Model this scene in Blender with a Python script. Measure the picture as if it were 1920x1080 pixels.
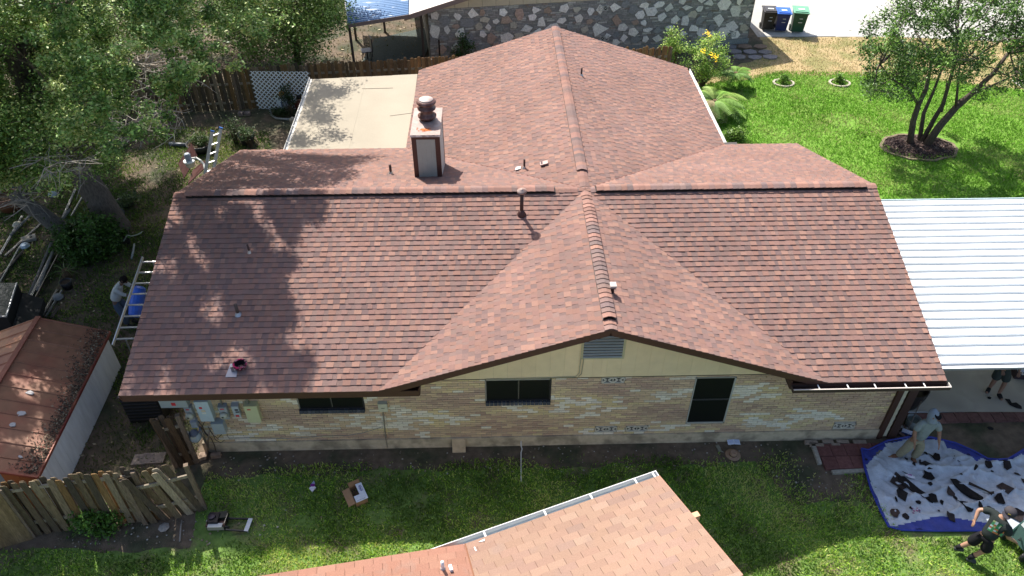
import bpy, math, random
import numpy as np
from mathutils import Vector, Matrix, Euler
R = math.radians
S = bpy.context.scene
COL = S.collection
for o in list(bpy.data.objects): bpy.data.objects.remove(o)

# ------------------------------------------------------------------ camera
CAM = (-0.6357, -15.8479, 14.2687); FPX = 1413.49; PITCH = 0.6955; YAW = 0.0266; ROLL = 0.0013
fw = Vector((math.sin(YAW)*math.cos(PITCH), math.cos(YAW)*math.cos(PITCH), -math.sin(PITCH)))
rt = Vector((math.cos(YAW), -math.sin(YAW), 0)); up = rt.cross(fw)
c_, s_ = math.cos(ROLL), math.sin(ROLL)
rt2 = c_*rt + s_*up; up2 = -s_*rt + c_*up
cd = bpy.data.cameras.new('camera'); co = bpy.data.objects.new('camera', cd); COL.objects.link(co)
m = Matrix((rt2, up2, -fw)).transposed().to_4x4(); m.translation = Vector(CAM); co.matrix_world = m
cd.sensor_width = 36; cd.lens = FPX/1920*36; cd.clip_start = 0.5; cd.clip_end = 400
S.camera = co
# ------------------------------------------------------------------ sky, sun, exposure
LDIR = Vector((0.29, -0.58, -0.76)).normalized()          # the way the sunlight travels
SUN_EL = math.asin(-LDIR.z); SUN_AZ = math.atan2(-LDIR.x, -LDIR.y)
w = bpy.data.worlds.new('World'); S.world = w; w.use_nodes = True
nt = w.node_tree; bg = nt.nodes['Background']
sky = nt.nodes.new('ShaderNodeTexSky'); sky.sky_type = 'NISHITA'; sky.sun_disc = False
sky.sun_elevation = SUN_EL; sky.sun_rotation = SUN_AZ; sky.air_density = 1.0; sky.dust_density = 2.6; sky.ozone_density = 1.0
nt.links.new(sky.outputs[0], bg.inputs[0]); bg.inputs[1].default_value = 0.12
sd = bpy.data.lights.new('sun', 'SUN'); sd.energy = 4.9; sd.angle = R(0.53); sd.color = (1, 0.955, 0.88)
so = bpy.data.objects.new('sun', sd); COL.objects.link(so); so.rotation_euler = LDIR.to_track_quat('-Z', 'Y').to_euler()
S.view_settings.view_transform = 'Standard'; S.view_settings.look = 'None'
S.view_settings.exposure = 0.88; S.view_settings.gamma = 1; S.view_settings.use_curve_mapping = False
S.render.engine = 'CYCLES'

# ------------------------------------------------------------------ helpers
def ray(u, v): return fw + rt2*((u-960)/FPX) + up2*((540-v)/FPX)
def gz(u, v, z=0.0):
    d = ray(u, v); t = (z-CAM[2])/d.z; return Vector(CAM)+d*t
def gy(u, v, y):
    d = ray(u, v); t = (y-CAM[1])/d.y; return Vector(CAM)+d*t
def gp(u, v, a, b, c):
    d = ray(u, v); t = (a+b*CAM[0]+c*CAM[1]-CAM[2])/(d.z-b*d.x-c*d.y); return Vector(CAM)+d*t
def prj(p):
    q = Vector(p)-Vector(CAM); w_ = q.dot(fw); return (960+FPX*q.dot(rt2)/w_, 540-FPX*q.dot(up2)/w_, w_)
def inpoly(x, y, poly):
    c = False; n = len(poly); j = n-1
    for i in range(n):
        xi, yi = poly[i]; xj, yj = poly[j]
        if (yi > y) != (yj > y) and x < (xj-xi)*(y-yi)/(yj-yi)+xi: c = not c
        j = i
    return c
def vnoise(x, y, s=0.0):
    return (math.sin(x*1.3+y*.7+s)+math.sin(x*.53-y*1.9+s*2.1)+math.sin(x*2.7+y*2.3+s*3.3)*.6+math.sin(-x*4.1+y*3.7+s)*.4)/3

MATS = {}
def mat(name, col=None, rough=.8, var=.12, scale=8, bump=0, bscale=60, metal=0, detail=4, col2=None, thr=(.45, .6), scale2=3, spec=.3, trans=0, stretch=None):
    if name in MATS: return MATS[name]
    M = bpy.data.materials.new(name); M.use_nodes = True; t = M.node_tree; N = t.nodes; L = t.links
    b = N['Principled BSDF']; b.inputs['Roughness'].default_value = rough; b.inputs['Metallic'].default_value = metal
    b.inputs['Specular IOR Level'].default_value = spec
    g = N.new('ShaderNodeNewGeometry'); pos = g.outputs['Position']
    if stretch:
        mp = N.new('ShaderNodeMapping'); mp.inputs['Scale'].default_value = stretch; L.new(pos, mp.inputs[0]); pos = mp.outputs[0]
    if col is None:
        a = N.new('ShaderNodeAttribute'); a.attribute_name = 'Col'; c = a.outputs['Color']
    else:
        a = N.new('ShaderNodeRGB'); a.outputs[0].default_value = (*col, 1); c = a.outputs[0]
    if col2:
        n2 = N.new('ShaderNodeTexNoise'); n2.inputs['Scale'].default_value = scale2; n2.inputs['Detail'].default_value = 6; L.new(pos, n2.inputs['Vector'])
        mr = N.new('ShaderNodeMapRange'); mr.inputs[1].default_value = thr[0]; mr.inputs[2].default_value = thr[1]; L.new(n2.outputs[0], mr.inputs[0])
        mx = N.new('ShaderNodeMix'); mx.data_type = 'RGBA'; L.new(mr.outputs[0], mx.inputs[0]); L.new(c, mx.inputs[6]); mx.inputs[7].default_value = (*col2, 1); c = mx.outputs[2]
    if var:
        n = N.new('ShaderNodeTexNoise'); n.inputs['Scale'].default_value = scale; n.inputs['Detail'].default_value = detail; L.new(pos, n.inputs['Vector'])
        mr = N.new('ShaderNodeMapRange'); mr.inputs[1].default_value = .25; mr.inputs[2].default_value = .75; mr.inputs[3].default_value = 1-var; mr.inputs[4].default_value = 1+var
        L.new(n.outputs[0], mr.inputs[0])
        vm = N.new('ShaderNodeVectorMath'); vm.operation = 'SCALE'; L.new(c, vm.inputs[0]); L.new(mr.outputs[0], vm.inputs['Scale']); c = vm.outputs[0]
    L.new(c, b.inputs['Base Color'])
    if bump:
        n = N.new('ShaderNodeTexNoise'); n.inputs['Scale'].default_value = bscale; n.inputs['Detail'].default_value = 3; L.new(pos, n.inputs['Vector'])
        bp = N.new('ShaderNodeBump'); bp.inputs['Strength'].default_value = bump; bp.inputs['Distance'].default_value = .02; L.new(n.outputs[0], bp.inputs['Height']); L.new(bp.outputs[0], b.inputs['Normal'])
    if trans:
        tr = N.new('ShaderNodeBsdfTranslucent'); L.new(c, tr.inputs[0]); ms = N.new('ShaderNodeMixShader'); ms.inputs[0].default_value = trans
        L.new(b.outputs[0], ms.inputs[1]); L.new(tr.outputs[0], ms.inputs[2]); L.new(ms.outputs[0], N['Material Output'].inputs[0])
    MATS[name] = M; return M

def link(name, me, parent=None, mt=None):
    o = bpy.data.objects.new(name, me); COL.objects.link(o)
    if parent is not None:
        o.parent = parent; o.matrix_parent_inverse = Matrix.Translation(-PLOC.get(parent, Vector((0, 0, 0))))
    return o
PLOC = {}
def tag(o, label=None, cat=None, group=None, kind=None):
    if label: o['label'] = label
    if cat: o['category'] = cat
    if group: o['group'] = group
    if kind: o['kind'] = kind
    return o
def thing(name, loc, label, cat, group=None):
    o = bpy.data.objects.new(name, None); COL.objects.link(o); o.location = loc; o.empty_display_size = .1
    PLOC[o] = Vector(loc); tag(o, label, cat, group); return o
def local(name, label, cat, group=None):          # a thing built round its own origin, moved afterwards
    o = bpy.data.objects.new(name, None); COL.objects.link(o); tag(o, label, cat, group); return o
def copy_tree(o, parent=None):
    c = o.copy(); COL.objects.link(c)
    if parent is not None: c.parent = parent
    for ch in [k for k in o.children]: copy_tree(ch, c)
    return c
def rgb(c, j=.0, rnd=random):
    k = 1+rnd.uniform(-j, j); return (max(0, c[0]*k*(1+rnd.uniform(-j, j)*.25)), max(0, c[1]*k), max(0, c[2]*k*(1+rnd.uniform(-j, j)*.25)))

class MB:
    def __init__(s): s.v = []; s.f = []; s.c = []
    def add(s, vs, fs, col=(1, 1, 1)):
        n = len(s.v); s.v += [tuple(p) for p in vs]; s.f += [tuple(i+n for i in f) for f in fs]; s.c += [col]*len(fs); return s
    def box(s, c, d, rot=None, col=(1, 1, 1)):
        x, y, z = d[0]/2, d[1]/2, d[2]/2
        P = [Vector(p) for p in ((-x, -y, -z), (x, -y, -z), (x, y, -z), (-x, y, -z), (-x, -y, z), (x, -y, z), (x, y, z), (-x, y, z))]
        if rot is not None:
            if isinstance(rot, (int, float)): rot = Matrix.Rotation(rot, 3, 'Z')
            P = [rot@p for p in P]
        c = Vector(c)
        return s.add([p+c for p in P], [(0, 3, 2, 1), (4, 5, 6, 7), (0, 1, 5, 4), (1, 2, 6, 5), (2, 3, 7, 6), (3, 0, 4, 7)], col)
    def bb(s, a, b, col=(1, 1, 1)):
        a = Vector(a); b = Vector(b); return s.box((a+b)/2, (abs(b.x-a.x), abs(b.y-a.y), abs(b.z-a.z)), None, col)
    def beam(s, a, b, w_, h, col=(1, 1, 1), upv=(0, 0, 1)):
        a = Vector(a); b = Vector(b); d = (b-a); l = d.length; d.normalize(); u = Vector(upv)
        sd_ = d.cross(u)
        if sd_.length < 1e-4: sd_ = d.cross(Vector((0, 1, 0)))
        sd_.normalize(); n = sd_.cross(d); m3 = Matrix((sd_, d, n)).transposed()
        return s.box((a+b)/2, (w_, l, h), m3, col)
    def prism(s, poly, off, col=(1, 1, 1)):
        n = len(poly); off = Vector(off); P = [Vector(p) for p in poly]; Q = [p+off for p in P]
        fs = [tuple(range(n))[::-1], tuple(range(n, 2*n))]+[(i, (i+1) % n, n+(i+1) % n, n+i) for i in range(n)]
        return s.add(P+Q, fs, col)
    def tube(s, pts, r, n=8, col=(1, 1, 1), cap=True):
        pts = [Vector(p) for p in pts]; m_ = len(pts)
        if not isinstance(r, (list, tuple)): r = [r]*m_
        base = len(s.v); pu = None
        for i, p in enumerate(pts):
            d = (pts[min(i+1, m_-1)]-pts[max(i-1, 0)])
            if d.length < 1e-6: d = Vector((0, 0, 1))
            d.normalize()
            if pu is None:
                pu = d.orthogonal().normalized()
            pu = (pu-d*pu.dot(d));
            if pu.length < 1e-4: pu = d.orthogonal()
            pu.normalize(); q = d.cross(pu)
            for k in range(n):
                a = 2*math.pi*k/n; s.v.append(tuple(p+(pu*math.cos(a)+q*math.sin(a))*r[i]))
        for i in range(m_-1):
            for k in range(n):
                k2 = (k+1) % n; s.f.append((base+i*n+k, base+i*n+k2, base+(i+1)*n+k2, base+(i+1)*n+k)); s.c.append(col)
        if cap:
            s.f.append(tuple(base+k for k in range(n))[::-1]); s.c.append(col)
            s.f.append(tuple(base+(m_-1)*n+k for k in range(n))); s.c.append(col)
        return s
    def lathe(s, prof, c=(0, 0, 0), n=16, col=(1, 1, 1), axis=None):
        c = Vector(c); base = len(s.v); rm = Vector((0, 0, 1)).rotation_difference(Vector(axis)).to_matrix() if axis is not None else Matrix.Identity(3)
        for (r, z) in prof:
            for k in range(n):
                a = 2*math.pi*k/n; s.v.append(tuple(c+rm@Vector((r*math.cos(a), r*math.sin(a), z))))
        for i in range(len(prof)-1):
            for k in range(n):
                k2 = (k+1) % n; s.f.append((base+i*n+k, base+i*n+k2, base+(i+1)*n+k2, base+(i+1)*n+k)); s.c.append(col)
        s.f.append(tuple(base+k for k in range(n))[::-1]); s.c.append(col)
        s.f.append(tuple(base+(len(prof)-1)*n+k for k in range(n))); s.c.append(col)
        return s
    def mesh(s, name, mt, smooth=False):
        me = bpy.data.meshes.new(name); me.from_pydata(s.v, [], s.f)
        at = me.color_attributes.new('Col', 'FLOAT_COLOR', 'CORNER')
        lt = np.array([len(f) for f in s.f]); cc = np.array([(*c, 1.0) for c in s.c], dtype=np.float32)
        if len(cc): at.data.foreach_set('color', np.repeat(cc, lt, axis=0).ravel())
        if smooth: me.polygons.foreach_set('use_smooth', [True]*len(me.polygons))
        if mt: me.materials.append(mt)
        me.update(); return me
    def build(s, name, mt, parent=None, smooth=False):
        return link(name, s.mesh(name, mt, smooth), parent)

def np_mesh(name, verts, nper, cols, mt):
    """verts (n*nper,3); each consecutive nper vertices one face; cols (n,3)"""
    n = len(verts)//nper; me = bpy.data.meshes.new(name)
    me.vertices.add(n*nper); me.vertices.foreach_set('co', np.asarray(verts, dtype=np.float32).ravel())
    me.loops.add(n*nper); me.loops.foreach_set('vertex_index', np.arange(n*nper, dtype=np.int32))
    me.polygons.add(n); me.polygons.foreach_set('loop_start', np.arange(0, n*nper, nper, dtype=np.int32))
    try: me.polygons.foreach_set('loop_total', np.full(n, nper, dtype=np.int32))
    except Exception: pass
    me.update(calc_edges=True); me.validate()
    at = me.color_attributes.new('Col', 'FLOAT_COLOR', 'CORNER')
    cc = np.ones((n, 4), dtype=np.float32); cc[:, :3] = cols; at.data.foreach_set('color', np.repeat(cc, nper, axis=0).ravel())
    me.materials.append(mt); return me

# ------------------------------------------------------------------ materials
M_SH = mat('shingle', None, .95, .22, 260, bump=.35, bscale=350, spec=.1)
M_BRICK = mat('brick_face', None, .9, .16, 45, bump=.4, bscale=120, spec=.15)
M_PAINT = mat('painted', None, .55, .05, 6, spec=.35)
M_MATTE = mat('matte', None, .85, .1, 20, spec=.2)
M_ROUGH = mat('rough_surface', None, .95, .25, 14, bump=.5, bscale=90, spec=.1)
M_METAL = mat('metal_plain', None, .4, .06, 12, metal=.7)
M_PLASTIC = mat('plastic', None, .45, .05, 10, spec=.4)
M_WOOD = mat('weathered_wood', None, .9, .38, 10, bump=.6, bscale=40, spec=.1, stretch=(5, 5, .7))
M_WOODH = mat('board_wood', None, .85, .2, 8, bump=.3, bscale=60, spec=.15)
M_BARK = mat('bark', None, .95, .35, 9, bump=1, bscale=25, spec=.05, stretch=(3, 3, .8))
M_LEAF = mat('leaf', None, .5, .1, 5, spec=.35, trans=.22)
M_GRASS = mat('grass_blade', None, .7, .12, 3, spec=.15, trans=.4)
M_CLOTH = mat('cloth', None, .9, .1, 30, bump=.3, bscale=70, spec=.1)
M_SKIN = mat('skin', None, .55, .05, 20, spec=.3)
M_GLASS = mat('dark_screen', (.008, .009, .01), .35, .1, 30, spec=.3)
# ================================================================== GROUND
random.seed(3); rng = np.random.default_rng(5)
M_DIRT = mat('soil', (.135, .10, .07), .95, .3, 6, bump=.8, bscale=30, col2=(.06, .062, .035), scale2=.9, detail=8)
M_TURF = mat('turf_soil', (.12, .20, .045), .95, .3, 5, bump=.8, bscale=40, col2=(.15, .13, .07), scale2=1.6, thr=(.5, .66), detail=8)
M_TURFY = mat('yard_turf', (.14, .27, .035), .95, .2, 4, bump=.8, bscale=30, col2=(.20, .18, .07), scale2=.45, thr=(.6, .75), detail=8)
M_DRY = mat('dry_turf', (.36, .27, .14), .95, .18, 6, bump=.7, bscale=30, col2=(.22, .20, .08), scale2=.8, detail=8)
M_CONC = mat('concrete', (.40, .385, .355), .85, .08, 3, bump=.2, bscale=60, col2=(.34, .325, .30), scale2=.7, thr=(.4, .8))
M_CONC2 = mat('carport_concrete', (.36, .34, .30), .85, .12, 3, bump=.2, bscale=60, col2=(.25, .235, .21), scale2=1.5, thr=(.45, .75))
def sheet(name, pts, z, mt, kind='structure', parent=None, jag=0.):
    if jag:
        q = []; rj = random.Random(len(pts))
        for i in range(len(pts)):
            a, b = Vector((*pts[i], 0)), Vector((*pts[(i+1) % len(pts)], 0)); n = max(1, int((b-a).length/.16))
            if (b-a).length > 60: n = 1
            for k in range(n):
                p = a.lerp(b, k/n); q.append((p.x+rj.gauss(0, jag*.5)+jag*math.sin(p.x*3.1+p.y*2), p.y+rj.gauss(0, jag*.4)+jag*math.sin(p.x*2.3-p.y*1.7)+jag*.6*math.sin(p.x*7.1)))
        pts = q
    mb = MB(); mb.add([(p[0], p[1], z) for p in pts], [tuple(range(len(pts)))], (1, 1, 1)); o = mb.build(name, mt, parent)
    if kind: o['kind'] = kind
    return o
sheet('ground', [(-150, -90), (170, -90), (170, 220), (-150, 220)], -.012, M_DIRT)
sheet('front_lawn', [(-12, -7.0), (-7.2, -7.1), (-7.3, -5.35), (-3, -5.2), (5.3, -5.2), (5.8, -6.3), (7.3, -6.3), (8, -7.0), (14, -7.0), (14, -12), (-12, -12)], -.006, M_TURF, jag=.05)
sheet('yard_lawn', [(8.9, 2.2), (30, 2.2), (30, 11.5), (22.5, 14.0), (17, 15.6), (12, 15.9), (7.3, 14.5), (6.7, 4)], -.006, M_TURFY, jag=.08)
sheet('dry_lawn', [(7.4, 14.5), (12, 15.9), (17, 15.6), (22.5, 14.0), (30, 11.5), (30, 17), (24.8, 19.2), (19, 20.1), (12.5, 20.2), (12.2, 18)], -.004, M_DRY, jag=.06)
sheet('driveway', [(12.4, 20.2), (19, 20.1), (22.0, 19.7), (40, 17.5), (60, 60), (12, 60)], .0, M_CONC)
mb = MB(); mb.box((14.4, 20.45, .012), (3.7, .45, .03), R(-2), (.50, .48, .44)); o = mb.build('driveway_strip', mat('pale_concrete', None, .85, .06, 5), None); o['kind'] = 'structure'
sheet('sidewalk', [(22.2, 15.0), (22.3, 14.1), (30, 11.8), (30, 14.6)], .004, M_CONC)
# walkway around carport
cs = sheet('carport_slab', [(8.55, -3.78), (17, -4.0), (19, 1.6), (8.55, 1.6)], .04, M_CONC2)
mb = MB(); mb.bb((8.55, -3.8, -.01), (17, -3.77, .038)); o = mb.build('slab_edge', M_MATTE); o['kind'] = 'structure'

def grass(name, region, dens, hmin, hmax, wid, cols, maskf=None, label=None):
    xs = [p[0] for p in region]; ys = [p[1] for p in region]; x0, x1, y0, y1 = min(xs), max(xs), min(ys), max(ys)
    n = int((x1-x0)*(y1-y0)*dens); X = rng.uniform(x0, x1, n); Y = rng.uniform(y0, y1, n)
    # polygon test vectorised
    inside = np.zeros(n, bool); j = len(region)-1
    for i in range(len(region)):
        xi, yi = region[i]; xj, yj = region[j]
        if yi != yj:
            c = ((yi > Y) != (yj > Y)) & (X < (xj-xi)*(Y-yi)/(yj-yi)+xi); inside ^= c
        j = i
    if maskf is not None: inside &= rng.uniform(0, 1, n) < maskf(X, Y)
    X = X[inside]; Y = Y[inside]; n = len(X)
    a = rng.uniform(0, 2*np.pi, n); h = rng.uniform(hmin, hmax, n); lean = rng.uniform(.3, 1.3, n)*h; b = rng.uniform(0, 2*np.pi, n)
    wd = wid*rng.uniform(.6, 1.3, n)
    dx, dy = np.cos(a)*wd/2, np.sin(a)*wd/2
    V = np.zeros((n, 4, 3), dtype=np.float32)
    V[:, 0] = np.stack([X-dx, Y-dy, np.full(n, -.005)], 1); V[:, 1] = np.stack([X+dx, Y+dy, np.full(n, -.005)], 1)
    V[:, 2] = np.stack([X+dx*.6+np.cos(b)*lean*.55, Y+dy*.6+np.sin(b)*lean*.55, h*.75], 1)
    V[:, 3] = np.stack([X-dx*.2+np.cos(b)*lean, Y-dy*.2+np.sin(b)*lean, h], 1)
    cols = np.array(cols); nz = (np.sin(X*1.1+Y*.8)+np.sin(X*.4-Y*1.7+2)+np.sin(X*2.9+Y*2.1))/6+.5
    k = np.clip((nz+rng.normal(0, .28, n))*len(cols), 0, len(cols)-1).astype(int)
    C = cols[k]*rng.uniform(.75, 1.25, (n, 1))
    me = np_mesh(name, V.reshape(-1, 3), 4, C, M_GRASS); o = link(name, me); o['kind'] = 'stuff'
    if label: o['label'] = label; o['category'] = 'grass'
    return o
def fn(X, Y, s=0): return (np.sin(X*1.3+Y*.9+s)+np.sin(X*.6-Y*2.1+2*s)+np.sin(X*3.1+Y*1.7)+np.sin(X*5.3-Y*4.1+s))/8+.5
def front_mask(X, Y):
    m_ = .35+.9*fn(X, Y, 1)
    edge = np.clip((-4.84-.15*np.sin(X*1.7)-.25*fn(X, Y, 4)-Y)/.35, .04, 1)            # bare strip along the slab
    m_ = m_*edge
    d = np.hypot((X-6.6)/1.0, (Y+5.6)/.7); m_ = m_*np.clip(d-.35, .03, 1)
    d = np.hypot((X+7.8)/2.6, (Y+6.75)/.55); m_ = m_*np.clip((d-.6)*1.5, .04, 1)
    for (a_, b_) in ((-3.3, -6.4), (-4.9, -6.5), (1.1, -6.2), (-6.2, -5.4), (-2.4, -6.0)):
        d = np.hypot(X-a_, (Y-b_)*1.4); m_ = m_*np.clip(d/.45, .25, 1)
    return m_
FG = [(-12, -7.0), (-7.2, -7.05), (-7.3, -5.0), (6.2, -4.85), (6.65, -5.5), (7.7, -5.5), (7.9, -7.2), (14, -7.3), (14, -10.5), (-12, -10.5)]
grass('grass', FG, 2100, .025, .065, .02, [(.09, .16, .03), (.13, .24, .035), (.18, .34, .045), (.36, .58, .07), (.54, .68, .14), (.62, .62, .22)], front_mask, 'thick green grass of the front lawn below the brick wall')
def yard_mask(X, Y):
    m_ = .65+.5*fn(X*.6, Y*.6, 3)
    d = np.hypot((X-15.75)/1.45, (Y-9.55)/.95); m_ = m_*(d > 1.0)
    d = np.hypot((X-13.5)/.9, (Y-11.3)/.8); m_ = m_*np.clip(d-.2, .15, 1)
    return m_
YG = [(8.9, 2.2), (28, 2.2), (28, 12.3), (22.4, 13.9), (17, 15.9), (12.3, 16.2), (7.3, 14.5), (6.9, 4)]
grass('grass', YG, 520, .04, .10, .032, [(.13, .27, .03), (.15, .33, .032), (.175, .38, .036), (.20, .41, .045), (.25, .43, .07), (.34, .41, .13)], yard_mask, 'bright green grass of the sunny side yard round the multi stemmed tree')
DG = [(7.4, 14.5), (12, 15.6), (17, 15.3), (22.4, 13.8), (27, 12.4), (27, 17.6), (24.8, 19.1), (19, 20.0), (12.8, 20.0), (12.3, 18)]
grass('grass', DG, 260, .03, .07, .03, [(.50, .40, .22), (.56, .46, .26), (.44, .37, .18), (.32, .33, .12)], lambda X, Y: .5+.5*fn(X, Y, 7), 'dry straw coloured grass along the pale driveway')
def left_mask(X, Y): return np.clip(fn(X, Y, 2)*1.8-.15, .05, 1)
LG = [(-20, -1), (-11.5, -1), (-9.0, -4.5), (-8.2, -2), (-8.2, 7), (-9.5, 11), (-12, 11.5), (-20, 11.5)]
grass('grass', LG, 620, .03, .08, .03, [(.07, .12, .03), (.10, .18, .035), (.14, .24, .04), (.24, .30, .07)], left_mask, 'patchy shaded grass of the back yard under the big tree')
BG = [(-11, -6.0), (-7.9, -6.1), (-7.6, -4.7), (-8.6, -2), (-10.2, -2)]
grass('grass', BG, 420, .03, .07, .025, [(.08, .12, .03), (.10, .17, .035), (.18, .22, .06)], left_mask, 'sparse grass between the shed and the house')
FARG = [(-20, 13.2), (-3.9, 13.8), (-4, 24), (-20, 30)]
grass('grass', FARG, 30, .04, .12, .05, [(.2, .17, .09), (.12, .13, .05), (.3, .25, .14)], left_mask, 'dry leaf strewn ground cover behind the back fence')
for (u, v, rx, ry) in ((1580, 226, 1.5, .8), (1500, 185, 1.2, .35), (1640, 250, .9, .5), (1660, 345, .8, .3), (1790, 195, .9, .3)):
    c = gz(u, v); EL = [(c.x+rx*math.cos(k*.628), c.y+ry*math.sin(k*.628)) for k in range(10)]
    grass('grass', EL, 330, .04, .09, .03, [(.34, .36, .14), (.42, .40, .19), (.30, .38, .10)], lambda X, Y, c=c, rx=rx, ry=ry: np.clip(1.1-np.hypot((X-c.x)/rx, (Y-c.y)/ry), 0, 1)*fn(X*1.5, Y*1.5, 2)*1.6, 'straw tinted worn patch in the side yard lawn')
# litter: little pale stones and leaves on the bare strips
mb = MB()
for i in range(420):
    if i < 200: x, y = random.uniform(-7.3, 6.5), random.uniform(-5.35, -4.6)
    elif i < 300: x, y = random.uniform(-10, -6.6), random.uniform(-7.0, -6.4)
    elif i < 360: x, y = random.uniform(-7.8, -3), random.uniform(-6.8, -5)
    else: x, y = random.uniform(5.6, 7.3), random.uniform(-6, -5.2)
    r = random.uniform(.008, .03); c = random.choice([(.3, .28, .25), (.42, .4, .36), (.2, .16, .12), (.25, .2, .14)])
    mb.lathe([(r*.6, 0), (r, r*.4), (r*.5, r*.8)], (x, y, 0), 5, c)
o = mb.build('pebbles', M_ROUGH); tag(o, 'small pale stones and bits of litter on the bare soil strips', 'pebbles', kind='stuff')
mb = MB()
for i in range(1500):
    x, y = random.uniform(-20, -8.4), random.uniform(-5, 13)
    if i % 3 == 0: x, y = random.uniform(-20, -3.5), random.uniform(13.6, 26)
    a = random.uniform(0, 6.3); r = random.uniform(.02, .06)*(2 if i % 3 == 0 else 1); c = random.choice([(.3, .24, .14), (.42, .36, .24), (.2, .15, .09), (.36, .3, .2)])
    z = .01+random.random()*.02
    mb.add([(x+r*math.cos(a+k*1.57)*(1 if k % 2 else .5), y+r*math.sin(a+k*1.57)*(1 if k % 2 else .5), z+.01*(k == 1)) for k in range(4)], [(0, 1, 2, 3)], c)
o = mb.build('leaf_litter', M_MATTE); tag(o, 'fallen dry leaves scattered under the trees', 'leaves', kind='stuff')

# ================================================================== SHINGLE MACHINERY
def clip(poly, reg):
    """Sutherland-Hodgman, reg convex counter-clockwise"""
    out = poly
    for i in range(len(reg)):
        a = reg[i]; b = reg[(i+1) % len(reg)]; ex, ey = b[0]-a[0], b[1]-a[1]; inp = out; out = []
        if not inp: return []
        def sd2(p): return ex*(p[1]-a[1])-ey*(p[0]-a[0])
        for k in range(len(inp)):
            p = inp[k]; q = inp[(k+1) % len(inp)]; sp, sq = sd2(p), sd2(q)
            if sp >= 0: out.append(p)
            if (sp >= 0) != (sq >= 0):
                t = sp/(sp-sq); out.append((p[0]+(q[0]-p[0])*t, p[1]+(q[1]-p[1])*t))
    return out
def area(p): return abs(sum(p[i][0]*p[(i+1) % len(p)][1]-p[(i+1) % len(p)][0]*p[i][1] for i in range(len(p))))/2
def ccw(p):
    a = sum(p[i][0]*p[(i+1) % len(p)][1]-p[(i+1) % len(p)][0]*p[i][1] for i in range(len(p)))
    return p if a > 0 else p[::-1]
PAL_HI = [((0.244, 0.140, 0.112), 6), ((0.274, 0.160, 0.126), 4), ((0.223, 0.132, 0.112), 5), ((0.205, 0.130, 0.114), 3)]
PAL_LO = [((0.191, 0.128, 0.113), 5), ((0.211, 0.138, 0.119), 4), ((0.168, 0.113, 0.104), 3), ((0.235, 0.140, 0.117), 4)]
def pick(pal, rnd): return rnd.choices([p[0] for p in pal], [p[1] for p in pal])[0]
def shingles(O, U, Vv, regs, seed, expo=.143, lam=True, pal=None, twid=.305, jit=.055, rowoff=0):
    """returns list of (poly3d top, poly3d base, colour)"""
    rnd = random.Random(seed); O = Vector(O); U = Vector(U).normalized(); Vv = Vector(Vv).normalized(); N = U.cross(Vv)
    if N.z < 0: N = -N
    out = []
    for reg in regs:
        reg = ccw(reg); u0 = min(p[0] for p in reg); u1 = max(p[0] for p in reg); v0 = min(p[1] for p in reg); v1 = max(p[1] for p in reg)
        r0 = int(math.floor(v0/expo)); r1 = int(math.ceil(v1/expo))
        for r in range(r0, r1):
            rr = random.Random(seed*1000+r); u = u0-rr.uniform(0, .3) if lam else u0-(.5*twid if r % 2 else 0)-rr.uniform(0, .02); k = rr.randint(0, 1)
            while u < u1:
                if lam: wdt = rr.uniform(.085, .17) if k else rr.uniform(.08, .16)
                else: wdt = twid
                hi = (k == 1) if lam else True
                base = pick(PAL_HI if hi else PAL_LO, rr) if lam else pick(pal, rr)
                drift = 1+.10*vnoise(u*.9, r*.21, seed)
                c = rgb(tuple(x*drift for x in base), jit, rr)
                h0 = (.021 if hi else .014) if lam else .006
                if lam: h0 *= rr.uniform(.85, 1.2)
                wav = .004*math.sin(u*2.1+r*1.7)+(rr.uniform(-.004, .004) if lam else 0)
                g = 0 if lam else .006
                va = r*expo+wav; vb = (r+1)*expo+.004+wav
                poly = clip([(u+g, va), (u+wdt, va), (u+wdt, vb), (u+g, vb)], reg)
                if len(poly) >= 3 and area(poly) > .0006:
                    top = []; bot = []
                    for (pu_, pv_) in poly:
                        f = max(0, min(1, (pv_-va)/(vb-va))); hh = h0*(1-f)+.0015*f
                        P = O+U*pu_+Vv*pv_; top.append(P+N*(hh+.004)); bot.append(P-N*.004)
                    out.append((top, bot, c))
                u += wdt; k = 1-k
    return out
def piece(mb, pc):
    top, bot, c = pc; n = len(top)
    mb.add(top+bot, [tuple(range(n))]+[(i, i+n, (i+1) % n+n, (i+1) % n) for i in range(n)], c)
def emit(pieces, name, mt, parent, rest_name, keep=300, inframe=True):
    def key(p):
        c = sum(p[0], Vector((0, 0, 0)))/len(p[0]); u, v, w_ = prj(c)
        a = 0
        q = [prj(x) for x in p[0]]; a = abs(sum(q[i][0]*q[(i+1) % len(q)][1]-q[(i+1) % len(q)][0]*q[i][1] for i in range(len(q))))/2
        if not (-5 < u < 1925 and -5 < v < 1085): a *= .001
        return -a
    pieces = sorted(pieces, key=key); mb = MB()
    for i, p in enumerate(pieces):
        if i < keep:
            m1 = MB(); piece(m1, p); m1.build(name, mt, parent)
        else: piece(mb, p)
    if mb.v:
        o = mb.build(rest_name, mt, parent); o['kind'] = 'stuff'
        return o
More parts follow.
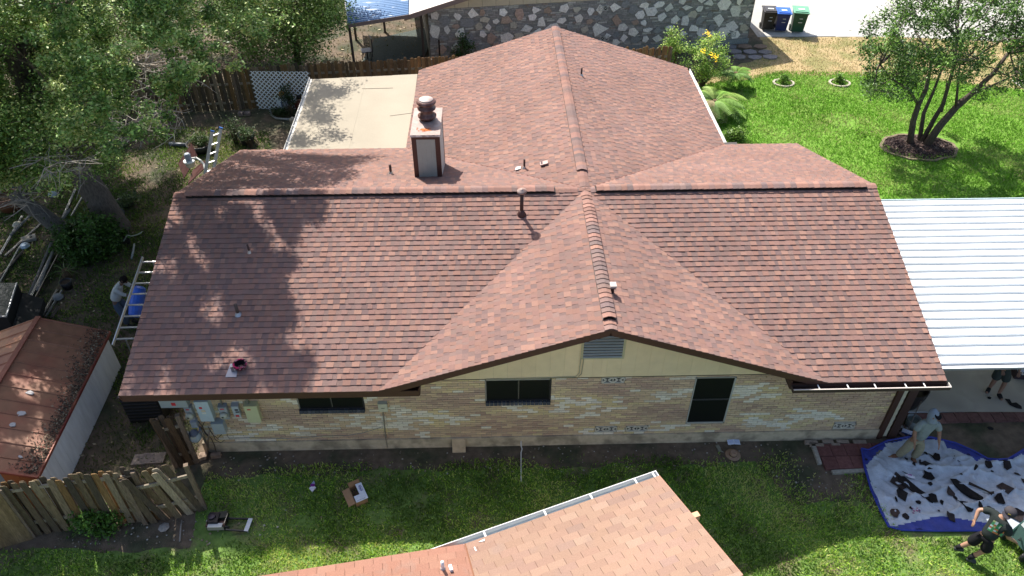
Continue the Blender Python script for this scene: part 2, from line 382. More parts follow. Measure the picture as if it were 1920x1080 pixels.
# ================================================================== MAIN HOUSE
random.seed(11)
XG, HR, SL, D, HE, XL, XR = 1.595, 4.186, .3206, 5.104, 2.55, -8.49, 8.855
W2 = 4.72; S2 = (HR-HE)/W2; YW = -4.535; YG_ = -5.10; DB = 4.97; YB = 10.74; WB = 4.97
house = thing('brick_house', (0, 0, 0), 'long tan brick house with reddish brown shingle roof and front gable, the largest building', 'house')
BROWN = (.075, .035, .024)
pcs = []
LF = math.hypot(D, HR-HE)
pcs += shingles((0, -D, HE), (1, 0, 0), (0, D, HR-HE), [[(XL, 0), (XG-W2, 0), (XG, LF), (XL, LF)], [(XG+W2, 0), (XR, 0), (XR, LF), (XG, LF)]], 21)
LG_ = math.hypot(W2, HR-HE)
VXY = W2/D
pcs += shingles((XG-W2, 0, HE), (0, -1, 0), (W2, 0, HR-HE), [[(-YG_, 0), (-YG_, LG_), (0, LG_)]], 22)
pcs += shingles((XG+W2, 0, HE), (0, 1, 0), (-W2, 0, HR-HE), [[(YG_, 0), (0, LG_), (YG_, LG_)]], 23)
kb = math.sqrt(1+SL*SL)
pcs += shingles((0, DB, HR-SL*DB), (-1, 0, 0), (0, -1, SL), [[(-XR, 0), (-XG-DB, 0), (-XG, DB*kb), (-XR, DB*kb)], [(-XG+DB, 0), (-XL, 0), (-XL, DB*kb), (-XG, DB*kb)]], 24)
pcs += shingles((XG+WB, 0, HR-SL*WB), (0, 1, 0), (-1, 0, SL), [[(DB, 0), (YB, 0), (YB, WB*kb), (0, WB*kb)]], 25)
pcs += shingles((XG-WB, 0, HR-SL*WB), (0, -1, 0), (1, 0, SL), [[(-YB, 0), (-DB, 0), (0, WB*kb), (-YB, WB*kb)]], 26)
emit(pcs, 'shingle', M_SH, house, 'shingle_field')
# decks and fascia
mb = MB(); t = Vector((0, 0, -.07))
def zf(y): return HR-(HR-HE)/D*abs(y)
e = .006
def deck(P): mb.prism([(p[0], p[1], p[2]-e) for p in P], t, BROWN)
deck([(XL, -D, HE), (XG-W2, -D, HE), (XG, 0, HR), (XL, 0, HR)]); deck([(XG+W2, -D, HE), (XR, -D, HE), (XR, 0, HR), (XG, 0, HR)])
deck([(XG-W2*.998, YG_, HE+.003), (XG, YG_, HR), (XG, 0, HR)]); deck([(XG+W2*.998, YG_, HE+.003), (XG, 0, HR), (XG, YG_, HR)])
zb = HR-SL*DB
deck([(XG, 0, HR), (XR, 0, HR), (XR, DB, zb), (XG+DB, DB, zb)]); deck([(XL, 0, HR), (XG, 0, HR), (XG-DB, DB, zb), (XL, DB, zb)])
deck([(XG+WB, DB, zb), (XG+WB, YB, zb), (XG, YB, HR), (XG, 0, HR)]); deck([(XG-WB, DB, zb), (XG, 0, HR), (XG, YB, HR), (XG-WB, YB, zb)])
mb.build('roof_deck', M_PAINT, house)
# rake and eave boards
def board(name, a, b, w_, h, c=BROWN, m_=None): mb = MB(); mb.beam(a, b, w_, h, c); return mb.build(name, m_ or M_PAINT, house)
board('rake_board', (XG-W2+.02, YG_+.012, HE-.075), (XG, YG_+.012, HR-.075), .03, .15)
board('rake_board', (XG+W2-.02, YG_+.012, HE-.075), (XG, YG_+.012, HR-.075), .03, .15)
for (x, sx) in ((XL+.013, 1), (XR-.013, -1)):
    board('rake_board', (x, -D, HE-.09), (x, 0, HR-.09), .026, .13); board('rake_board', (x, DB, zb-.09), (x, 0, HR-.09), .026, .13)
board('fascia_board', (XL+.03, -D+.02, HE-.10), (-2.30, -D+.02, HE-.10), .026, .16)
board('fascia_board', (XG+WB-.02, DB, zb-.12), (XG+WB-.02, YB, zb-.12), .026, .16)
board('fascia_board', (XG+DB, DB-.02, zb-.12), (XR-.03, DB-.02, zb-.12), .026, .16, (.5, .48, .44))
# enclosed soffit ends either side of the gable wall
mb = MB(); mb.bb((XL+.05, -D+.04, HE-.19), (-2.28, YW-.003, HE-.16), BROWN); mb.bb((-2.31, -D+.035, HE-.19), (-2.28, YW-.003, HE+.02), BROWN); mb.build('soffit', M_PAINT, house); mb = MB()
mb.bb((5.55, -D+.04, HE-.19), (XR-.05, YW-.003, HE-.16), BROWN); mb.bb((5.55, -D+.035, HE-.19), (5.58, YW-.003, HE+.05), BROWN); mb.build('soffit', M_PAINT, house)
board('fascia_board', (5.55, -D+.02, HE-.10), (XR-.03, -D+.02, HE-.10), .026, .16)
# gutter over the right part of the eave
g = MB(); gx0, gx1, gyo = 5.55, XR+.04, -D-.012
g.bb((gx0, gyo-.13, HE-.13), (gx1, gyo, HE-.12), (.05, .03, .025)); g.bb((gx0, gyo-.006, HE-.12), (gx1, gyo, HE-.03), (.05, .03, .025))
g.bb((gx0, gyo-.135, HE-.13), (gx1, gyo-.127, HE-.035), (.05, .03, .025)); g.bb((gx0, gyo-.148, HE-.035), (gx1, gyo-.124, HE-.024), (.55, .48, .43))
g.bb((gx1-.008, gyo-.127, HE-.12), (gx1+.004, gyo-.006, HE-.022), (.6, .56, .5)); g.bb((gx0-.004, gyo-.127, HE-.12), (gx0+.004, gyo-.006, HE-.03), (.05, .03, .025))
gut = g.build('gutter', M_PAINT, house)
for x in (6.1, 6.72, 7.3, 7.95, 8.35):
    mb = MB(); mb.bb((x-.012, gyo-.124, HE-.031), (x+.012, gyo-.007, HE-.022), (.75, .74, .7)); mb.build('gutter_hanger', M_PAINT, gut)
mb = MB(); mb.lathe([(.04, 0), (.04, .012), (.028, .013), (.028, .014)], (8.12, gyo-.065, HE-.119), 12, (.01, .01, .01)); mb.build('outlet_hole', M_PAINT, gut)
# gutter of the back wing eave (white)
mb = MB(); xw = XG+WB+.012; mb.bb((xw, DB, zb-.14), (xw+.11, YB, zb-.13), (.75, .75, .73)); mb.bb((xw+.10, DB, zb-.13), (xw+.115, YB, zb-.03), (.75, .75, .73)); mb.bb((xw, DB, zb-.13), (xw+.008, YB, zb-.035), (.75, .75, .73))
mb.build('gutter', M_PAINT, house)
mb = MB(); mb.bb((xw-.02, DB-.05, zb-.02), (xw+.4, DB+.12, zb+.02), (.06, .05, .045)); mb.build('valley_flashing', M_PAINT, house)
# ridge caps
CAPP = [((.26, .15, .122), 4), ((.215, .145, .13), 4), ((.235, .15, .13), 3), ((.18, .13, .122), 2), ((.29, .165, .13), 3)]
def ridge(a, b, sl_l, sl_r, seed, vents=(), step=.145, half=.135):
    """caps from a to b, each over the lower edge of the last; sl = drop per metre on either side"""
    a = Vector(a); b = Vector(b); d = (b-a); L = d.length; d.normalize(); side = Vector((d.y, -d.x, 0)); rr = random.Random(seed)
    n = int(L/step); me_cache = {}
    for i in range(n):
        s0 = i*step; mid = s0+step/2; raised = any(v0 <= mid <= v1 for v0, v1 in vents); z0 = .082 if raised else .021
        w_ = half*(1.0 if raised else .93)*rr.uniform(.97, 1.03); c = rgb(pick(CAPP, rr), .1, rr)
        mb = MB(); P = []
        for (q, dz) in ((s0-.004, .020), (s0+step+.03, .0)):
            p = a+d*q
            P.append([p-side*w_+Vector((0, 0, z0+dz-w_*sl_l)), p-side*.03+Vector((0, 0, z0+dz-.006)), p+side*.03+Vector((0, 0, z0+dz-.006)), p+side*w_+Vector((0, 0, z0+dz-w_*sl_r))])
        th = Vector((0, 0, .010)); T = P[0]+P[1]; B = [p-th for p in T]
        mb.add(T+B, [(0, 1, 5, 4), (1, 2, 6, 5), (2, 3, 7, 6), (4, 5, 13, 12), (5, 6, 14, 13), (6, 7, 15, 14), (0, 8, 9, 1), (1, 9, 10, 2), (2, 10, 11, 3), (0, 4, 12, 8), (3, 11, 15, 7)], c)
        mb.build('ridge_cap', M_SH, house)
    for (v0, v1) in vents:
        mb = MB(); hw = half*.975
        p0 = a+d*v0; p1 = a+d*v1
        for sg, sl in ((-1, sl_l), (1, sl_r)):
            q = [p0, p1, p1+side*sg*hw-Vector((0, 0, hw*sl)), p0+side*sg*hw-Vector((0, 0, hw*sl))]
            mb.prism([x+Vector((0, 0, .004)) for x in q], (0, 0, .050), (.006, .006, .006))
        mb.build('ridge_vent', M_PLASTIC, house)
sm = (HR-HE)/D
ridge((XR, 0, HR), (XG+.1, 0, HR), SL, sm, 31, [(.25, XR-XG-.25)])
ridge((XL, 0, HR), (XG-.1, 0, HR), sm, SL, 32, [(.32, XG-XL-.75)])
ridge((XG, YG_, HR), (XG, -.1, HR), S2, S2, 33, [(.30, 4.55)], step=.150)
ridge((XG, YB, HR), (XG, .1, HR), SL, SL, 34, [(.5, YB-.9)])
# rust coloured valley seams
mb = MB()
for sg in (1, -1):
    a = Vector((XG, 0, HR)); b = Vector((XG+sg*DB, DB, zb))
    for k in range(1): mb.beam(a+(b-a)*.03+Vector((0, 0, .017)), b+Vector((0, 0, .017)), .014, .008, (.16, .06, .05))
mb.build('valley_seam', M_SH, house)
# ---- patio cover (low roll roofing)
PZ = zb-.02
mb = MB(); pp = [(-7.15, 10.15, PZ), (-7.02, 4.95, PZ), (XG-WB+.1, 4.95, PZ), (XG-WB-.02, 10.5, PZ)]
M_ROLL = mat('roll_roofing', (.36, .315, .245), .95, .07, 40, bump=.2, bscale=200, col2=(.31, .27, .21), scale2=.6, thr=(.35, .75))
mb.prism([(p[0], p[1], p[2]-.02) for p in pp], (0, 0, -.12), BROWN); mb.build('patio_deck', M_PAINT, house)
ys = [4.95, 5.95, 6.95, 7.95, 8.95, 9.95, 10.5]; xs0 = lambda y: -7.02-(y-4.95)*.025
random.seed(5)
for i in range(4):                 # strips of roll roofing running away from the house
    xa = -7.05+i*.95; xb = min(xa+.95, XG-WB+.06)
    mb = MB(); ye = 10.15+(xa+7.1)*.09
    mb.prism([(xa-.10 if i else xa, 4.9, PZ-.018), (xb, 4.9, PZ-.018), (xb-.1, ye+.08, PZ-.018), (xa-.12, ye, PZ-.018)], (0, 0, .012+.005*(i % 2)), (1, 1, 1)); mb.build('roofing_strip', M_ROLL, house)
mb = MB(); mb.beam((-5.3, 9.3, PZ+.004), (-4.2, 9.33, PZ+.004), .012, .006, (.12, .1, .08)); mb.beam((-4.1, 7.2, PZ+.004), (-3.35, 7.4, PZ+.004), .012, .006, (.12, .1, .08)); mb.build('lap_seam', M_MATTE, house)
mb = MB(); a = Vector((-7.1, 4.95, PZ-.03)); b = Vector((-7.24, 10.2, PZ-.03))
mb.beam(a, b, .09, .015, (.5, .48, .44)); mb.beam(a+Vector((-.05, 0, .04)), b+Vector((-.05, 0, .04)), .012, .08, (.62, .6, .56)); o = mb.build('gutter', M_PAINT, house)
for k in range(5):
    p = a.lerp(b, .1+.2*k); m2 = MB(); m2.box(p+Vector((-.01, 0, .06)), (.12, .03, .01), None, (.6, .58, .55)); m2.build('gutter_hanger', M_PAINT, o)
for k in range(3):
    m2 = MB(); m2.bb((-7.1, 5.5+k*2.2, 0), (-7.0, 5.6+k*2.2, PZ-.13), (.5, .47, .42)); m2.build('patio_post', M_PAINT, house)
# ---- walls
mb = MB(); ZT = 2.27
MORT = (.42, .38, .32)
mb.bb((-7.47, YW+.02, .3), (8.34, YW+.2, 2.36), MORT); mb.bb((-7.47, YW+.2, 0), (-7.27, 4.4, 2.42), MORT); mb.bb((8.14, YW+.2, 0), (8.34, 4.4, 2.42), MORT)
mb.bb((-7.27, 4.2, 0), (8.14, 4.4, 2.42), MORT)
mb.bb((XG-4.4, 4.4, 0), (XG-4.2, 10.1, 2.42), MORT); mb.bb((XG+4.2, 4.4, 0), (XG+4.4, 10.1, 2.42), MORT); mb.bb((XG-4.2, 9.9, 0), (XG+4.2, 10.1, 2.42), MORT)
mb.build('wall', M_BRICK, house)
mb = MB()                          # gable masonry behind
mb.prism([(XG-4.3, 9.95, 2.42), (XG+4.3, 9.95, 2.42), (XG, 9.95, HR-.14)], (0, .1, 0), (.5, .45, .3)); mb.build('back_gable', M_PAINT, house)
M_SLAB = mat('slab_face', (.54, .45, .32), .95, .14, 9, bump=.5, bscale=50, col2=(.30, .25, .18), scale2=2.2)
mb = MB(); mb.bb((-7.52, YW-.035, -.1), (8.39, YW+.3, .31)); mb.build('foundation', M_SLAB, house)
OPN = [(-5.08, 1.40, -3.62, 2.3), (-.92, 1.55, .53, 2.25), (3.70, .66, 4.60, 2.2)]
VENTS = [(1.88, 2.16), (1.86, .50), (2.58, .50), (7.47, .45)]
rr = random.Random(77); BP = []
nrow = 27; ch = (ZT-.313)/nrow
for r in range(nrow):
    z = .313+r*ch; x = -7.47-(.12 if r % 2 else 0)
    while x < 8.34:
        xa, xb = max(x, -7.47), min(x+.238, 8.34); x += .238
        segs = [(xa, xb)]
        for (ox0, oz0, ox1, oz1) in OPN+[(vx-.26, vz-.10, vx+.26, vz+.10) for vx, vz in VENTS]:
            if z+ch > oz0+.012 and z < oz1-.012:
                ns = []
                for (p, q) in segs:
                    if q <= ox0 or p >= ox1: ns.append((p, q))
                    else:
                        if p < ox0: ns.append((p, ox0))
                        if q > ox1: ns.append((ox1, q))
                segs = ns
        for (p, q) in segs:
            if q-p < .04: continue
            n = vnoise(p*1.1, z*3.0, 4)+rr.gauss(0, .33); warm = vnoise(p*.6+9, z*1.4, 8)
            if n > .52: c = (.74, .68, .56)
            elif n > .22: c = (.66, .53, .30) if warm > -.3 else (.64, .56, .44)
            elif n > -.18: c = (.60, .45, .29)
            elif n > -.55: c = (.53, .385, .265)
            else: c = (.46, .32, .235)
            c = rgb(tuple(q*1.07 for q in c), .07, rr); dpt = rr.uniform(-.004, .005)
            BP.append(((p+.005, YW-dpt, z+.005), (q-.005, YW+.021, z+ch-.005), c))
def bsize(b):
    u, v, _ = prj(b[0]); u2, v2, _ = prj((b[1][0], b[0][1], b[1][2])); return -abs((u2-u)*(v2-v))
BP.sort(key=bsize); mb = MB()
for i, b in enumerate(BP):
    if i < 300: m1 = MB(); m1.bb(*b); m1.build('brick', M_BRICK, house)
    else: mb.bb(*b)
o = mb.build('brickwork', M_BRICK, house); o['kind'] = 'stuff'
# windows
for (x0, z0, x1, z1), kind in zip(OPN, ('slider', 'slider', 'tall')):
    mb = MB(); f = .035; fc = (.03, .03, .032) if kind == 'slider' else (.42, .42, .38)
    mb.bb((x0, YW-.012, z0), (x0+f*.7, YW+.03, z1), fc if kind == 'tall' else (.28, .26, .22)); mb.bb((x1-f, YW-.012, z0), (x1, YW+.03, z1), fc); mb.bb((x0, YW-.012, z0), (x1, YW+.03, z0+f*.8), fc); mb.bb((x0, YW-.012, z1-f), (x1, YW+.03, z1), (.3, .29, .25))
    wo = mb.build('window', M_PAINT, house)
    if kind == 'tall':
        zm = (z0+z1)/2+.02
        for a, b in ((z0, zm), (zm, z1)):
            mb = MB(); mb.bb((x0+.03, YW+.004, a+.025), (x1-.035, YW+.012, b-.008)); mb.build('screen', M_GLASS, wo)
        mb = MB(); mb.bb((x0+.03, YW-.004, zm-.010), (x1-.035, YW+.010, zm+.008), (.06, .06, .06)); mb.build('rail', M_PAINT, wo)
    else:
        xm = (x0+x1)/2-.0
        for a, b in ((x0, xm), (xm, x1)):
            mb = MB(); mb.bb((a+.02, YW+.004, z0+.03), (b-.006, YW+.012, z1-.03)); mb.build('screen', M_GLASS, wo)
        mb = MB(); mb.bb((xm-.01, YW-.002, z0+.03), (xm+.008, YW+.010, z1-.03), (.05, .055, .05)); mb.build('mullion', M_PAINT, wo)
        n = 16; k = (x1-x0)/n
        for i in range(n):
            mb = MB(); g_ = rr.uniform(.8, 1.2); mb.box((x0+k*(i+.5), YW-.028, z0-.045), (k-.008, .10, .085), Matrix.Rotation(R(-14), 3, 'X'), (.075*g_, .082*g_, .095*g_)); mb.build('sill_brick', M_BRICK, wo)
# breeze block vents
for vx, vz in VENTS:
    mb = MB(); c = (.60, .56, .47); x0, x1, z0, z1 = vx-.25, vx+.25, vz-.095, vz+.095; y0, y1 = YW-.014, YW+.02
    mb.bb((x0, y0, z0), (x1, y1, z0+.018), c); mb.bb((x0, y0, z1-.018), (x1, y1, z1), c)
    for xx in (x0, vx-.009, x1-.018): mb.bb((xx, y0, z0), (xx+.018, y1, z1), c)
    for k in (-1, 1):
        cx = vx+k*.125
        for sx in (-1, 1):
            for sz in (-1, 1): mb.beam((cx+sx*.11, y0+.012, vz+sz*.075), (cx+sx*.02, y0+.012, vz), .036, .014, c, (0, 1, 0))
    vo = mb.build('block_vent', M_MATTE, house); m2 = MB(); m2.bb((x0+.01, YW+.0175, z0+.01), (x1-.01, YW+.0195, z1-.01), (.09, .08, .07)); m2.build('vent_hole', M_MATTE, vo)
# gable siding boards and louvre
SID = (.78, .64, .39); x = -2.26; zr = lambda x: HR-S2*abs(x-XG)-.10
M_SID = mat('siding', None, .7, .05, 5, spec=.25)
while x < 5.52:
    xb = min(x+.305, 5.54)
    for (a, b) in ([(x, xb)] if not (x < XG < xb) else [(x, XG), (XG, xb)]):
        mb = MB(); p = [(a+.001, YW-.012, ZT+.004), (b-.001, YW-.012, ZT+.004), (b-.001, YW-.012, zr(b)), (a+.001, YW-.012, zr(a))]
        mb.prism(p, (0, .02, 0), rgb(SID, .03)); mb.build('siding_board', M_SID, house)
    x = xb
mb = MB(); mb.prism([(-2.26, YW+.009, ZT), (5.54, YW+.009, ZT), (5.54, YW+.009, zr(5.54)), (XG, YW+.009, zr(XG)), (-2.26, YW+.009, zr(-2.26))], (0, .05, 0), (.2, .18, .1)); mb.bb((-2.26, YW-.02, ZT-.012), (5.54, YW, ZT+.004), (.10, .09, .05)); mb.build('gable_backing', M_PAINT, house)
mb = MB(); lx0, lx1, lz0, lz1 = 1.17, 2.0, 2.88, zr(1.3)+.02; fc = (.47, .44, .27)
mb.bb((lx0-.05, YW-.03, lz0-.04), (lx0, YW-.013, zr(lx0)-.0), fc); mb.bb((lx1, YW-.03, lz0-.04), (lx1+.05, YW-.013, zr(lx1)), fc); mb.bb((lx0, YW-.03, lz0-.04), (lx1, YW-.013, lz0), fc)
lo = mb.build('louvre', M_PAINT, house); m2 = MB(); m2.prism([(lx0, YW-.016, lz0), (lx1, YW-.016, lz0), (lx1, YW-.016, zr(lx1)), (XG, YW-.016, zr(XG)), (lx0, YW-.016, zr(lx0))], (0, .003, 0), (.05, .05, .045)); m2.build('louvre_back', M_PAINT, lo)
z = lz0+.03
while z < zr(1.5)-.05:
    a_ = max(lx0, XG-(HR-.12-z)/S2); b_ = min(lx1, XG+(HR-.12-z)/S2)
    m2 = MB(); m2.box(((a_+b_)/2, YW-.04, z), (b_-a_, .040, .016), Matrix.Rotation(R(24), 3, 'X'), (.46, .47, .42)); m2.build('slat', M_PAINT, lo); z += .082
mb = MB(); mb.tube([(1.13, YW-.03, 2.88), (1.12, YW-.03, 2.6), (1.12, YW-.03, 2.42), (1.05, YW-.03, 2.31), (.2, YW-.03, 2.29), (-.9, YW-.03, 2.285)], .009, 6, (.4, .38, .25)); mb.tube([(1.19, YW-.03, 2.86), (1.17, YW-.03, 2.40), (1.11, YW-.03, 2.31)], .008, 6, (.3, .28, .2)); mb.build('cable', M_PLASTIC, house)
# corner trim on the carport side
for (a, b, c, nm) in ((8.345, 8.47, BROWN, 'corner_post'), (8.475, 8.56, (.55, .50, .38), 'downspout'), (8.60, 8.80, (.06, .03, .022), 'door_frame')):
    mb = MB()
    if nm == 'downspout':
        for k in range(24): mb.bb((a+(.006 if k % 2 else 0), YW-.05, .1+k*.095), (b-(.006 if k % 2 else 0), YW+.02, .1+k*.095+.094), c)
    else: mb.bb((a, YW-.06, .02), (b, YW+.12, 2.36), c)
    mb.build(nm, M_PAINT, house)
# ---- chimney
cx0, cx1, cy0, cy1 = -2.75, -2.03, 1.38, 2.85; ZC = 5.0
mb = MB(); mb.bb((cx0+.02, cy0+.02, 3.2), (cx1-.02, cy1-.02, ZC-.06), (.42, .42, .37))
ch_ = mb.build('chimney', M_SID, house)
for i in range(4):
    m2 = MB(); k = (cx1-cx0-.22)/4; m2.bb((cx0+.11+k*i+.001, cy0+.005, 3.74), (cx0+.11+k*(i+1)-.001, cy0+.02, ZC-.13), (.37, .36, .31)); m2.build('chimney_board', M_SID, ch_)
for i in range(8):
    m2 = MB(); k = (cy1-cy0-.24)/8; m2.bb((cx1-.02, cy0+.12+k*i+.003, 3.2), (cx1-.006, cy0+.12+k*(i+1)-.003, ZC-.13), (.5, .5, .45)); m2.build('chimney_board', M_SID, ch_)
m2 = MB()
for (xx, yy) in ((cx0, cy0), (cx1-.12, cy0), (cx0, cy1-.12), (cx1-.12, cy1-.12)): m2.bb((xx, yy, 3.1), (xx+.12, yy+.12, ZC-.06), (.085, .035, .025))
m2.bb((cx0-.002, cy0-.004, ZC-.14), (cx1+.002, cy0+.03, ZC-.06), (.085, .035, .025)); m2.bb((cx1-.03, cy0, ZC-.14), (cx1+.003, cy1, ZC-.06), (.085, .035, .025))
m2.build('corner_trim', M_PAINT, ch_)
m2 = MB(); m2.bb((cx0-.02, cy0-.02, ZC-.062), (cx1+.02, cy1+.02, ZC), (.30, .20, .17)); m2.bb((cx0-.025, cy0-.025, ZC-.058), (cx1+.025, cy0-.0201, ZC-.002), (.7, .6, .55))
M_CAP = mat('painted_cap', None, .5, .08, 8, spec=.4, col2=(.34, .255, .225), scale2=5)
cp_ = m2.build('chimney_cap', M_CAP, ch_)
m2 = MB(); rr = random.Random(4); P = []
for k in range(16):
    a = k*math.pi/8; r = .12*rr.uniform(.55, 1.25); P.append((-2.38+r*1.2*math.cos(a), 1.62+r*math.sin(a)*.8, ZC+.003))
m2.add(P, [tuple(range(16))], (.45, .13, .04))
for k in range(14):
    x, y, r = -2.4+rr.uniform(-.25, .2), 1.62+rr.uniform(-.12, .12), rr.uniform(.008, .03); m2.add([(x+r*math.cos(q*1.26), y+r*math.sin(q*1.26), ZC+.0045) for q in range(5)], [(0, 1, 2, 3, 4)], (.42, .12, .05))
m2.build('rust_stain', M_MATTE, ch_)
m2 = MB(); fx, fy = -2.38, 2.22; CB = (.095, .036, .03)
m2.lathe([(.17, 0), (.17, .05), (.24, .08), (.245, .12), (.18, .16), (.16, .20), (.16, .26), (.235, .30), (.24, .335), (.18, .36), (.16, .40), (.16, .43), (.24, .45), (.255, .48), (.25, .51), (.2, .545), (.1, .575), (.02, .58)], (fx, fy, ZC), 28, CB)
m2.build('flue_cap', mat('flue_paint', None, .4, .1, 10, spec=.4, col2=(.17, .09, .075), scale2=6), ch_, True)
m2 = MB(); m2.lathe([(.19, 0), (.18, .012), (.1, .03), (.01, .033)], (fx, fy, ZC+.555), 24, (.42, .33, .30)); m2.build('flue_highlight', M_CAP, ch_, True)  # pale disc: highlight on the flue top put into its colour
# ---- vents through the roof
def onfront(u, v): return gp(u, v, HR, 0, (HR-HE)/D)
def pipe(p, h, r, nm='vent_pipe', c=(.06, .028, .022), flash=(.5, .48, .46), tilt=0.):
    p = Vector(p); mb = MB(); mb.tube([p-Vector((0, 0, .1)), p+Vector((0, tilt, h))], r, 10, c); o = mb.build(nm, M_PAINT, house, True)
    m2 = MB(); m2.lathe([(r*2.3, 0), (r*1.5, .045), (r*1.15, .07), (r*1.1, .075)], p+Vector((0, 0, -.005)), 12, flash); m2.build('flashing', M_METAL, o); return o
B1 = onfront(978, 403); o = pipe(B1, .66, .045)
mb = MB(); mb.lathe([(.06, 0), (.115, .015), (.12, .05), (.11, .075), (.03, .09), (.03, .10)], B1+Vector((0, 0, .63)), 20, (.24, .13, .10)); mb.build('pipe_cap', M_CAP, o, True)
mb = MB(); mb.lathe([(.105, -.03), (.11, .03), (.07, .10), (.05, .14)], B1+Vector((0, 0, .0)), 16, (.07, .03, .025)); mb.build('collar', M_PAINT, o, True)
B2 = gp(1148, 549, HR+S2*XG, -S2, 0); mb = MB(); mb.tube([B2-Vector((0, 0, .1)), B2+Vector((0, 0, .17))], .038, 10, (.06, .03, .025)); o = mb.build('vent_pipe', M_PAINT, house)
mb = MB(); mb.box(B2+Vector((0, 0, .21)), (.13, .15, .05), None, (.42, .37, .34)); mb.box(B2+Vector((0, 0, .17)), (.10, .12, .05), None, (.09, .05, .04)); mb.build('hood', M_PAINT, o)
pipe(gp(1090, 142, HR+SL*XG, -SL, 0), .26, .03); pipe(gp(983, 316, HR-SL*XG, SL, 0), .28, .028); pipe(gp(733, 326, HR, 0, -SL), .28, .035)
pc = gp(972, 318, HR-SL*XG, SL, 0); mb = MB(); mb.prism([pc+Vector(q) for q in ((-.09, -.06, .02), (.05, -.05, .05), (.07, .08, .05), (-.06, .09, .02))], (0, 0, .008), (.7, .68, .66)); mb.build('flashing', M_PAINT, house)
pc = gp(1020, 310, HR-SL*XG, SL, 0); mb = MB(); mb.box(pc+Vector((0, 0, .07)), (.21, .16, .03), Matrix.Rotation(R(-16), 3, 'Y'), (.36, .24, .21)); mb.box(pc+Vector((0, .02, .03)), (.17, .12, .09), None, (.05, .02, .02)); mb.build('roof_vent', M_PAINT, house)
pipe(onfront(468, 474), .24, .022, tilt=.0); o = pipe(onfront(447, 590), .30, .038, c=(.075, .05, .04), flash=(.36, .37, .4))
pr_ = onfront(437, 697); mb = MB(); mb.tube([pr_-Vector((0, 0, .1)), pr_+Vector((0, 0, .16))], .03, 10, (.3, .3, .33)); mb.prism([pr_+Vector(q) for q in ((-.13, -.14, -.02), (.10, -.14, -.02), (.10, .16, .07), (-.08, .16, .07))], (0, 0, .008), (.26, .27, .31)); mb.build('vent_pipe', M_METAL, house)
# ================================================================== CARPORT
cp = thing('carport', (11, -1.5, 0), 'carport with bright white ribbed metal roof attached to the right end of the brick house', 'carport')
CZ = 2.62; n = 22; y0, y1 = -4.72, 1.66; k = (y1-y0)/n; x0, x1 = 8.42, 17.5
M_WM = mat('white_metal', (.74, .76, .75), .4, .03, 1.5, spec=.4, col2=(.66, .68, .67), scale2=.8, thr=(.5, .8), stretch=(.3, 3, 1))
for i in range(n):
    ya = y0+i*k; mb = MB()
    prof = [(0, 0), (.012, .055), (.034, .055), (.046, .004), (.12, .001), (.125, .006), (.135, .006), (.14, .001), (.2, .001), (.205, .006), (.215, .006), (.22, .001), (k, 0)]
    P = [(x0, ya+a, CZ+b) for a, b in prof]+[(x1, ya+a, CZ+b) for a, b in prof]; m_ = len(prof)
    mb.add(P, [(j, j+m_, j+m_+1, j+1) for j in range(m_-1)], (1, 1, 1)); mb.build('roof_panel', M_WM, cp)
mb = MB(); mb.bb((x0, y0-.03, CZ-.13), (x1, y0-.004, CZ+.006), (.28, .28, .30)); mb.build('fascia', M_PAINT, cp); mb = MB(); mb.bb((x0, y0-.10, CZ-.012), (x1, y0-.031, CZ+.008), (.85, .86, .86)); mb.build('edge_trim', M_PAINT, cp); mb = MB(); mb.bb((x0, y1+.003, CZ-.1), (x1, y1+.03, CZ+.03), (.4, .5, .5)); mb.build('edge_trim', M_PAINT, cp)
for x in (10.8, 14.2, 17.3):
    for y in (-4.6, 1.5):
        mb = MB(); mb.bb((x-.05, y-.05, 0), (x+.05, y+.05, CZ-.13), (.7, .7, .68)) if not (x < 11 and y < 0) else mb.bb((x+2-.05, y-.05, 0), (x+2+.05, y+.05, CZ-.13), (.7, .7, .68)); mb.build('post', M_PAINT, cp)
# pavers along the slab
pv = thing('paver_row', (11.5, -4, 0), 'row of reddish brown pavers along the edge of the shaded carport slab', 'pavers')
x = 9.35; rr = random.Random(8)
while x < 15.5:
    mb = MB(); g_ = rr.uniform(.8, 1.15); mb.box((x+.15, -4.00+rr.uniform(-.01, .01), .01), (.285, .30, .05), R(rr.uniform(-2, 2)), (.16*g_, .085*g_, .078*g_)); mb.build('paver', M_ROUGH, pv); x += .30
pd = thing('paver_landing', (7.4, -5.1, 0), 'small landing of reddish square pavers in two rows with mortar lumps, beside the blue tarp', 'pavers')
for r in range(2):
    for i in range(5 if r == 0 else 4):
        mb = MB(); g_ = rr.uniform(.85, 1.15); mb.box((6.97+.335*i+r*.02, -4.92-.36*r, .02), (.325, .345, .07), R(rr.uniform(-2, 1)), (.17*g_, .078*g_, .07*g_)); mb.build('paver', M_ROUGH, pd)
mb = MB(); mb.box((6.76, -5.02, .02), (.09, .55, .08), R(-3), (.36, .33, .28)); mb.box((7.5, -5.51, .02), (1.1, .09, .07), R(2), (.34, .31, .26)); mb.build('mortar_edge', M_ROUGH, pd)
for i, (x, y, sx, sy) in enumerate(((6.75, -4.68, .3, .1), (6.85, -4.76, .32, .09), (7.15, -4.67, .25, .1), (7.5, -4.68, .28, .09), (7.9, -4.7, .3, .11), (7.3, -4.76, .2, .07))):
    mb = MB(); mb.box((x, y, .03), (sx, sy, .06), R(rr.uniform(-8, 8)), (.30, .24, .19)); mb.build('stone', M_ROUGH, pd)

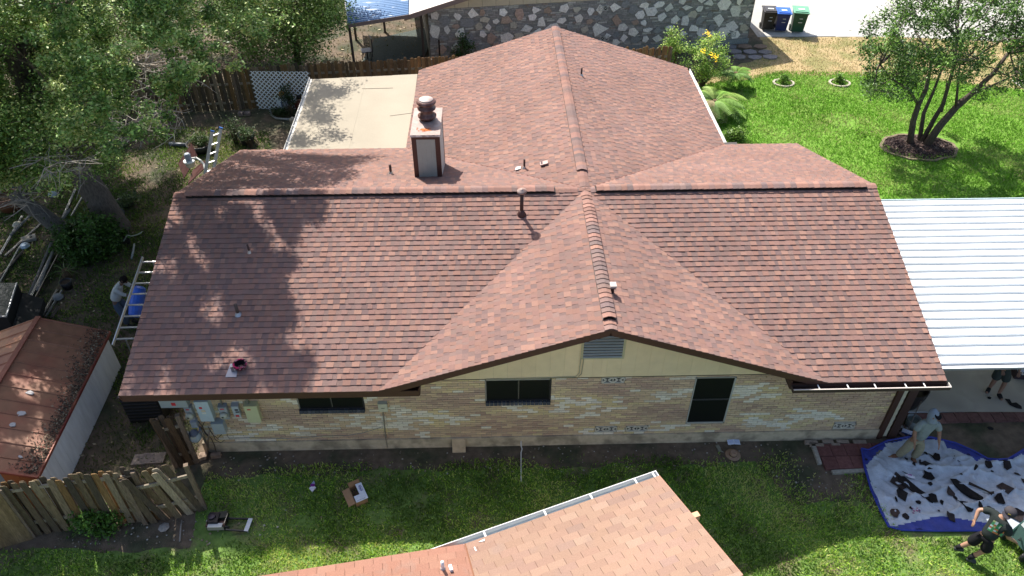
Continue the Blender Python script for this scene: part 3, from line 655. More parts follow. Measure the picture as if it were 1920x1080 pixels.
# ================================================================== NEIGHBOUR ROOF IN FRONT
nb = thing('neighbour_house', (0, -10.5, 0), 'neighbouring house at the bottom edge with a faded pink tab shingle roof and white gutter', 'house')
EZ = 2.72; A = gz(1236, 892, EZ); Bc = gz(872, 1020, EZ); C0 = gz(478, 1082, EZ+.03)
ua = (A-Bc).normalized(); na = Vector((ua.y, -ua.x, 0)); ub = (Bc-C0).normalized(); nb_ = Vector((ub.y, -ub.x, 0))
if na.y > 0: na = -na
if nb_.y > 0: nb_ = -nb_
SN = .22; va = (na+Vector((0, 0, SN))).normalized(); vb = (nb_+Vector((0, 0, SN))).normalized()
PALN = [((0.290, 0.187, 0.136), 6), ((0.283, 0.180, 0.134), 5), ((0.299, 0.194, 0.141), 4), ((0.275, 0.176, 0.135), 3), ((0.310, 0.209, 0.155), 1.5), ((0.260, 0.172, 0.136), .7)]
PALM = [((0.299, 0.154, 0.110), 6), ((0.286, 0.148, 0.106), 5), ((0.312, 0.167, 0.119), 3)]
Lg = (A-Bc).length; hp = (-nb_+na); hd = Vector((0, 0, 0))
# hip / seam direction: intersection of the two planes
NA = ua.cross(va); NB = ub.cross(vb); hd = NA.cross(NB).normalized()
if hd.z < 0: hd = -hd
def uvA(p): q = p-Bc; return (q.dot(ua), q.dot(va))
def uvB(p): q = p-Bc; return (q.dot(ub), q.dot(vb))
rk = (gz(1422, 1084, EZ+.5)-A); hA = uvA(Bc+hd*2.6); hB = uvB(Bc+hd*2.6)
pa = shingles(Bc, ua, va, [[(0, 0), (Lg, 0), (Lg+.0, 2.5), hA]], 41, .142, False, PALN)
pb = shingles(Bc, ub, vb, [[(0, 0), hB, (-5.2, 2.5), (-5.2, 0)]], 42, .142, False, PALM)
M_SH2 = mat('faded_shingle', None, .95, .12, 60, bump=.35, bscale=300, spec=.1, col2=(.26, .175, .14), scale2=2.2, thr=(.6, .8))
emit(pa+pb, 'shingle', M_SH2, nb, 'shingle_field', 290)
mb = MB()
for P in ([Bc, A, A+va*2.5, Bc+hd*2.6], [Bc, Bc+hd*2.6, Bc-ub*5.2+vb*2.5, Bc-ub*5.2]): mb.prism([p-Vector((0, 0, .012)) for p in P], (0, 0, -.10), (.34, .16, .10))
mb.build('roof_deck', M_PAINT, nb)
mb = MB(); mb.beam(Bc+va*.0+Vector((0, 0, .01)), Bc+hd*2.6+Vector((0, 0, .01)), .022, .012, (.20, .09, .05)); mb.build('valley_seam', M_MATTE, nb)
# gutter
mb = MB(); G0 = Bc-ua*1.0-na*.012-Vector((0, 0, .0)); G1 = A-na*.012
def off(p, o, z): return p-na*o+Vector((0, 0, z))
mb.beam(off(G0, .055, -.13), off(G1, .055, -.13), .11, .008, (.45, .5, .52)); mb.beam(off(G0, .112, -.075), off(G1, .112, -.075), .008, .11, (.6, .6, .6)); mb.beam(off(G0, .003, -.08), off(G1, .003, -.08), .006, .10, (.5, .55, .56)); mb.beam(off(G0, .115, -.015), off(G1, .115, -.015), .014, .012, (.62, .61, .6))
mb.beam(off(G1, .0, -.06), off(G1, .125, -.06), .012, .10, (.8, .78, .8)); gg = mb.build('gutter', M_PAINT, nb)
for f in (.12, .42, .66, .90, 1.0):
    p = Bc.lerp(A, f-.02)-na*.012; mb = MB(); mb.beam(off(p, .0, -.014), off(p, .112, -.014), .035, .008, (.6, .6, .6)); mb.build('gutter_hanger', M_PAINT, gg)
mb = MB(); mb.beam(A+ua*.005-Vector((0, 0, .07)), A+ua*.005+va*2.5-Vector((0, 0, .07)), .02, .13, (.36, .18, .12)); mb.build('rake_board', M_PAINT, nb)
p = A+va*1.02; mb = MB(); mb.beam(p-Vector((0, 0, .2))-ua*.5, p-Vector((0, 0, .2))+ua*.20, .10, .14, (.62, .36, .22)); mb.build('beam_end', M_WOODH, nb)
mb = MB()
for q in ((Bc+na*.55-ua*4, A+na*.55-ua*.35), ): mb.beam(q[0]-Vector((0, 0, 1.5)), q[1]-Vector((0, 0, 1.5)), .15, 2.5, (.4, .35, .28))
mb.beam(A+na*.5-ua*.4-Vector((0, 0, 1.5)), A+na*2.6-ua*.4-Vector((0, 0, 1.5)), .15, 2.5, (.4, .35, .28)); mb.build('wall', M_PAINT, nb)
v = gp(806, 1078, EZ, 0, 0)+Vector((0, 0, 0)); v = Bc+(-ub)*.42+vb*.46
mb = MB(); mb.tube([v, v+Vector((0, 0, .22))], .028, 12, (.7, .7, .7)); mb.lathe([(.05, 0), (.035, .04), (.03, .05)], v, 12, (.5, .5, .5)); mb.build('vent_pipe', M_PLASTIC, nb, True)
mb = MB(); mb.box(v+Vector((.13, -.02, .05)), (.05, .10, .08), R(20), (.75, .75, .76)); mb.build('flashing', M_PAINT, nb)
mb = MB(); q = Bc+ua*.22+va*.07+Vector((0, 0, .014)); mb.prism([q, q+ua*.12-va*.02, q+ua*.10+va*.02], (0, 0, .006), (.8, .8, .8)); q = Bc-ua*.2-na*.01+Vector((0, 0, .0)); mb.prism([q, q+ua*.16, q+ua*.16+va*.02], (0, 0, .006), (.8, .8, .8)); q = Bc+ua*.12+va*.14+Vector((0, 0, .012)); mb.beam(q, q+va*.09, .018, .006, (.85, .85, .85)); mb.build('white_patch', M_PAINT, nb)

# ================================================================== STONE HOUSE BEHIND
sh = thing('stone_house', (4, 19, 0), 'house behind the back fence with wall of pale and grey flagstones under cream gable', 'house')
P0 = gz(808, 118); P1 = gz(1400, 80); dd = (P1-P0); dd.z = 0; WLn = dd.length; du = dd.normalized(); dn = Vector((du.y, -du.x, 0))   # dn faces the camera
def wp(a, z, o=0.0): return P0+du*a+dn*o+Vector((0, 0, z))
WH = 2.45
mb = MB(); mb.prism([wp(0, -.1), wp(WLn, -.1), wp(WLn, WH), wp(0, WH)], -dn*.2, (.24, .235, .225)); mb.prism([wp(WLn, -.1), wp(WLn, -.1)-dn*10, wp(WLn, WH)-dn*10, wp(WLn, WH)], -du*.2, (.3, .3, .28)); mb.prism([wp(0, 0), wp(0, 0)-dn*8, wp(0, 2.3)-dn*8, wp(0, 2.3)], du*.2, (.25, .22, .19)); mb.build('wall', M_ROUGH, sh)
mb = MB(); mb.prism([wp(-.0, -.1, .0), wp(WLn+.05, -.1, .0), wp(WLn+.05, .22, .0), wp(-.0, .22, .0)], dn*.06, (.26, .28, .27)); mb.build('foundation', M_ROUGH, sh)
rr = random.Random(19); big = []; placed = []
def stonepoly(ca, cz, ra, rz, kk):
    return [(ca+ra*math.cos(t_)*rr.uniform(.62, 1.22), cz+rz*math.sin(t_)*rr.uniform(.62, 1.2)) for t_ in [2*math.pi*(i+rr.uniform(-.25, .25))/kk for i in range(kk)]]
tries = 0
while len(placed) < 118 and tries < 9000:
    tries += 1; a = rr.uniform(.25, WLn-.25); z = rr.uniform(.45, WH-.22); r = rr.uniform(.20, .42); 
    if any(((a-b[0])/1.12)**2+((z-b[1])/.82)**2 < (r*.82+b[2]*.82)**2 for b in placed): continue
    placed.append((a, z, r))
stones = []
for (a, z, r) in placed:
    kk = rr.choice([4, 5, 5, 6]); pol = stonepoly(a, z, r*rr.uniform(.8, 1.1), r*rr.uniform(.7, .95), kk)
    pol = [(min(max(p[0], .03), WLn-.03), min(max(p[1], .24), WH-.03)) for p in pol]
    t_ = rr.random()
    if t_ < .66: c = (.82, .79, .74)
    elif t_ < .84: c = (.30, .31, .31)
    elif t_ < .93: c = (.52, .48, .40)
    else: c = (.46, .34, .27)
    stones.append((pol, rgb(c, .12, rr), rr.uniform(.03, .045)))
# thin coursed stones filling the gaps
z = .23
while z < WH-.05:
    h = rr.uniform(.06, .10); a = rr.uniform(-.2, 0)
    while a < WLn:
        l = rr.uniform(.16, .46)
        a0, a1 = max(a, .01), min(a+l, WLn-.01)
        if a1-a0 > .05 and not any(((.5*(a0+a1)-b[0])/(b[2]*.62+(a1-a0)*.25))**2+((z+h/2-b[1])/(b[2]*.62))**2 < 1 for b in placed):
            t_ = rr.random(); c = (.31, .30, .285) if t_ < .55 else ((.36, .345, .32) if t_ < .82 else ((.50, .49, .45) if t_ < .95 else (.30, .25, .21)))
            stones.append(([(a0+.01, z+.008), (a1-.01, z+.008), (a1-.01, z+h-.006), (a0+.01, z+h-.006)], rgb(c, .15, rr), rr.uniform(.008, .018)))
        a += l
    z += h
stones.sort(key=lambda s_: -area(s_[0])); mbr = MB()
for i, (pol, c, dp) in enumerate(stones):
    pts = [wp(p[0], p[1], .002) for p in ccw(pol)]
    if i < 298: mb = MB(); mb.prism(pts, dn*dp, c); mb.build('stone', M_ROUGH, sh)
    else: mbr.prism(pts, dn*dp, c)
o = mbr.build('stonework', M_ROUGH, sh); o['kind'] = 'stuff'
for (u, v) in ((1131, 15), (1371, 64), (1133, 71)):
    q = ray(u, v); 
    t = (P0-Vector(CAM)).dot(dn)/q.dot(dn); p = Vector(CAM)+q*t+dn*.045; mb = MB()
    for k in (-1, 0, 1): mb.box(p+du*.2*k, (.03, .03, .2), math.atan2(du.y, du.x), (.5, .5, .46))
    for k in (-1, 1): mb.box(p+Vector((0, 0, .1*k)), (.44, .03, .025), math.atan2(du.y, du.x), (.5, .5, .46)); mb.beam(p+du*(.1*k-.09)+Vector((0, 0, -.08)), p+du*(.1*k+.09)+Vector((0, 0, .08)), .03, .02, (.5, .5, .46)); mb.beam(p+du*(.1*k-.09)+Vector((0, 0, .08)), p+du*(.1*k+.09)+Vector((0, 0, -.08)), .03, .02, (.5, .5, .46))
    vo = mb.build('block_vent', M_MATTE, sh); m2 = MB(); m2.box(p-dn*.012, (.42, .006, .19), math.atan2(du.y, du.x), (.01, .01, .01)); m2.build('vent_hole', M_MATTE, vo)
# cream gable of vertical boards, roof with brown rake
apexA = WLn*.5; GZ = WH+(WLn*.5+.6)*.26
a = 0.0
while a < WLn-.01:
    b = min(a+.61, WLn); zt = lambda x: WH+.05+(WLn*.5-abs(x-apexA))*.26+.08
    for (s0, s1) in ([(a, b)] if not a < apexA < b else [(a, apexA), (apexA, b)]):
        mb = MB(); mb.prism([wp(s0+.006, WH+.004, -.02), wp(s1-.006, WH+.004, -.02), wp(s1-.006, zt(s1), -.02), wp(s0+.006, zt(s0), -.02)], dn*.06, rgb((.58, .50, .36), .02)); mb.build('siding_board', M_SID, sh)
    a = b
mb = MB(); ez = WH-.03; ov = .62; rz = WH+.05+(WLn*.5)*.26+.14
def rfp(a, o, dz=0): return wp(a, WH+.10+(WLn*.5-abs(a-apexA))*.26+dz, o)
a0_, a1_ = -1.05, WLn+.6
for (s0, s1) in ((a0_, apexA), (apexA, a1_)): mb.prism([rfp(s0, .45), rfp(s1, .45), rfp(s1, -14), rfp(s0, -14)], (0, 0, .08), (.62, .60, .56))
mb.build('roof', mat('pale_roof', None, .9, .1, 20, bump=.2), sh)
mb = MB()
for (s0, s1) in ((a0_, apexA), (apexA, a1_)): mb.beam(rfp(s0, .46, .0), rfp(s1, .46, .0), .04, .20, (.24, .17, .15))
mb.build('rake_board', M_PAINT, sh)
# patio lean-to with blue metal roof
pt = thing('patio_cover', (-6, 18, 0), 'dark open patio cover with a faded blue metal roof beyond the wooden back fence', 'patio cover')
q0, q1 = gz(652, 45, 2.35), gz(766, 27, 2.45); q2 = gz(766, -60, 2.7); q3 = gz(640, -60, 2.6)
M_BLUE = mat('blue_metal', None, .45, .15, 9, metal=.2, col2=(.6, .62, .62), scale2=2.5, thr=(.62, .7), stretch=(.5, 2.5, 1))
nr = 30
for i in range(nr):
    f0, f1 = i/nr, (i+1)/nr; a_, b_, c_2, d_ = q0.lerp(q3, f0), q1.lerp(q2, f0), q1.lerp(q2, f1), q0.lerp(q3, f1); mm = lambda p, q, f: p.lerp(q, f)
    mb = MB(); zz = Vector((0, 0, .035)); mb.add([a_, b_, mm(b_, c_2, .35)+zz, mm(a_, d_, .35)+zz, mm(b_, c_2, .65)+zz, mm(a_, d_, .65)+zz, c_2, d_], [(0, 1, 2, 3), (3, 2, 4, 5), (5, 4, 6, 7)], (.05, .13, .27)); mb.build('roof_rib', M_BLUE, pt)
mb = MB(); mb.beam(q0-Vector((0, 0, .08)), q1-Vector((0, 0, .08)), .05, .16, (.20, .15, .14)); mb.beam(q0-Vector((0, 0, .02)), q3-Vector((0, 0, .02)), .05, .1, (.35, .35, .36)); mb.build('fascia_board', M_PAINT, pt)
for p in (gz(664, 118), gz(795, 108), gz(668, 75), gz(722, 60)):
    zt_ = 2.2; mb = MB(); mb.box((p.x, p.y, zt_/2), (.11, .11, zt_), .1, (.10, .08, .075)); mb.build('post', M_PAINT, pt)
e1 = gz(800, 108); mb = MB(); mb.prism([Vector((q0.x, q0.y+.3, .05)), Vector((e1.x-.1, e1.y+.2, .05)), Vector((e1.x+.4, e1.y+4.0, .05)), Vector((q0.x+.4, q0.y+4.2, .05))], (0, 0, -.06), (.085, .10, .09)); mb.build('deck', M_ROUGH, pt)
mb = MB(); c0 = gz(690, 112); mb.tube([c0, c0+Vector((0, 0, .45))], .03, 6, (.05, .05, .05)); mb.box(c0+Vector((0, 0, .45)), (.5, .5, .04), .3, (.06, .06, .07)); mb.box(c0+Vector((.22, .05, .75)), (.05, .5, .6), .3, (.06, .06, .07))
for sx in (-.2, .2):
    for sy in (-.2, .2): mb.tube([c0+Vector((sx, sy, 0)), c0+Vector((sx, sy, .45))], .02, 5, (.05, .05, .05))
o = mb.build('patio_chair', M_METAL); tag(o, 'dark metal patio chair in the shade under the blue roofed patio cover', 'chair')
# flagstones at the corner of the stone house
fl = thing('flagstone_patch', (10.5, 18.6, 0), 'patch of grey irregular flagstones along the foot of the stone wall', 'flagstones')
for i in range(5):
    for j in range(3):
        cxy = gz(1310+i*29+j*9, 88+j*10); pol = [(cxy.x+.36*math.cos(t_)*rr.uniform(.85, 1.15), cxy.y+.27*math.sin(t_)*rr.uniform(.85, 1.15), .0) for t_ in [2*math.pi*k/6+.3 for k in range(6)]]
        c = (.23, .21, .20) if not (i > 2 and j == 0) else (.24, .17, .12)
        mb = MB(); mb.prism(pol, (0, 0, rr.uniform(.03, .06)), rgb(c, .15, rr)); mb.build('flagstone', M_ROUGH, fl)

# ================================================================== SHED
rr = random.Random(3)
sd_ = thing('garden_shed', (-11.8, -3.9, 0), 'garden shed with rusty red metal roof and pale board walls at the left edge', 'shed')
EZs, RZs = 1.15, 1.72
e0 = gz(206, 622, EZs); e1 = gz(72, 891, EZs); r0 = gz(72, 596, RZs); axis = (e1-e0); axis.z = 0; Ls = axis.length; axis.normalize(); sdv = Vector((-axis.y, axis.x, 0))
if sdv.x < 0: sdv = -sdv
hw = (e0-r0).dot(sdv)
F0 = Vector((r0.x, r0.y, 0)); L0 = F0
def sp(a, s, z): return F0+axis*a+sdv*s+Vector((0, 0, z))
eoff = (e0-F0).dot(axis)
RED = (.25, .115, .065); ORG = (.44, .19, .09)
M_RUST = mat('rusty_roof', None, .55, .16, 5, spec=.35, col2=(.26, .085, .05), scale2=1.6, thr=(.45, .7))
npan = 12; kl = (Ls+.05)/npan
for i in range(npan):
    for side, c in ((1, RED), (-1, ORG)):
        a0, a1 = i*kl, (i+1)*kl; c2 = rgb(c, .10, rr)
        sk = eoff/hw if side > 0 else -eoff/hw
        mb = MB(); P = []
        for (a, up_) in ((a0, .0), (a0+.012, .028), (a0+.03, .028), (a0+.042, .002), (a1, 0)):
            P.append((a, up_))
        V_ = [sp(a+0, .0, RZs+u_) for a, u_ in P]+[sp(a+eoff*.5 if side > 0 else a+eoff*.2, side*hw, EZs+u_) for a, u_ in P]
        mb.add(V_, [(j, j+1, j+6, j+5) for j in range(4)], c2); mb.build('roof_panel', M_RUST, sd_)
mb = MB(); mb.beam(sp(-.02, 0, RZs+.03), sp(npan*kl+.02, 0, RZs+.03), .12, .025, (.26, .08, .05)); mb.beam(sp(eoff*.5, hw+.01, EZs-.02), sp(npan*kl+eoff*.5, hw+.01, EZs-.02), .03, .07, (.16, .03, .025))
mb.beam(sp(0, 0, RZs-.02), sp(eoff*.5, hw, EZs-.02), .03, .06, (.3, .09, .06)); mb.beam(sp(npan*kl, 0, RZs-.02), sp(npan*kl+eoff*.5, hw, EZs-.02), .03, .06, (.2, .04, .03)); mb.build('roof_trim', M_RUST, sd_)
nbrd = 12; M_SHW = mat('shed_wall', None, .75, .10, 3, bump=.15, col2=(.4, .39, .37), scale2=2.5, thr=(.66, .9), stretch=(3, 3, .6))
for i in range(nbrd):
    a0 = .10+i*(Ls-.1)/nbrd; a1 = .10+(i+1)*(Ls-.1)/nbrd; mb = MB(); s_w = hw-.06
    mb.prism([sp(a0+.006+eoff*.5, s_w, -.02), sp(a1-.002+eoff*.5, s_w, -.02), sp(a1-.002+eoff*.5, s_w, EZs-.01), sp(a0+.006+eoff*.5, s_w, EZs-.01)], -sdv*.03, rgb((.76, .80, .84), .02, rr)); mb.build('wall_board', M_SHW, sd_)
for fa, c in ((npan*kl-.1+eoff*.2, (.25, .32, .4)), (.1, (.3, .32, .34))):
    m_ = 9
    for i in range(m_):
        s0 = -hw+.1+i*(2*hw-.2)/m_; s1 = s0+(2*hw-.2)/m_-.006; zt_ = lambda s: RZs-(RZs-EZs)*abs(s)/hw-.04
        mb = MB(); cc = rgb(c, .15, rr) if i < m_-2 else rgb((.30, .12, .05), .1, rr); mb.prism([sp(fa, s0, 0), sp(fa, s1, 0), sp(fa, s1, zt_(s1)), sp(fa, s0, zt_(s0))], axis*.03, cc); mb.build('wall_board', M_SHW, sd_)
mb = MB(); mb.prism([sp(.2, -hw+.1, 0), sp(Ls-.2, -hw+.1, 0), sp(Ls-.2, -hw+.1, EZs-.05), sp(.2, -hw+.1, EZs-.05)], sdv*.03, (.3, .3, .3)); mb.prism([sp(.15, hw-.1, 0), sp(Ls-.05, hw-.1, 0), sp(Ls-.05, hw-.1, EZs-.05), sp(.15, hw-.1, EZs-.05)], sdv*.005, (.05, .05, .05)); mb.build('wall', M_SHW, sd_)
mb = MB()                        # leaf and twig drift on the roof edge
for i in range(2600):
    a = rr.uniform(0, Ls); dens = .55+.45*math.sin(a*1.6+.5); s = hw-abs(rr.gauss(0, .13+.10*dens))-.01; 
    if s < .2: continue
    z = RZs-(RZs-EZs)*s/hw+.01+rr.random()*.04; r = rr.uniform(.012, .035); t_ = rr.uniform(0, 6.3); p = sp(a+eoff*.5*s/hw, s, z); c = rr.choice([(.05, .04, .03), (.09, .07, .05), (.04, .035, .03), (.30, .25, .17), (.14, .1, .07)])
    mb.add([p+Vector((r*math.cos(t_), r*math.sin(t_), 0)), p+Vector((-r*math.sin(t_)*.4, r*math.cos(t_)*.4, .012)), p-Vector((r*math.cos(t_), r*math.sin(t_), 0)), p+Vector((r*math.sin(t_)*.4, -r*math.cos(t_)*.4, -.004))], [(0, 1, 2, 3)], c)
o = mb.build('leaf_drift', M_MATTE); tag(o, 'drift of dead leaves and twigs along the lower edge of the rusty shed roof', 'leaves', kind='stuff')
for (u, v, s_) in ((57, 737, .10), (40, 775, .11), (24, 797, .09), (38, 857, .05)):
    P = ray(u, v); t = None
    # drop point on the right hand roof slope
    n_ = (sp(0, 0, RZs)-sp(1, 0, RZs)).cross(sp(0, hw, EZs)-sp(0, 0, RZs)); t = (sp(0, 0, RZs+.01)-Vector(CAM)).dot(n_)/P.dot(n_); p = Vector(CAM)+P*t
    mb = MB(); pl = [p+Vector((s_*rr.uniform(.5, 1.1)*math.cos(k*.9), s_*rr.uniform(.4, .9)*math.sin(k*.9), .02*math.cos(k*.9)*-1)) for k in range(7)]; mb.prism(pl, (0, 0, .02), (.45, .42, .40)); mb.build('pale_patch', M_MATTE, sd_)

# ================================================================== FENCES
def fence(name, label, pts, h, n_, lean=0., wj=.02, cols=((.23, .17, .11), (.18, .135, .095), (.28, .22, .16), (.14, .115, .09)), rails=(.35, 1.3), seed=1, wdt=.135, gap=.0, both=True, top=True, missing=()):
    rr = random.Random(seed); f = thing(name, pts[0], label, 'fence')
    pts = [Vector(p) for p in pts]; segs = [(pts[i], pts[i+1]) for i in range(len(pts)-1)]; tot = sum((b-a).length for a, b in segs)
    def at(s):
        for a, b in segs:
            l = (b-a).length
            if s <= l or (a, b) == segs[-1]: return a+(b-a)*(s/l), (b-a).normalized()
            s -= l
    for i in range(n_):
        if i in missing: continue
        p, d = at(tot*(i+.5)/n_); nrm = Vector((d.y, -d.x, 0)); side = (1 if i % 2 else -1) if both else 1; hh = h*rr.uniform(.96, 1.03)
        w_ = wdt*rr.uniform(.9, 1.05); o_ = nrm*side*.035; ln = Vector((rr.uniform(-wj, wj)+lean*d.x, rr.uniform(-wj, wj)+lean*d.y, 0))
        mb = MB(); b0 = p+o_; hd_ = d*w_/2; tp = b0+ln+Vector((0, 0, hh)); c = rgb(rr.choice(cols), .15, rr)
        sh_ = Vector((0, 0, .045))
        pol = [b0-hd_, b0+hd_, tp+hd_-sh_, tp+hd_*.6, tp-hd_*.6, tp-hd_-sh_]; mb.prism(pol, nrm*.018, c); mb.build('picket', M_WOOD, f)
    for z in rails:
        for a, b in segs: mb = MB(); mb.beam(a+Vector((0, 0, z)), b+Vector((0, 0, z)), .035, .085, (.30, .25, .19)); mb.build('rail', M_WOOD, f)
    k = max(2, int(tot/2.3)+1)
    for i in range(k):
        p, d = at(tot*i/(k-1)); mb = MB(); mb.box(p+Vector((0, 0, h*.48)), (.09, .09, h*.96), math.atan2(d.y, d.x), (.2, .15, .11)); mb.build('post', M_WOOD, f)
    return f
OLD = ((.18, .13, .078), (.125, .095, .062), (.225, .175, .118), (.085, .068, .05), (.22, .135, .062))
fence('wooden_fence', 'weathered shadowbox fence of grey leaning pickets beside the shed at the lower left', [(-10.55, -6.66, 0), (-9.5, -6.48, 0), (-8.05, -6.33, 0)], 1.72, 27, 0, .05, OLD, (.4, 1.5), 5, missing=(12, 18))
fence('wooden_fence', 'broken end section of the weathered fence leaning out over the lawn by the engine', [(-8.25, -6.45, 0), (-7.75, -6.33, 0), (-7.08, -6.12, 0)], 1.62, 10, -.25, .13, OLD+((.33, .27, .2),), (.45, 1.2), 9)
fence('wooden_gate', 'narrow leaning panel of dark weathered pickets beside the electric meters', [(-8.05, -4.98, 0), (-7.62, -4.86, 0)], 1.72, 5, -.10, .04, ((.12, .08, .045), (.17, .12, .07), (.09, .065, .045)), (.4, 1.3), 12, wdt=.13)
fence('wooden_fence', 'newer light brown board section of fence cut off by the left edge', [(-12.3, -7.3, 0), (-11.4, -7.05, 0), (-10.5, -6.72, 0)], 1.75, 13, 0, .01, ((.24, .165, .09), (.27, .19, .11), (.2, .14, .08)), (.45, ), 14, wdt=.155, both=False)
fence('wooden_fence', 'grey shadowbox picket fence at the back of the shaded yard beneath the tree', [(-16.5, 12.3, 0), (-13.8, 12.75, 0), (-10.0, 13.15, 0), (-8.35, 13.45, 0)], 1.75, 58, 0, .01, OLD, (.3, 1.1), 15)
fence('wooden_fence', 'brown picket fence along the back boundary behind the patio roof and the stone house side', [(-8.2, 13.5, 0), (-2.6, 14.0, 0), (3, 14.5, 0), (6.9, 14.9, 0)], 1.75, 108, 0, .01, ((.24, .14, .07), (.20, .125, .07), (.28, .17, .085), (.15, .10, .06)), (.4, 1.3), 16)
# ================================================================== VEGETATION
def leaves_mesh(name, centers, per, sig, smin, smax, cols, seed=1, flat=.55, aspect=.42, squash=.7):
    g = np.random.default_rng(seed); C = np.array([tuple(c) for c in centers]); n = len(C)*per
    P = np.repeat(C, per, 0)+g.normal(0, 1, (n, 3))*np.array([sig, sig, sig*squash])
    nr = g.normal(0, 1, (n, 3)); nr[:, 2] = np.abs(nr[:, 2])+flat; nr /= np.linalg.norm(nr, axis=1)[:, None]
    a = g.normal(0, 1, (n, 3)); a -= nr*np.sum(a*nr, 1)[:, None]; a /= np.linalg.norm(a, axis=1)[:, None]; b = np.cross(nr, a)
    s = g.uniform(smin, smax, n)[:, None]; V = np.zeros((n, 4, 3)); V[:, 0] = P-a*s*.5; V[:, 1] = P-b*s*aspect*.5+nr*s*.06; V[:, 2] = P+a*s*.5-nr*s*.08; V[:, 3] = P+b*s*aspect*.5+nr*s*.06
    cols = np.array(cols); tone = np.repeat(g.normal(0, .22, len(C)), per); k = np.clip((g.uniform(0, 1, n)+tone)*len(cols), 0, len(cols)-1).astype(int); cc = cols[k]*g.uniform(.75, 1.25, (n, 1))
    return np_mesh(name, V.reshape(-1, 3), 4, cc, M_LEAF)
def curve_pts(a, b, n, bend, seed):
    rr = random.Random(seed); a = Vector(a); b = Vector(b); o = Vector((rr.uniform(-1, 1), rr.uniform(-1, 1), rr.uniform(-.2, 1)))*bend*(b-a).length; out = []
    for i in range(n+1):
        t = i/n; p = a.lerp(b, t)+o*math.sin(math.pi*t)
        if 0 < i < n: p += Vector((rr.uniform(-1, 1), rr.uniform(-1, 1), rr.uniform(-1, 1)))*.03*(b-a).length
        out.append(p)
    return out
def tree_parts(root, trunk, rad, clumps, seed, nprim, bcol, leafargs, r1=.09, twigs=True, hfrac=.45):
    rr = random.Random(seed); mb = MB(); mb.tube(trunk, rad, 12, bcol); mb.build('trunk', M_BARK, root, True)
    nodes = []; mb = MB(); cl = list(clumps); prim = rr.sample(cl, min(nprim, len(cl)))
    tk = [Vector(p) for p in trunk]; i0 = max(1, int(len(tk)*hfrac))
    for j, p in enumerate(prim):
        st = rr.choice(tk[i0:]); c = curve_pts(st, p, 6, .12, seed*100+j); mb.tube(c, [r1*(1-.8*i/6) for i in range(7)], 6, bcol); nodes += c[2:]
    for j, p in enumerate(cl):
        q = min(nodes, key=lambda n_: (n_-p).length_squared)
        if (q-p).length > .05: c = curve_pts(q, p, 3, .15, seed*333+j); mb.tube(c, [.022, .016, .010, .005], 4, bcol, False)
        if twigs:
            for k in range(2):
                d = Vector((rr.gauss(0, 1), rr.gauss(0, 1), rr.gauss(0, .7))).normalized()*rr.uniform(.25, .55); mb.tube([p, p+d*.5+Vector((0, 0, .04)), p+d], [.008, .006, .003], 3, bcol, False)
    mb.build('branches', M_BARK, root); me = leaves_mesh('foliage', cl, **leafargs); o = link('foliage', me, root); return root
VIS1 = [(-400, -600), (560, -600), (560, 0), (520, 60), (500, 110), (478, 150), (440, 148), (400, 160), (345, 165), (318, 190), (322, 235), (290, 262), (250, 250), (245, 290), (200, 305), (185, 335), (150, 330), (110, 345), (60, 335), (0, 345), (-400, 345)]
SHF = [(338, 372), (452, 376), (625, 374), (600, 396), (556, 405), (552, 445), (542, 480), (550, 560), (538, 610), (560, 655), (580, 700), (572, 733), (215, 742), (240, 650), (290, 480)]
SHB = [(330, 365), (440, 285), (560, 290), (700, 296), (655, 312), (640, 345), (470, 362)]
SHP = [(590, 148), (665, 158), (640, 190), (606, 200), (640, 212), (612, 232), (635, 262), (600, 280), (545, 277), (560, 220)]
LITF = [((352, 520, 40, 16)), (500, 520, 45, 22), (430, 555, 70, 16), (340, 590, 30, 14), (545, 540, 30, 30), (540, 420, 30, 20), (350, 460, 22, 12), (480, 700, 20, 14), (330, 660, 20, 12)]
def sunhit(p):
    """where the ray through p along the sunlight lands: (surface, point)"""
    for nm, a, b, c, ok in (('f', HR, 0, (HR-HE)/D, lambda q: XL < q.x < XG and -D < q.y <= 0), ('b', HR, 0, -SL, lambda q: XL < q.x < XG and 0 < q.y < DB), ('w', HR-SL*XG, SL, 0, lambda q: XG-WB < q.x < XG and DB <= q.y < YB), ('p', PZ, 0, 0, lambda q: -7.2 < q.x < XG-WB and DB < q.y < 10.2)):
        t = (a+b*p.x+c*p.y-p.z)/(LDIR.z-b*LDIR.x-c*LDIR.y); q = p+LDIR*t
        if t > 0 and ok(q): return nm, q
    return 'g', p-LDIR*(p.z/LDIR.z)
def shadow_ok(p, strict=True):
    s_, q = sunhit(p); u, v, _ = prj(q)
    if s_ != 'g' and any(hole(q.x+a, q.y+b) for a, b in ((0, 0), (.25, 0), (-.25, 0), (0, .25), (0, -.25))): return False
    if s_ in 'fbp':
        for a, b in ((.3, 0), (-.3, 0), (0, .3)):
            uu, vv, _ = prj(q+Vector((a, b, 0)))
            if not inpoly(uu, vv, {'f': SHF, 'b': SHB, 'p': SHP}[s_]) and uu > 400: return False
    if s_ == 'f':
        return inpoly(u, v, SHF)
    if s_ == 'b': return inpoly(u, v, SHB)
    if s_ == 'p': return inpoly(u, v, SHP)
    if s_ == 'w': return False
    if inpoly(u, v, [(215, 290), (330, 268), (345, 300), (300, 350), (215, 335)]) and s_ == 'g': return False
    return u < 330 or v < 150
CLEAR = [[(-5, 60), (45, 60), (92, 178), (66, 212), (-5, 105)], [(108, 262), (150, 285), (205, 335), (165, 345), (110, 330)], [(255, 95), (300, 85), (330, 120), (300, 150), (262, 140)]]
def vis_ok(p, poly):
    u, v, w_ = prj(p); return inpoly(u, v, poly) and not (poly is VIS1 and any(inpoly(u, v, c) for c in CLEAR))
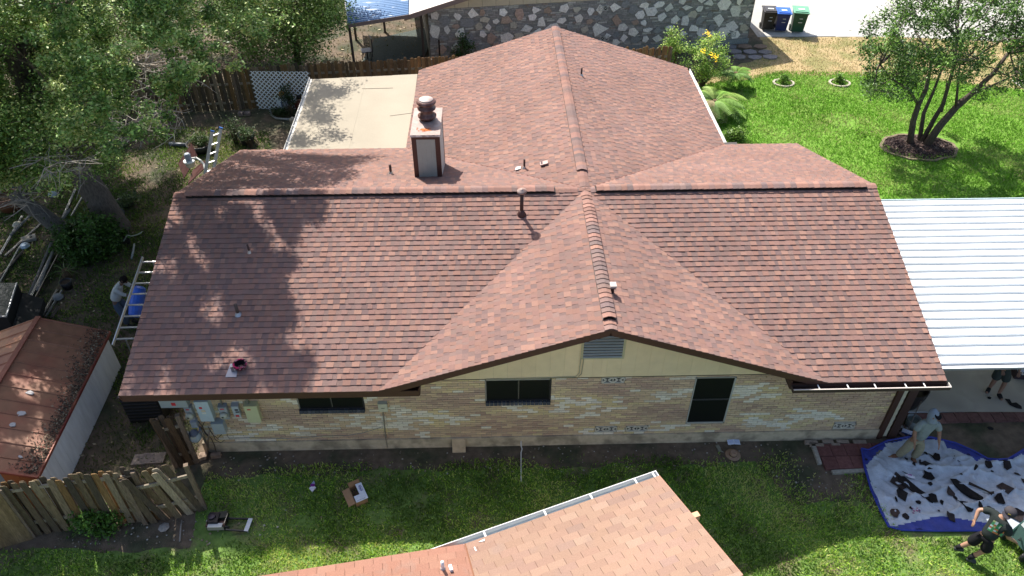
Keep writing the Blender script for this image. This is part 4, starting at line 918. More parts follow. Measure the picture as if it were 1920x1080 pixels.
def hole(x, y):
    """noise gaps left in the crown to drop sun patches on the roof"""
    n1 = vnoise(x*2.1+1, y*2.5, 6)*.8+.75*vnoise(x*5.1, y*5.9, 2)+.35*vnoise(x*11, y*12, 5); return n1 > -.06
rr = random.Random(42); cl = []; cl2 = []; cl4 = []
GRID = []
st_ = .18
for i in range(int(19/st_)):
    for j in range(int(17/st_)):
        x, y = -14+i*st_+rr.uniform(-.06, .06), -6.5+j*st_+rr.uniform(-.06, .06)
        if XL < x < 0 and -D < y <= 0: q = Vector((x, y, zf(y))); uu, vv, _ = prj(q); ok = inpoly(uu+26*vnoise(x*4, y*5, 1), vv, SHF) and not hole(x, y)
        elif XL < x < 0 and 0 < y < DB: q = Vector((x, y, HR-SL*y)); ok = inpoly(*prj(q)[:2], SHB) and vnoise(x*2.5, y*5.5, 3) < .35
        elif -7.2 < x < -3.3 and DB < y < 10.2: q = Vector((x, y, PZ)); ok = inpoly(*prj(q)[:2], SHP) and not hole(x*.8, y*.8)
        elif -13 < x < -10.3 and -6.2 < y < -1.6: q = Vector((x, y, 1.4)); ok = vnoise(x*2.3, y*2.1, 3) < .12
        else: continue
        if ok and (y <= 0 or rr.random() < .62): GRID.append(q)
for q in GRID:
    got = 0
    for k in range(40):
        p = q-LDIR*rr.uniform(4.0, 12.0)+Vector((rr.uniform(-.06, .06), rr.uniform(-.06, .06), 0))
        if p.z < 12 and vis_ok(p, VIS1): (cl2 if q.y <= 0 else cl4).append(p); got += 1
        if got == (2 if q.y <= 0 else 1): break
cl3 = []
for i in range(28):
    for j in range(46):
        q = Vector((-19.5+i*.4+rr.uniform(-.15, .15), -4.5+j*.4+rr.uniform(-.15, .15), 0))
        u, v, _ = prj(q)
        if XL+.1 < q.x or vnoise(q.x*1.7, q.y*1.9, 9) > .62 or inpoly(u, v, [(215, 290), (330, 268), (345, 300), (300, 350), (215, 335)]): continue
        for k in range(20):
            p = q-LDIR*rr.uniform(5.5, 13)
            if p.z < 11 and vis_ok(p, VIS1) and shadow_ok(p): cl3.append(p); break
tries = 0; n0 = len(cl)
while len(cl) < n0+600 and tries < 60000:            # the rest of the crown in view
    tries += 1; z = rr.uniform(3.6, 9.5); p = gz(rr.uniform(-60, 520), rr.uniform(-60, 345), z)
    if p.y > 14.5 or p.y < 0 or not vis_ok(p, VIS1): continue
    u, v, _ = prj(p)
    if ((u-285)/55)**2+((v-115)/45)**2 < 1 and rr.random() < .8: continue       # the bare twiggy hole
    if u < 75 and 55 < v < 200 and rr.random() < .8: continue
    if 40 < u < 110 and 130 < v < 330 and rr.random() < .6: continue
    if not shadow_ok(p): continue
    if any((p-c).length < .33 for c in cl): continue
    cl.append(p)
tb = gz(214, 428); t1 = gz(150, 320, 2.1); t2 = gz(75, 205, 4.3); t3 = gz(12, 75, 6.6); t4 = t3+Vector((-.8, 1.2, 2.4))
t_root = thing('oak_tree', tb, 'big spreading tree with thick leaning grey trunk shading the left side of the roof', 'tree')
GREENS = [(.08, .155, .035), (.125, .235, .045), (.17, .31, .06), (.225, .385, .08), (.33, .47, .12), (.50, .57, .2)]
trunk = [tb-Vector((0, 0, .3)), tb+Vector((0, 0, .15)), tb.lerp(t1, .5)+Vector((.05, 0, .1)), t1, t1.lerp(t2, .5), t2, t2.lerp(t3, .5), t3, t4]
link('foliage', leaves_mesh('foliage', cl2, 150, .105, .06, .11, GREENS, 8, .8, .55), t_root)  # clumps placed up the sun rays to throw shade on front roof and shed
link('foliage', leaves_mesh('foliage', cl4, 95, .19, .07, .13, GREENS, 13, .8, .55), t_root)  # clumps placed to throw shade on the back slope and patio roof
link('foliage', leaves_mesh('foliage', cl3, 190, .24, .07, .12, GREENS, 12, .8, .55), t_root)  # clumps placed to throw shade on the left yard ground
tree_parts(t_root, trunk, [.62, .48, .40, .38, .36, .34, .32, .28, .12], cl, 7, 46, (.135, .115, .10), dict(per=270, sig=.22, smin=.055, smax=.105, cols=GREENS, seed=3, flat=.8, aspect=.55), .11, True, .5)
mb = MB(); rr = random.Random(17)            # dead grey twigs hanging in the crown
hubs = [gz(rr.gauss(290, 34), rr.gauss(115, 28), 5+rr.uniform(-1, 1)) for _ in range(34)]+[gz(rr.uniform(55, 170), rr.uniform(60, 330), 4.6+rr.uniform(-.6, 1)) for _ in range(120)]+[gz(rr.uniform(0, 60), rr.uniform(230, 390), 3+rr.uniform(-.6, 1)) for _ in range(46)]+[gz(rr.uniform(180, 330), rr.uniform(180, 260), 5+rr.uniform(-.6, 1)) for _ in range(30)]
for h in hubs:
    for k in range(4):
        d = Vector((rr.gauss(0, 1), rr.gauss(0, 1), rr.gauss(-.3, .6))).normalized()*rr.uniform(.3, .8); m_ = h+d*.5+Vector((rr.uniform(-.1, .1), rr.uniform(-.1, .1), rr.uniform(-.05, .1))); mb.tube([h, m_, h+d], [.012, .009, .004], 3, rgb((.30, .27, .23), .2, rr), False)
        d2 = Vector((rr.gauss(0, 1), rr.gauss(0, 1), rr.gauss(0, .6))).normalized()*.25; mb.tube([m_, m_+d2], [.007, .003], 3, (.32, .29, .25), False)
o = mb.build('dead_twigs', M_MATTE, t_root); o['kind'] = 'stuff'
# leaning stump limb left of it
b0 = gz(114, 432); b1 = gz(36, 372, 1.55)
t_root = thing('tree_stump', b0, 'bare grey leaning trunk, cut off, between the big tree and the left edge', 'tree')
mb = MB(); mb.tube([b0-Vector((0, 0, .2)), b0+Vector((0, 0, .1)), b0.lerp(b1, .5)+Vector((0, 0, .1)), b1, b1+(b1-b0)*.12], [.34, .27, .24, .22, .17], 12, (.17, .155, .14)); mb.build('trunk', M_BARK, t_root, True)
mb = MB()
for k in range(26):
    d = Vector((rr.gauss(0, 1), rr.gauss(.3, 1), rr.uniform(0, 1))).normalized()*rr.uniform(.5, 1.2); mb.tube([b1, b1+d*.5+Vector((0, 0, .1)), b1+d], [.018, .012, .004], 4, (.3, .27, .23), False)
mb.build('branches', M_MATTE, t_root)
# second tree behind the fence
VIS2 = [(430, -400), (660, -400), (640, 20), (638, 45), (600, 62), (596, 95), (560, 118), (520, 122), (470, 110), (430, 60)]
cl = []; tries = 0
while len(cl) < 260 and tries < 40000:
    tries += 1; p = Vector((rr.uniform(-13.5, -6), rr.uniform(14.0, 19.5), rr.uniform(1.2, 6.5)))
    if not vis_ok(p, VIS2) or any((p-c).length < .40 for c in cl): continue
    cl.append(p)
b = Vector((-9.3, 16.2, 0)); t_root = thing('elm_tree', b, 'smaller bright green feathery tree standing beyond the back fence', 'tree')
tree_parts(t_root, [b, b+Vector((.1, .1, 1.2)), b+Vector((-.1, .2, 2.6)), b+Vector((-.4, .3, 4))], [.17, .14, .11, .06], cl, 9, 16, (.11, .09, .07), dict(per=210, sig=.34, smin=.08, smax=.15, aspect=.55, cols=[(.09, .15, .03), (.13, .22, .045), (.18, .30, .06), (.24, .38, .08), (.34, .46, .13)], seed=4), .05)
cl = [Vector((rr.uniform(-19, -11), rr.uniform(14.5, 22), rr.uniform(1.5, 7))) for _ in range(240)]
b = Vector((-15, 17, 0)); t_root = thing('shade_tree', b, 'dark leafy tree at the top left corner beyond the back fence', 'tree')
tree_parts(t_root, [b, b+Vector((.1, .1, 1.5)), b+Vector((-.1, .2, 3)), b+Vector((-.4, .3, 5))], [.28, .22, .18, .1], cl, 10, 20, (.12, .10, .08), dict(per=130, sig=.45, smin=.11, smax=.2, cols=[tuple(q*.8 for q in g_) for g_ in GREENS], seed=5), .06)
# ---- multi-stemmed tree on the right
TB = gz(1722, 268); t_root = thing('crape_tree', TB, 'open multi stemmed tree in a round mulch bed on the sunny lawn at upper right', 'tree')
YT = TB.y
def ty(u, v, dy=0): return gy(u, v, YT+dy)
stems = [([(1710, 262, -.1), (1712, 228, -.15), (1722, 196, -.1), (1736, 168, 0), (1742, 140, .1), (1748, 105, .3)], .125), ([(1722, 196, -.1), (1703, 168, -.4), (1672, 148, -.6), (1650, 120, -.7)], .06), ([(1726, 262, .1), (1732, 212, .3), (1750, 172, .5), (1766, 130, .7)], .09),
         ([(1728, 264, 0), (1752, 222, .1), (1768, 196, .1), (1778, 160, 0), (1790, 120, 0), (1795, 70, .2)], .10), ([(1736, 270, -.2), (1762, 236, -.3), (1792, 202, -.3), (1826, 172, -.4), (1862, 138, -.4), (1890, 100, -.3)], .16), ([(1775, 222, -.1), (1800, 188, .3), (1850, 165, .5), (1905, 140, .6)], .07), ([(1765, 210, .0), (1773, 180, .4), (1775, 150, .7)], .05), ([(1792, 202, -.3), (1795, 170, -.5), (1800, 120, -.6)], .06)]
mb = MB(); tips = []
for pts, r in stems:
    P = [ty(*q) for q in pts]
    if r > .08: P[0] = P[0]-Vector((0, 0, P[0].z+.1))
    k = len(P)-1; mb.tube(P, [r*(1-.62*i/k) for i in range(k+1)], 9, (.125, .10, .085)); tips += P[-2:]
mb.build('trunk', M_BARK, t_root, True)
VIS3 = [(1618, 62), (1640, 40), (1665, 10), (1700, -60), (2050, -200), (2050, 110), (1930, 170), (1880, 160), (1862, 188), (1822, 192), (1800, 150), (1760, 138), (1735, 150), (1712, 168), (1692, 190), (1660, 168), (1632, 184), (1616, 160), (1630, 130), (1612, 102)]
rr = random.Random(6); cl = []; tries = 0; cc0 = ty(1790, 75)
while len(cl) < 205 and tries < 60000:
    tries += 1; p = cc0+Vector((rr.uniform(-4.3, 4.6), rr.uniform(-2.6, 2.8), rr.uniform(-3.0, 2.2)))
    q = p-cc0; 
    if (q.x/4.4)**2+(q.y/2.9)**2+(q.z/3.0)**2 > 1 or not vis_ok(p, VIS3): continue
    if (q.x/3.2)**2+(q.y/1.9)**2+(q.z/2.0)**2 < .4 and rr.random() < .75: continue
    if any((p-c).length < .36 for c in cl): continue
    cl.append(p)
mb = MB(); nodes = [Vector(t_) for t_ in tips]
prim = rr.sample(cl, 34)
for j, p in enumerate(prim):
    st = min(tips, key=lambda n_: (n_-p).length_squared); c = curve_pts(st, p, 5, .1, 900+j); mb.tube(c, [.04, .034, .028, .022, .016, .01], 5, (.11, .09, .075), False); nodes += c[1:]
for j, p in enumerate(cl):
    q = min(nodes, key=lambda n_: (n_-p).length_squared); c = curve_pts(q, p, 3, .12, 1900+j); mb.tube(c, [.014, .011, .008, .004], 4, (.12, .10, .085), False)
    for k in range(2):
        d = Vector((rr.gauss(0, 1), rr.gauss(0, 1), rr.gauss(.2, .6))).normalized()*rr.uniform(.2, .45); mb.tube([p, p+d], [.008, .003], 3, (.14, .12, .10), False)
mb.build('branches', M_BARK, t_root)
me = leaves_mesh('foliage', cl, 165, .17, .08, .15, [(.04, .085, .018), (.055, .115, .022), (.075, .15, .028), (.11, .22, .038), (.19, .33, .06)], 6, .4, .45, .85); link('foliage', me, t_root)
# bunches at the far upper right
mb = MB(); c = gz(1722, 277); pol = [(c.x+1.42*math.cos(t_)*rr.uniform(.94, 1.05), c.y+.98*math.sin(t_)*rr.uniform(.92, 1.06)) for t_ in [2*math.pi*k/30 for k in range(30)]]
mb.add([(p[0], p[1], .02) for p in pol]+[(c.x, c.y, .10)], [(k, (k+1) % 30, 30) for k in range(30)], (.06, .04, .035)); bed = mb.build('mulch_bed', M_ROUGH); tag(bed, 'round dark mulch bed at the foot of the multi stemmed tree', 'mulch bed', kind='stuff')
mb = MB()
for i in range(1500):
    t_ = rr.uniform(0, 6.28); q = math.sqrt(rr.random()); x, y = c.x+1.42*q*math.cos(t_), c.y+.98*q*math.sin(t_); r = rr.uniform(.02, .05); a = rr.uniform(0, 6.3); z = .03+.07*(1-q)
    mb.box((x, y, z), (r*2, r*.7, r*.4), Euler((rr.uniform(-.6, .6), rr.uniform(-.6, .6), a)).to_matrix(), rgb(rr.choice([(.05, .03, .03), (.07, .045, .04), (.035, .025, .025), (.16, .12, .10)]), .2, rr))
o = mb.build('mulch_chips', M_MATTE); tag(o, 'dark bark chips covering the round bed under the tree', 'mulch', kind='stuff')
re = thing('bed_edging', c, 'ring of low weathered edging stones round the mulch bed of the right hand tree', 'edging')
for k in range(30):
    a, b = pol[k], pol[(k+1) % 30]; g_ = rr.uniform(.7, 1.2); m1 = MB(); m1.beam((a[0], a[1], .02), (b[0]*.97+a[0]*.03, b[1]*.97+a[1]*.03, .02), .10, .07, (.20*g_, .16*g_, .11*g_)); m1.build('edging_stone', M_ROUGH, re)

def bush(name, label, c, rad, n_, per, sig, s0, s1, cols, seed, cat='shrub', stem=(.12, .09, .06), flat=.5, aspect=.45):
    rr = random.Random(seed); c = Vector(c); root = thing(name, (c.x, c.y, 0), label, cat); cs = []
    for _ in range(n_):
        while True:
            q = Vector((rr.uniform(-1, 1), rr.uniform(-1, 1), rr.uniform(-1, 1)))
            if .3 < q.length < 1: break
        cs.append(Vector((c.x+q.x*rad[0], c.y+q.y*rad[1], max(.12, c.z+q.z*rad[2]))))
    mb = MB()
    for k, p in enumerate(cs): mb.tube(curve_pts((c.x+rr.uniform(-.08, .08), c.y+rr.uniform(-.08, .08), 0), p, 3, .12, seed*50+k), [.018, .013, .009, .004], 4, stem, False)
    mb.build('stems', M_BARK, root); link('foliage', leaves_mesh('foliage', cs, per, sig, s0, s1, cols, seed, flat, aspect), root); return root, cs
LIME = [(.12, .22, .03), (.18, .33, .045), (.26, .44, .06), (.38, .55, .09), (.5, .6, .15)]
fb, cs = bush('flowering_shrub', 'tall lime green shrub with yellow orange flowers behind the far end of the roof', gz(1325, 110, 1.25), (.95, .7, 1.05), 46, 95, .15, .06, .12, LIME, 61)
mb = MB(); rr = random.Random(5)
for (u, v) in ((1325, 62), (1319, 97), (1338, 103), (1343, 108), (1330, 66)):
    p = gz(u, v, 2.05)
    for k in range(16): 
        q = p+Vector((rr.gauss(0, .06), rr.gauss(0, .06), rr.gauss(0, .05))); a = rr.uniform(0, 6.3); r = .035; mb.add([q+Vector((r*math.cos(a+j*1.57), r*math.sin(a+j*1.57), .01*(j % 2))) for j in range(4)], [(0, 1, 2, 3)], rr.choice([(.85, .55, .02), (.9, .70, .04)]))
mb.build('flowers', M_MATTE, fb)
bush('flowering_shrub', 'leafy yellow green shrub just left of the flowering one, behind the roof corner', gz(1265, 92, 1.2), (.55, .5, .95), 24, 90, .15, .06, .12, LIME, 62)
def fan(name, label, c, nf, L, cols, seed, up_=(.15, .9), leaflets=True, wdt=.03, cat='palm'):
    rr = random.Random(seed); root = thing(name, c, label, cat); c = Vector(c)
    m0 = MB(); m0.lathe([(.12, 0), (.14, .15), (.09, .3)], c, 8, (.14, .10, .06)); m0.build('trunk', M_BARK, root)
    for i in range(nf):
        a = 2*math.pi*i/nf*1.618*3; el = rr.uniform(*up_); l = L*rr.uniform(.75, 1.1); P = []; d = Vector((math.cos(a), math.sin(a), 0)); col = rgb(rr.choice(cols), .15, rr)
        for k in range(8):
            t_ = k/7; P.append(c+Vector((0, 0, .22))+d*(l*t_*math.cos(el*(1-.4*t_)))+Vector((0, 0, l*math.sin(el)*t_-l*.62*t_*t_)))
        mb = MB(); mb.tube(P, [.014-.0014*k for k in range(8)], 3, col, False); s_ = Vector((-d.y, d.x, 0))
        if leaflets:
            for k in range(1, 8):
                for f in (0, .33, .66):
                    if k == 7 and f: break
                    b = P[k].lerp(P[min(7, k+1)], f); ll = l*.26*math.sin(math.pi*(.12+.8*(k+f)/8.0)); 
                    for sg in (-1, 1): tip = b+s_*sg*ll+d*ll*.35-Vector((0, 0, ll*.25)); mb.add([b-d*wdt*.4, b+d*wdt*.4, tip+d*wdt*.1, tip], [(0, 1, 2, 3)], col)
        mb.build('frond', M_LEAF, root)
    return root
PG = [(.08, .18, .02), (.12, .25, .03), (.17, .32, .04), (.26, .38, .07)]
fan('sago_palm', 'palm with long arching fronds, some tipped pale brown, beside the white gutter', gz(1338, 200, .35), 30, 1.35, PG+[(.36, .30, .16)], 71, wdt=.06)
fan('sago_palm', 'small dark green palm furthest from the roof edge, beside the stone paving', gz(1378, 148, .4), 22, .85, PG[:3], 72, wdt=.06)
bush('fern_clump', 'low bright green ferny clump at the inner corner of the roof', gz(1380, 252, .2), (.42, .32, .2), 26, 60, .10, .06, .12, [(.08, .15, .02), (.14, .25, .03), (.2, .33, .05)], 73, 'plant')
for i, (u, v) in enumerate(((1468, 152), (1573, 152))):
    c = gz(u, v+4); lab = ('small green plant in a ring of pale stones, in the house shadow edge', 'small green plant in a ring of pale stones, sunlit, nearer the tree')[i]
    r_, _ = bush('ringed_plant', lab, c+Vector((0, 0, .18)), (.18, .16, .18), 9, 60, .07, .06, .11, PG, 80+i, 'plant')
    for k in range(13): 
        a = 2*math.pi*k/13; m1 = MB(); m1.box(c+Vector((.42*math.cos(a), .36*math.sin(a)-.05, .03)), (.17, .09, .08), a+1.57, rgb((.42, .38, .30), .15, random.Random(k))); m1.build('edging_stone', M_ROUGH, r_)
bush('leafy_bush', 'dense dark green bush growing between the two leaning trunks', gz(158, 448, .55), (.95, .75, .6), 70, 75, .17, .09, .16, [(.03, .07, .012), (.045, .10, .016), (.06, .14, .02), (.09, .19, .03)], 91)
bush('leafy_bush', 'small bright green bush growing up against the weathered front fence', gz(185, 978, .3), (.42, .22, .36), 26, 60, .11, .06, .11, [(.05, .11, .015), (.07, .16, .02), (.10, .22, .03)], 92)
bush('climbing_plant', 'green climber on the neighbour stone wall above the roof line', gz(868, 92, .7), (.4, .15, .7), 14, 55, .14, .08, .14, [(.04, .09, .02), (.07, .14, .03)], 93, 'plant')
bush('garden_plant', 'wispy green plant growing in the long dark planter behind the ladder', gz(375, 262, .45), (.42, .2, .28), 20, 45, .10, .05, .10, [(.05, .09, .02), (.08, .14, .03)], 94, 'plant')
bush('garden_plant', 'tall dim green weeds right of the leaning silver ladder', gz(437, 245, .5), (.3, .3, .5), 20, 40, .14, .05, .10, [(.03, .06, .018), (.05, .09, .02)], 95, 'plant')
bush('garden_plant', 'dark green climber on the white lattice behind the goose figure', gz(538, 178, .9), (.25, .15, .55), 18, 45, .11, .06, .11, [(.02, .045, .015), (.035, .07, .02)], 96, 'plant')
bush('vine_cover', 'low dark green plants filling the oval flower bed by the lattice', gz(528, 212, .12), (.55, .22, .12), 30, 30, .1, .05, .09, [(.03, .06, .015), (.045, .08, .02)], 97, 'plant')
c = gz(128, 520); fan('grassy_plant', 'spiky pale green plant flopping from a black pot left of the crouching man', c, 11, .7, [(.16, .24, .07), (.10, .16, .04)], 98, (.5, 1.1), False, cat='plant')
# ================================================================== THINGS
rr = random.Random(99)
# ---- wheelie bins
def bin_(c, rz, body, lid, label, s_=1.0):
    t = local('wheelie_bin', label, 'bin', 'wheelie bins on the driveway'); t.location = c; t.rotation_euler.z = rz
    mb = MB(); P = []
    for (z, wx, wy, oy) in ((.10, .24, .24, .0), (.12, .25, .25, 0), (.85, .29, .31, -.03), (.95, .31, .35, -.03)): P.append([(-wx, -wy+oy, z), (wx, -wy+oy, z), (wx, wy+oy, z), (-wx, wy+oy, z)])
    V_ = [p for q in P for p in q]; F = [(3, 2, 1, 0), (12, 13, 14, 15)]+[(4*i+k, 4*i+(k+1) % 4, 4*i+4+(k+1) % 4, 4*i+4+k) for i in range(3) for k in range(4)]
    mb.add(V_, F, body); mb.box((0, -.30, .62), (.30, .05, .05), None, body); o = mb.build('body', M_PLASTIC); o.parent = t
    mb = MB(); mb.prism([(-.34, -.42, .95), (.34, -.42, .95), (.34, .38, .99), (-.34, .38, .99)], (0, 0, .035), lid); mb.prism([(-.27, -.34, .988), (.27, -.34, .988), (.25, .25, 1.02), (-.25, .25, 1.02)], (0, 0, .035), lid); mb.box((0, .38, .97), (.5, .06, .05), None, lid); o = mb.build('lid', M_PLASTIC); o.parent = t
    mb = MB(); mb.box((.0, -.1, 1.052), (.26, .13, .004), None, (.75, .78, .76)); mb.box((.02, -.362, .55), (.17, .01, .02), Matrix.Rotation(R(8), 3, 'X'), (.8, .8, .8)); mb.box((.03, -.375, .72), (.14, .01, .03), None, (.5, .55, .55)); o = mb.build('sticker', M_PLASTIC); o.parent = t
    for sx in (-1, 1):
        mb = MB(); mb.lathe([(.13, -.03), (.13, .03)], (sx*.26, .24, .13), 16, (.02, .02, .02), (1, 0, 0)); o = mb.build('wheel', M_PLASTIC); o.parent = t
    t.scale = (s_,)*3; return t
bin_(gz(1436, 55), R(-6), (.018, .017, .015), (.05, .045, .045), 'black wheelie bin standing closest to the stone house', 1.02)
bin_(gz(1461, 58), R(-8), (.012, .025, .12), (.03, .12, .50), 'blue wheelie bin standing between the black and the green one', 1.02)
bin_(gz(1492, 60), R(-12), (.012, .07, .04), (.14, .34, .22), 'green wheelie bin with a pale green lid, rightmost of three', 1.12)

# ---- meters and boxes on the wall
def wall_box(name, label, cat, u0, v0, u1, v1, dpt, c, extra=None, grp='utility boxes on the brick wall'):
    a = gy(u0, v0, YW-dpt); b = gy(u1, v1, YW-dpt); x0, x1, z1, z0 = a.x, b.x, a.z, b.z
    t = thing(name, ((x0+x1)/2, YW, z0), label, cat, grp)
    mb = MB(); mb.bb((x0, YW-dpt, z0), (x1, YW-.002, z1), c); mb.build('case', M_PAINT, t)
    mb = MB(); mb.bb((x0-.008, YW-dpt-.012, z0-.006), (x1+.008, YW-dpt-.0005, z1+.008), tuple(min(1, q*1.12) for q in c)); mb.prism([(x0-.012, YW-dpt-.02, z1+.010), (x1+.012, YW-dpt-.02, z1+.010), (x1+.012, YW-.003, z1+.03), (x0-.012, YW-.003, z1+.03)], (0, 0, .01), tuple(q*.8 for q in c)); mb.build('cover', M_PAINT, t)
    y = YW-dpt-.0135
    for ex in (extra or []):
        (ex0, ez0, ex1, ez1, cc) = ex; mb = MB(); mb.bb((x0+(x1-x0)*ex0, y-.002, z0+(z1-z0)*ez0), (x0+(x1-x0)*ex1, y, z0+(z1-z0)*ez1), cc); mb.build('label_sticker', M_PAINT, t)
    return t, (x0, x1, z0, z1, y)
REDL = (.55, .03, .04)
wall_box('utility_box', 'wide low grey metal box with red sticker, leftmost, right under the eave', 'box', 298, 752, 353, 763, .17, (.30, .34, .33), [(.42, .3, .58, .75, REDL)])
wall_box('breaker_panel', 'largest pale grey breaker panel with red warning sticker among the meters', 'electric panel', 364, 754, 402, 789, .16, (.42, .50, .52), [(.22, .66, .45, .76, REDL), (.3, .50, .62, .60, (.6, .5, .35)), (.3, .40, .62, .47, (.7, .68, .6))])
for (a, b, c, d, lab) in ((345, 765, 366, 786, 'grey electric meter box with round glass dial left of the big panel'), (409, 764, 431, 785, 'grey electric meter box with round glass dial right of the big panel')):
    t, (x0, x1, z0, z1, y) = wall_box('electric_meter', lab, 'electric meter', a, b, c, d, .10, (.30, .32, .33), [(.2, .84, .7, .93, REDL)])
    mb = MB(); mb.lathe([(.085, 0), (.085, .05), (.07, .085), (.03, .09)], ((x0+x1)/2, y, (z0+z1)/2-.03), 20, (.46, .46, .38), (0, -1, 0)); mb.build('glass_dial', M_PLASTIC, t, True)
    mb = MB(); mb.lathe([(.025, 0), (.025, .004)], ((x0+x1)/2-.01, y-.091, (z0+z1)/2-.03), 10, (.05, .05, .05), (0, -1, 0)); mb.build('register', M_PLASTIC, t)
t, (x0, x1, z0, z1, y) = wall_box('disconnect_box', 'small grey switch box with a red sticker and black markings', 'switch box', 434, 762, 452, 781, .09, (.36, .40, .42), [(.2, .03, .8, .2, REDL)])
mb = MB(); mb.box(((x0+x1)/2+.02, y-.006, (z0+z1)/2+.07), (.07, .01, .035), None, (.03, .03, .03)); mb.box(((x0+x1)/2+.03, y-.006, (z0+z1)/2), (.08, .01, .03), None, (.03, .03, .03)); mb.build('switch', M_PLASTIC, t)
wall_box('utility_box', 'cream yellow metal box with small red sticker, rightmost of the meter group', 'box', 457, 762, 490, 791, .13, (.50, .50, .30), [(.2, .78, .48, .85, REDL)])
wall_box('junction_box', 'pale grey cable box with sloping top below the meters', 'box', 396, 795, 424, 813, .15, (.34, .39, .40))
wall_box('junction_box', 'small crumpled grey box just above the gas meter', 'box', 357, 792, 371, 801, .10, (.33, .38, .43))
wall_box('cable_box', 'small beige cable box with a thin pipe below, left of the middle window', 'box', 709, 758, 727, 771, .07, (.48, .47, .36), [(.3, .45, .7, .52, (.1, .1, .08))])
def wy(u, v, o=.03): return gy(u, v, YW-o)
mb = MB(); mb.tube([wy(718, 771), wy(721, 800), wy(726, 838)], .014, 8, (.40, .37, .31)); o = mb.build('conduit', M_METAL); tag(o, 'thin grey conduit pipe running from the beige cable box to the ground', 'pipe')
def pipeobj(name, label, cat, pts, r, c, m_=None): mb = MB(); mb.tube(pts, r, 8, c); o = mb.build(name, m_ or M_METAL, None, True); tag(o, label, cat); return o
pipeobj('conduit', 'grey conduit bending from the big panel along the wall top to the cream box', 'pipe', [wy(398, 749, .05), wy(430, 747, .05), wy(455, 745, .05), wy(463, 749, .05), wy(468, 760, .06)], .018, (.22, .22, .21))
pipeobj('conduit', 'grey riser pipe above the right hand electric meter', 'pipe', [wy(410, 738, .05), wy(414, 752, .05), wy(418, 764, .05)], .02, (.30, .30, .28))
pipeobj('conduit', 'thick grey riser pipe going up from the cream box under the eave', 'pipe', [wy(459, 736, .06), wy(463, 748, .06), wy(467, 762, .06)], .028, (.34, .34, .31))
pipeobj('ground_pipe', 'grey pipe running down from the panel to the soil between cables', 'pipe', [wy(375, 802, .06), wy(385, 828, .06), wy(392, 855, .08)], .028, (.27, .26, .25))
pipeobj('ground_pipe', 'thin rusty pipe crossing in front of the grey pipe under the meters', 'pipe', [wy(393, 806, .09), wy(390, 830, .12), gz(388, 862, .0)], .018, (.24, .19, .15))
for k, (P, c) in enumerate((([(384, 790), (378, 802), (386, 812), (396, 822), (402, 835), (408, 857)], (.07, .05, .04)), ([(390, 800), (399, 815), (408, 822), (415, 815)], (.05, .04, .04)), ([(398, 812), (404, 825), (414, 830), (420, 826)], (.14, .10, .07)), ([(372, 790), (380, 800), (384, 812), (390, 818)], (.06, .05, .05)))):
    pipeobj('hanging_cable', ('dark cable dangling down to the soil under the meters', 'black looped cable hanging under the pale grey cable box', 'brown looped cable hanging lowest under the cable box', 'black cable squeezed between panel and gas meter')[k], 'cable', [wy(u, v, .05+.02*k) for u, v in P], .009, c, M_PLASTIC)
pipeobj('wall_cable', 'thin pale cable sagging along the bottom brick courses left of the conduit', 'cable', [wy(u, v, .012) for u, v in ((425, 816), (430, 822), (470, 821), (540, 822), (600, 818), (650, 817), (680, 812), (715, 801))], .007, (.34, .31, .27), M_PLASTIC)
gm = thing('gas_meter', gz(370, 850), 'grey gas meter with a round face and bent pipes beside the wooden gate', 'gas meter')
def gyo(u, v, o): return gy(u, v, YW-o)
mb = MB(); gc = gyo(367, 820, .22); mb.lathe([(.05, 0), (.135, .03), (.14, .10), (.10, .15), (.04, .16)], gc+Vector((0, .05, 0)), 18, (.34, .39, .40), (0, -1, .5)); mb.build('body', M_PAINT, gm, True)
mb = MB(); mb.box(gc+Vector((.0, -.085, .09)), (.11, .03, .05), Matrix.Rotation(R(-25), 3, 'X'), (.42, .42, .33)); mb.build('index_plate', M_PAINT, gm)
mb = MB(); g2 = gyo(366, 812, .2); mb.lathe([(.08, 0), (.10, .04), (.09, .08), (.03, .10)], g2+Vector((-.02, 0, -.02)), 14, (.10, .12, .16), (0, -.6, 1)); mb.build('regulator', M_PAINT, gm, True)
mb = MB(); mb.tube([gyo(338, 810, .25), gyo(341, 815, .25), gyo(349, 835, .22), gz(363, 866, 0)], .028, 8, (.30, .31, .31)); mb.tube([gyo(338, 810, .25), gyo(345, 807, .25), gyo(352, 811, .24), gyo(355, 818, .22)], .026, 8, (.35, .35, .36)); mb.tube([gyo(371, 812, .2), gyo(375, 806, .15), gyo(374, 800, .08)], .022, 8, (.10, .12, .18)); mb.lathe([(.04, -.03), (.045, .03)], gyo(338, 811, .25), 8, (.06, .07, .12), (1, 0, 0)); mb.build('pipework', M_PAINT, gm)
for i, (u, v, sx, sy, rz) in enumerate(((368, 862, .26, .10, .5), (381, 855, .17, .16, .2), (405, 854, .22, .10, .1))):
    mb = MB(); mb.box(gz(u, v, .05), (sx, sy, .10), rz, rgb((.26, .19, .14), .1)); o = mb.build('loose_brick', M_ROUGH); tag(o, ('slanted brown brick lying under the gas meter pipe', 'stubby brown stone wedged by the ground pipes', 'flat brown stone against the slab right of the pipes')[i], 'brick')
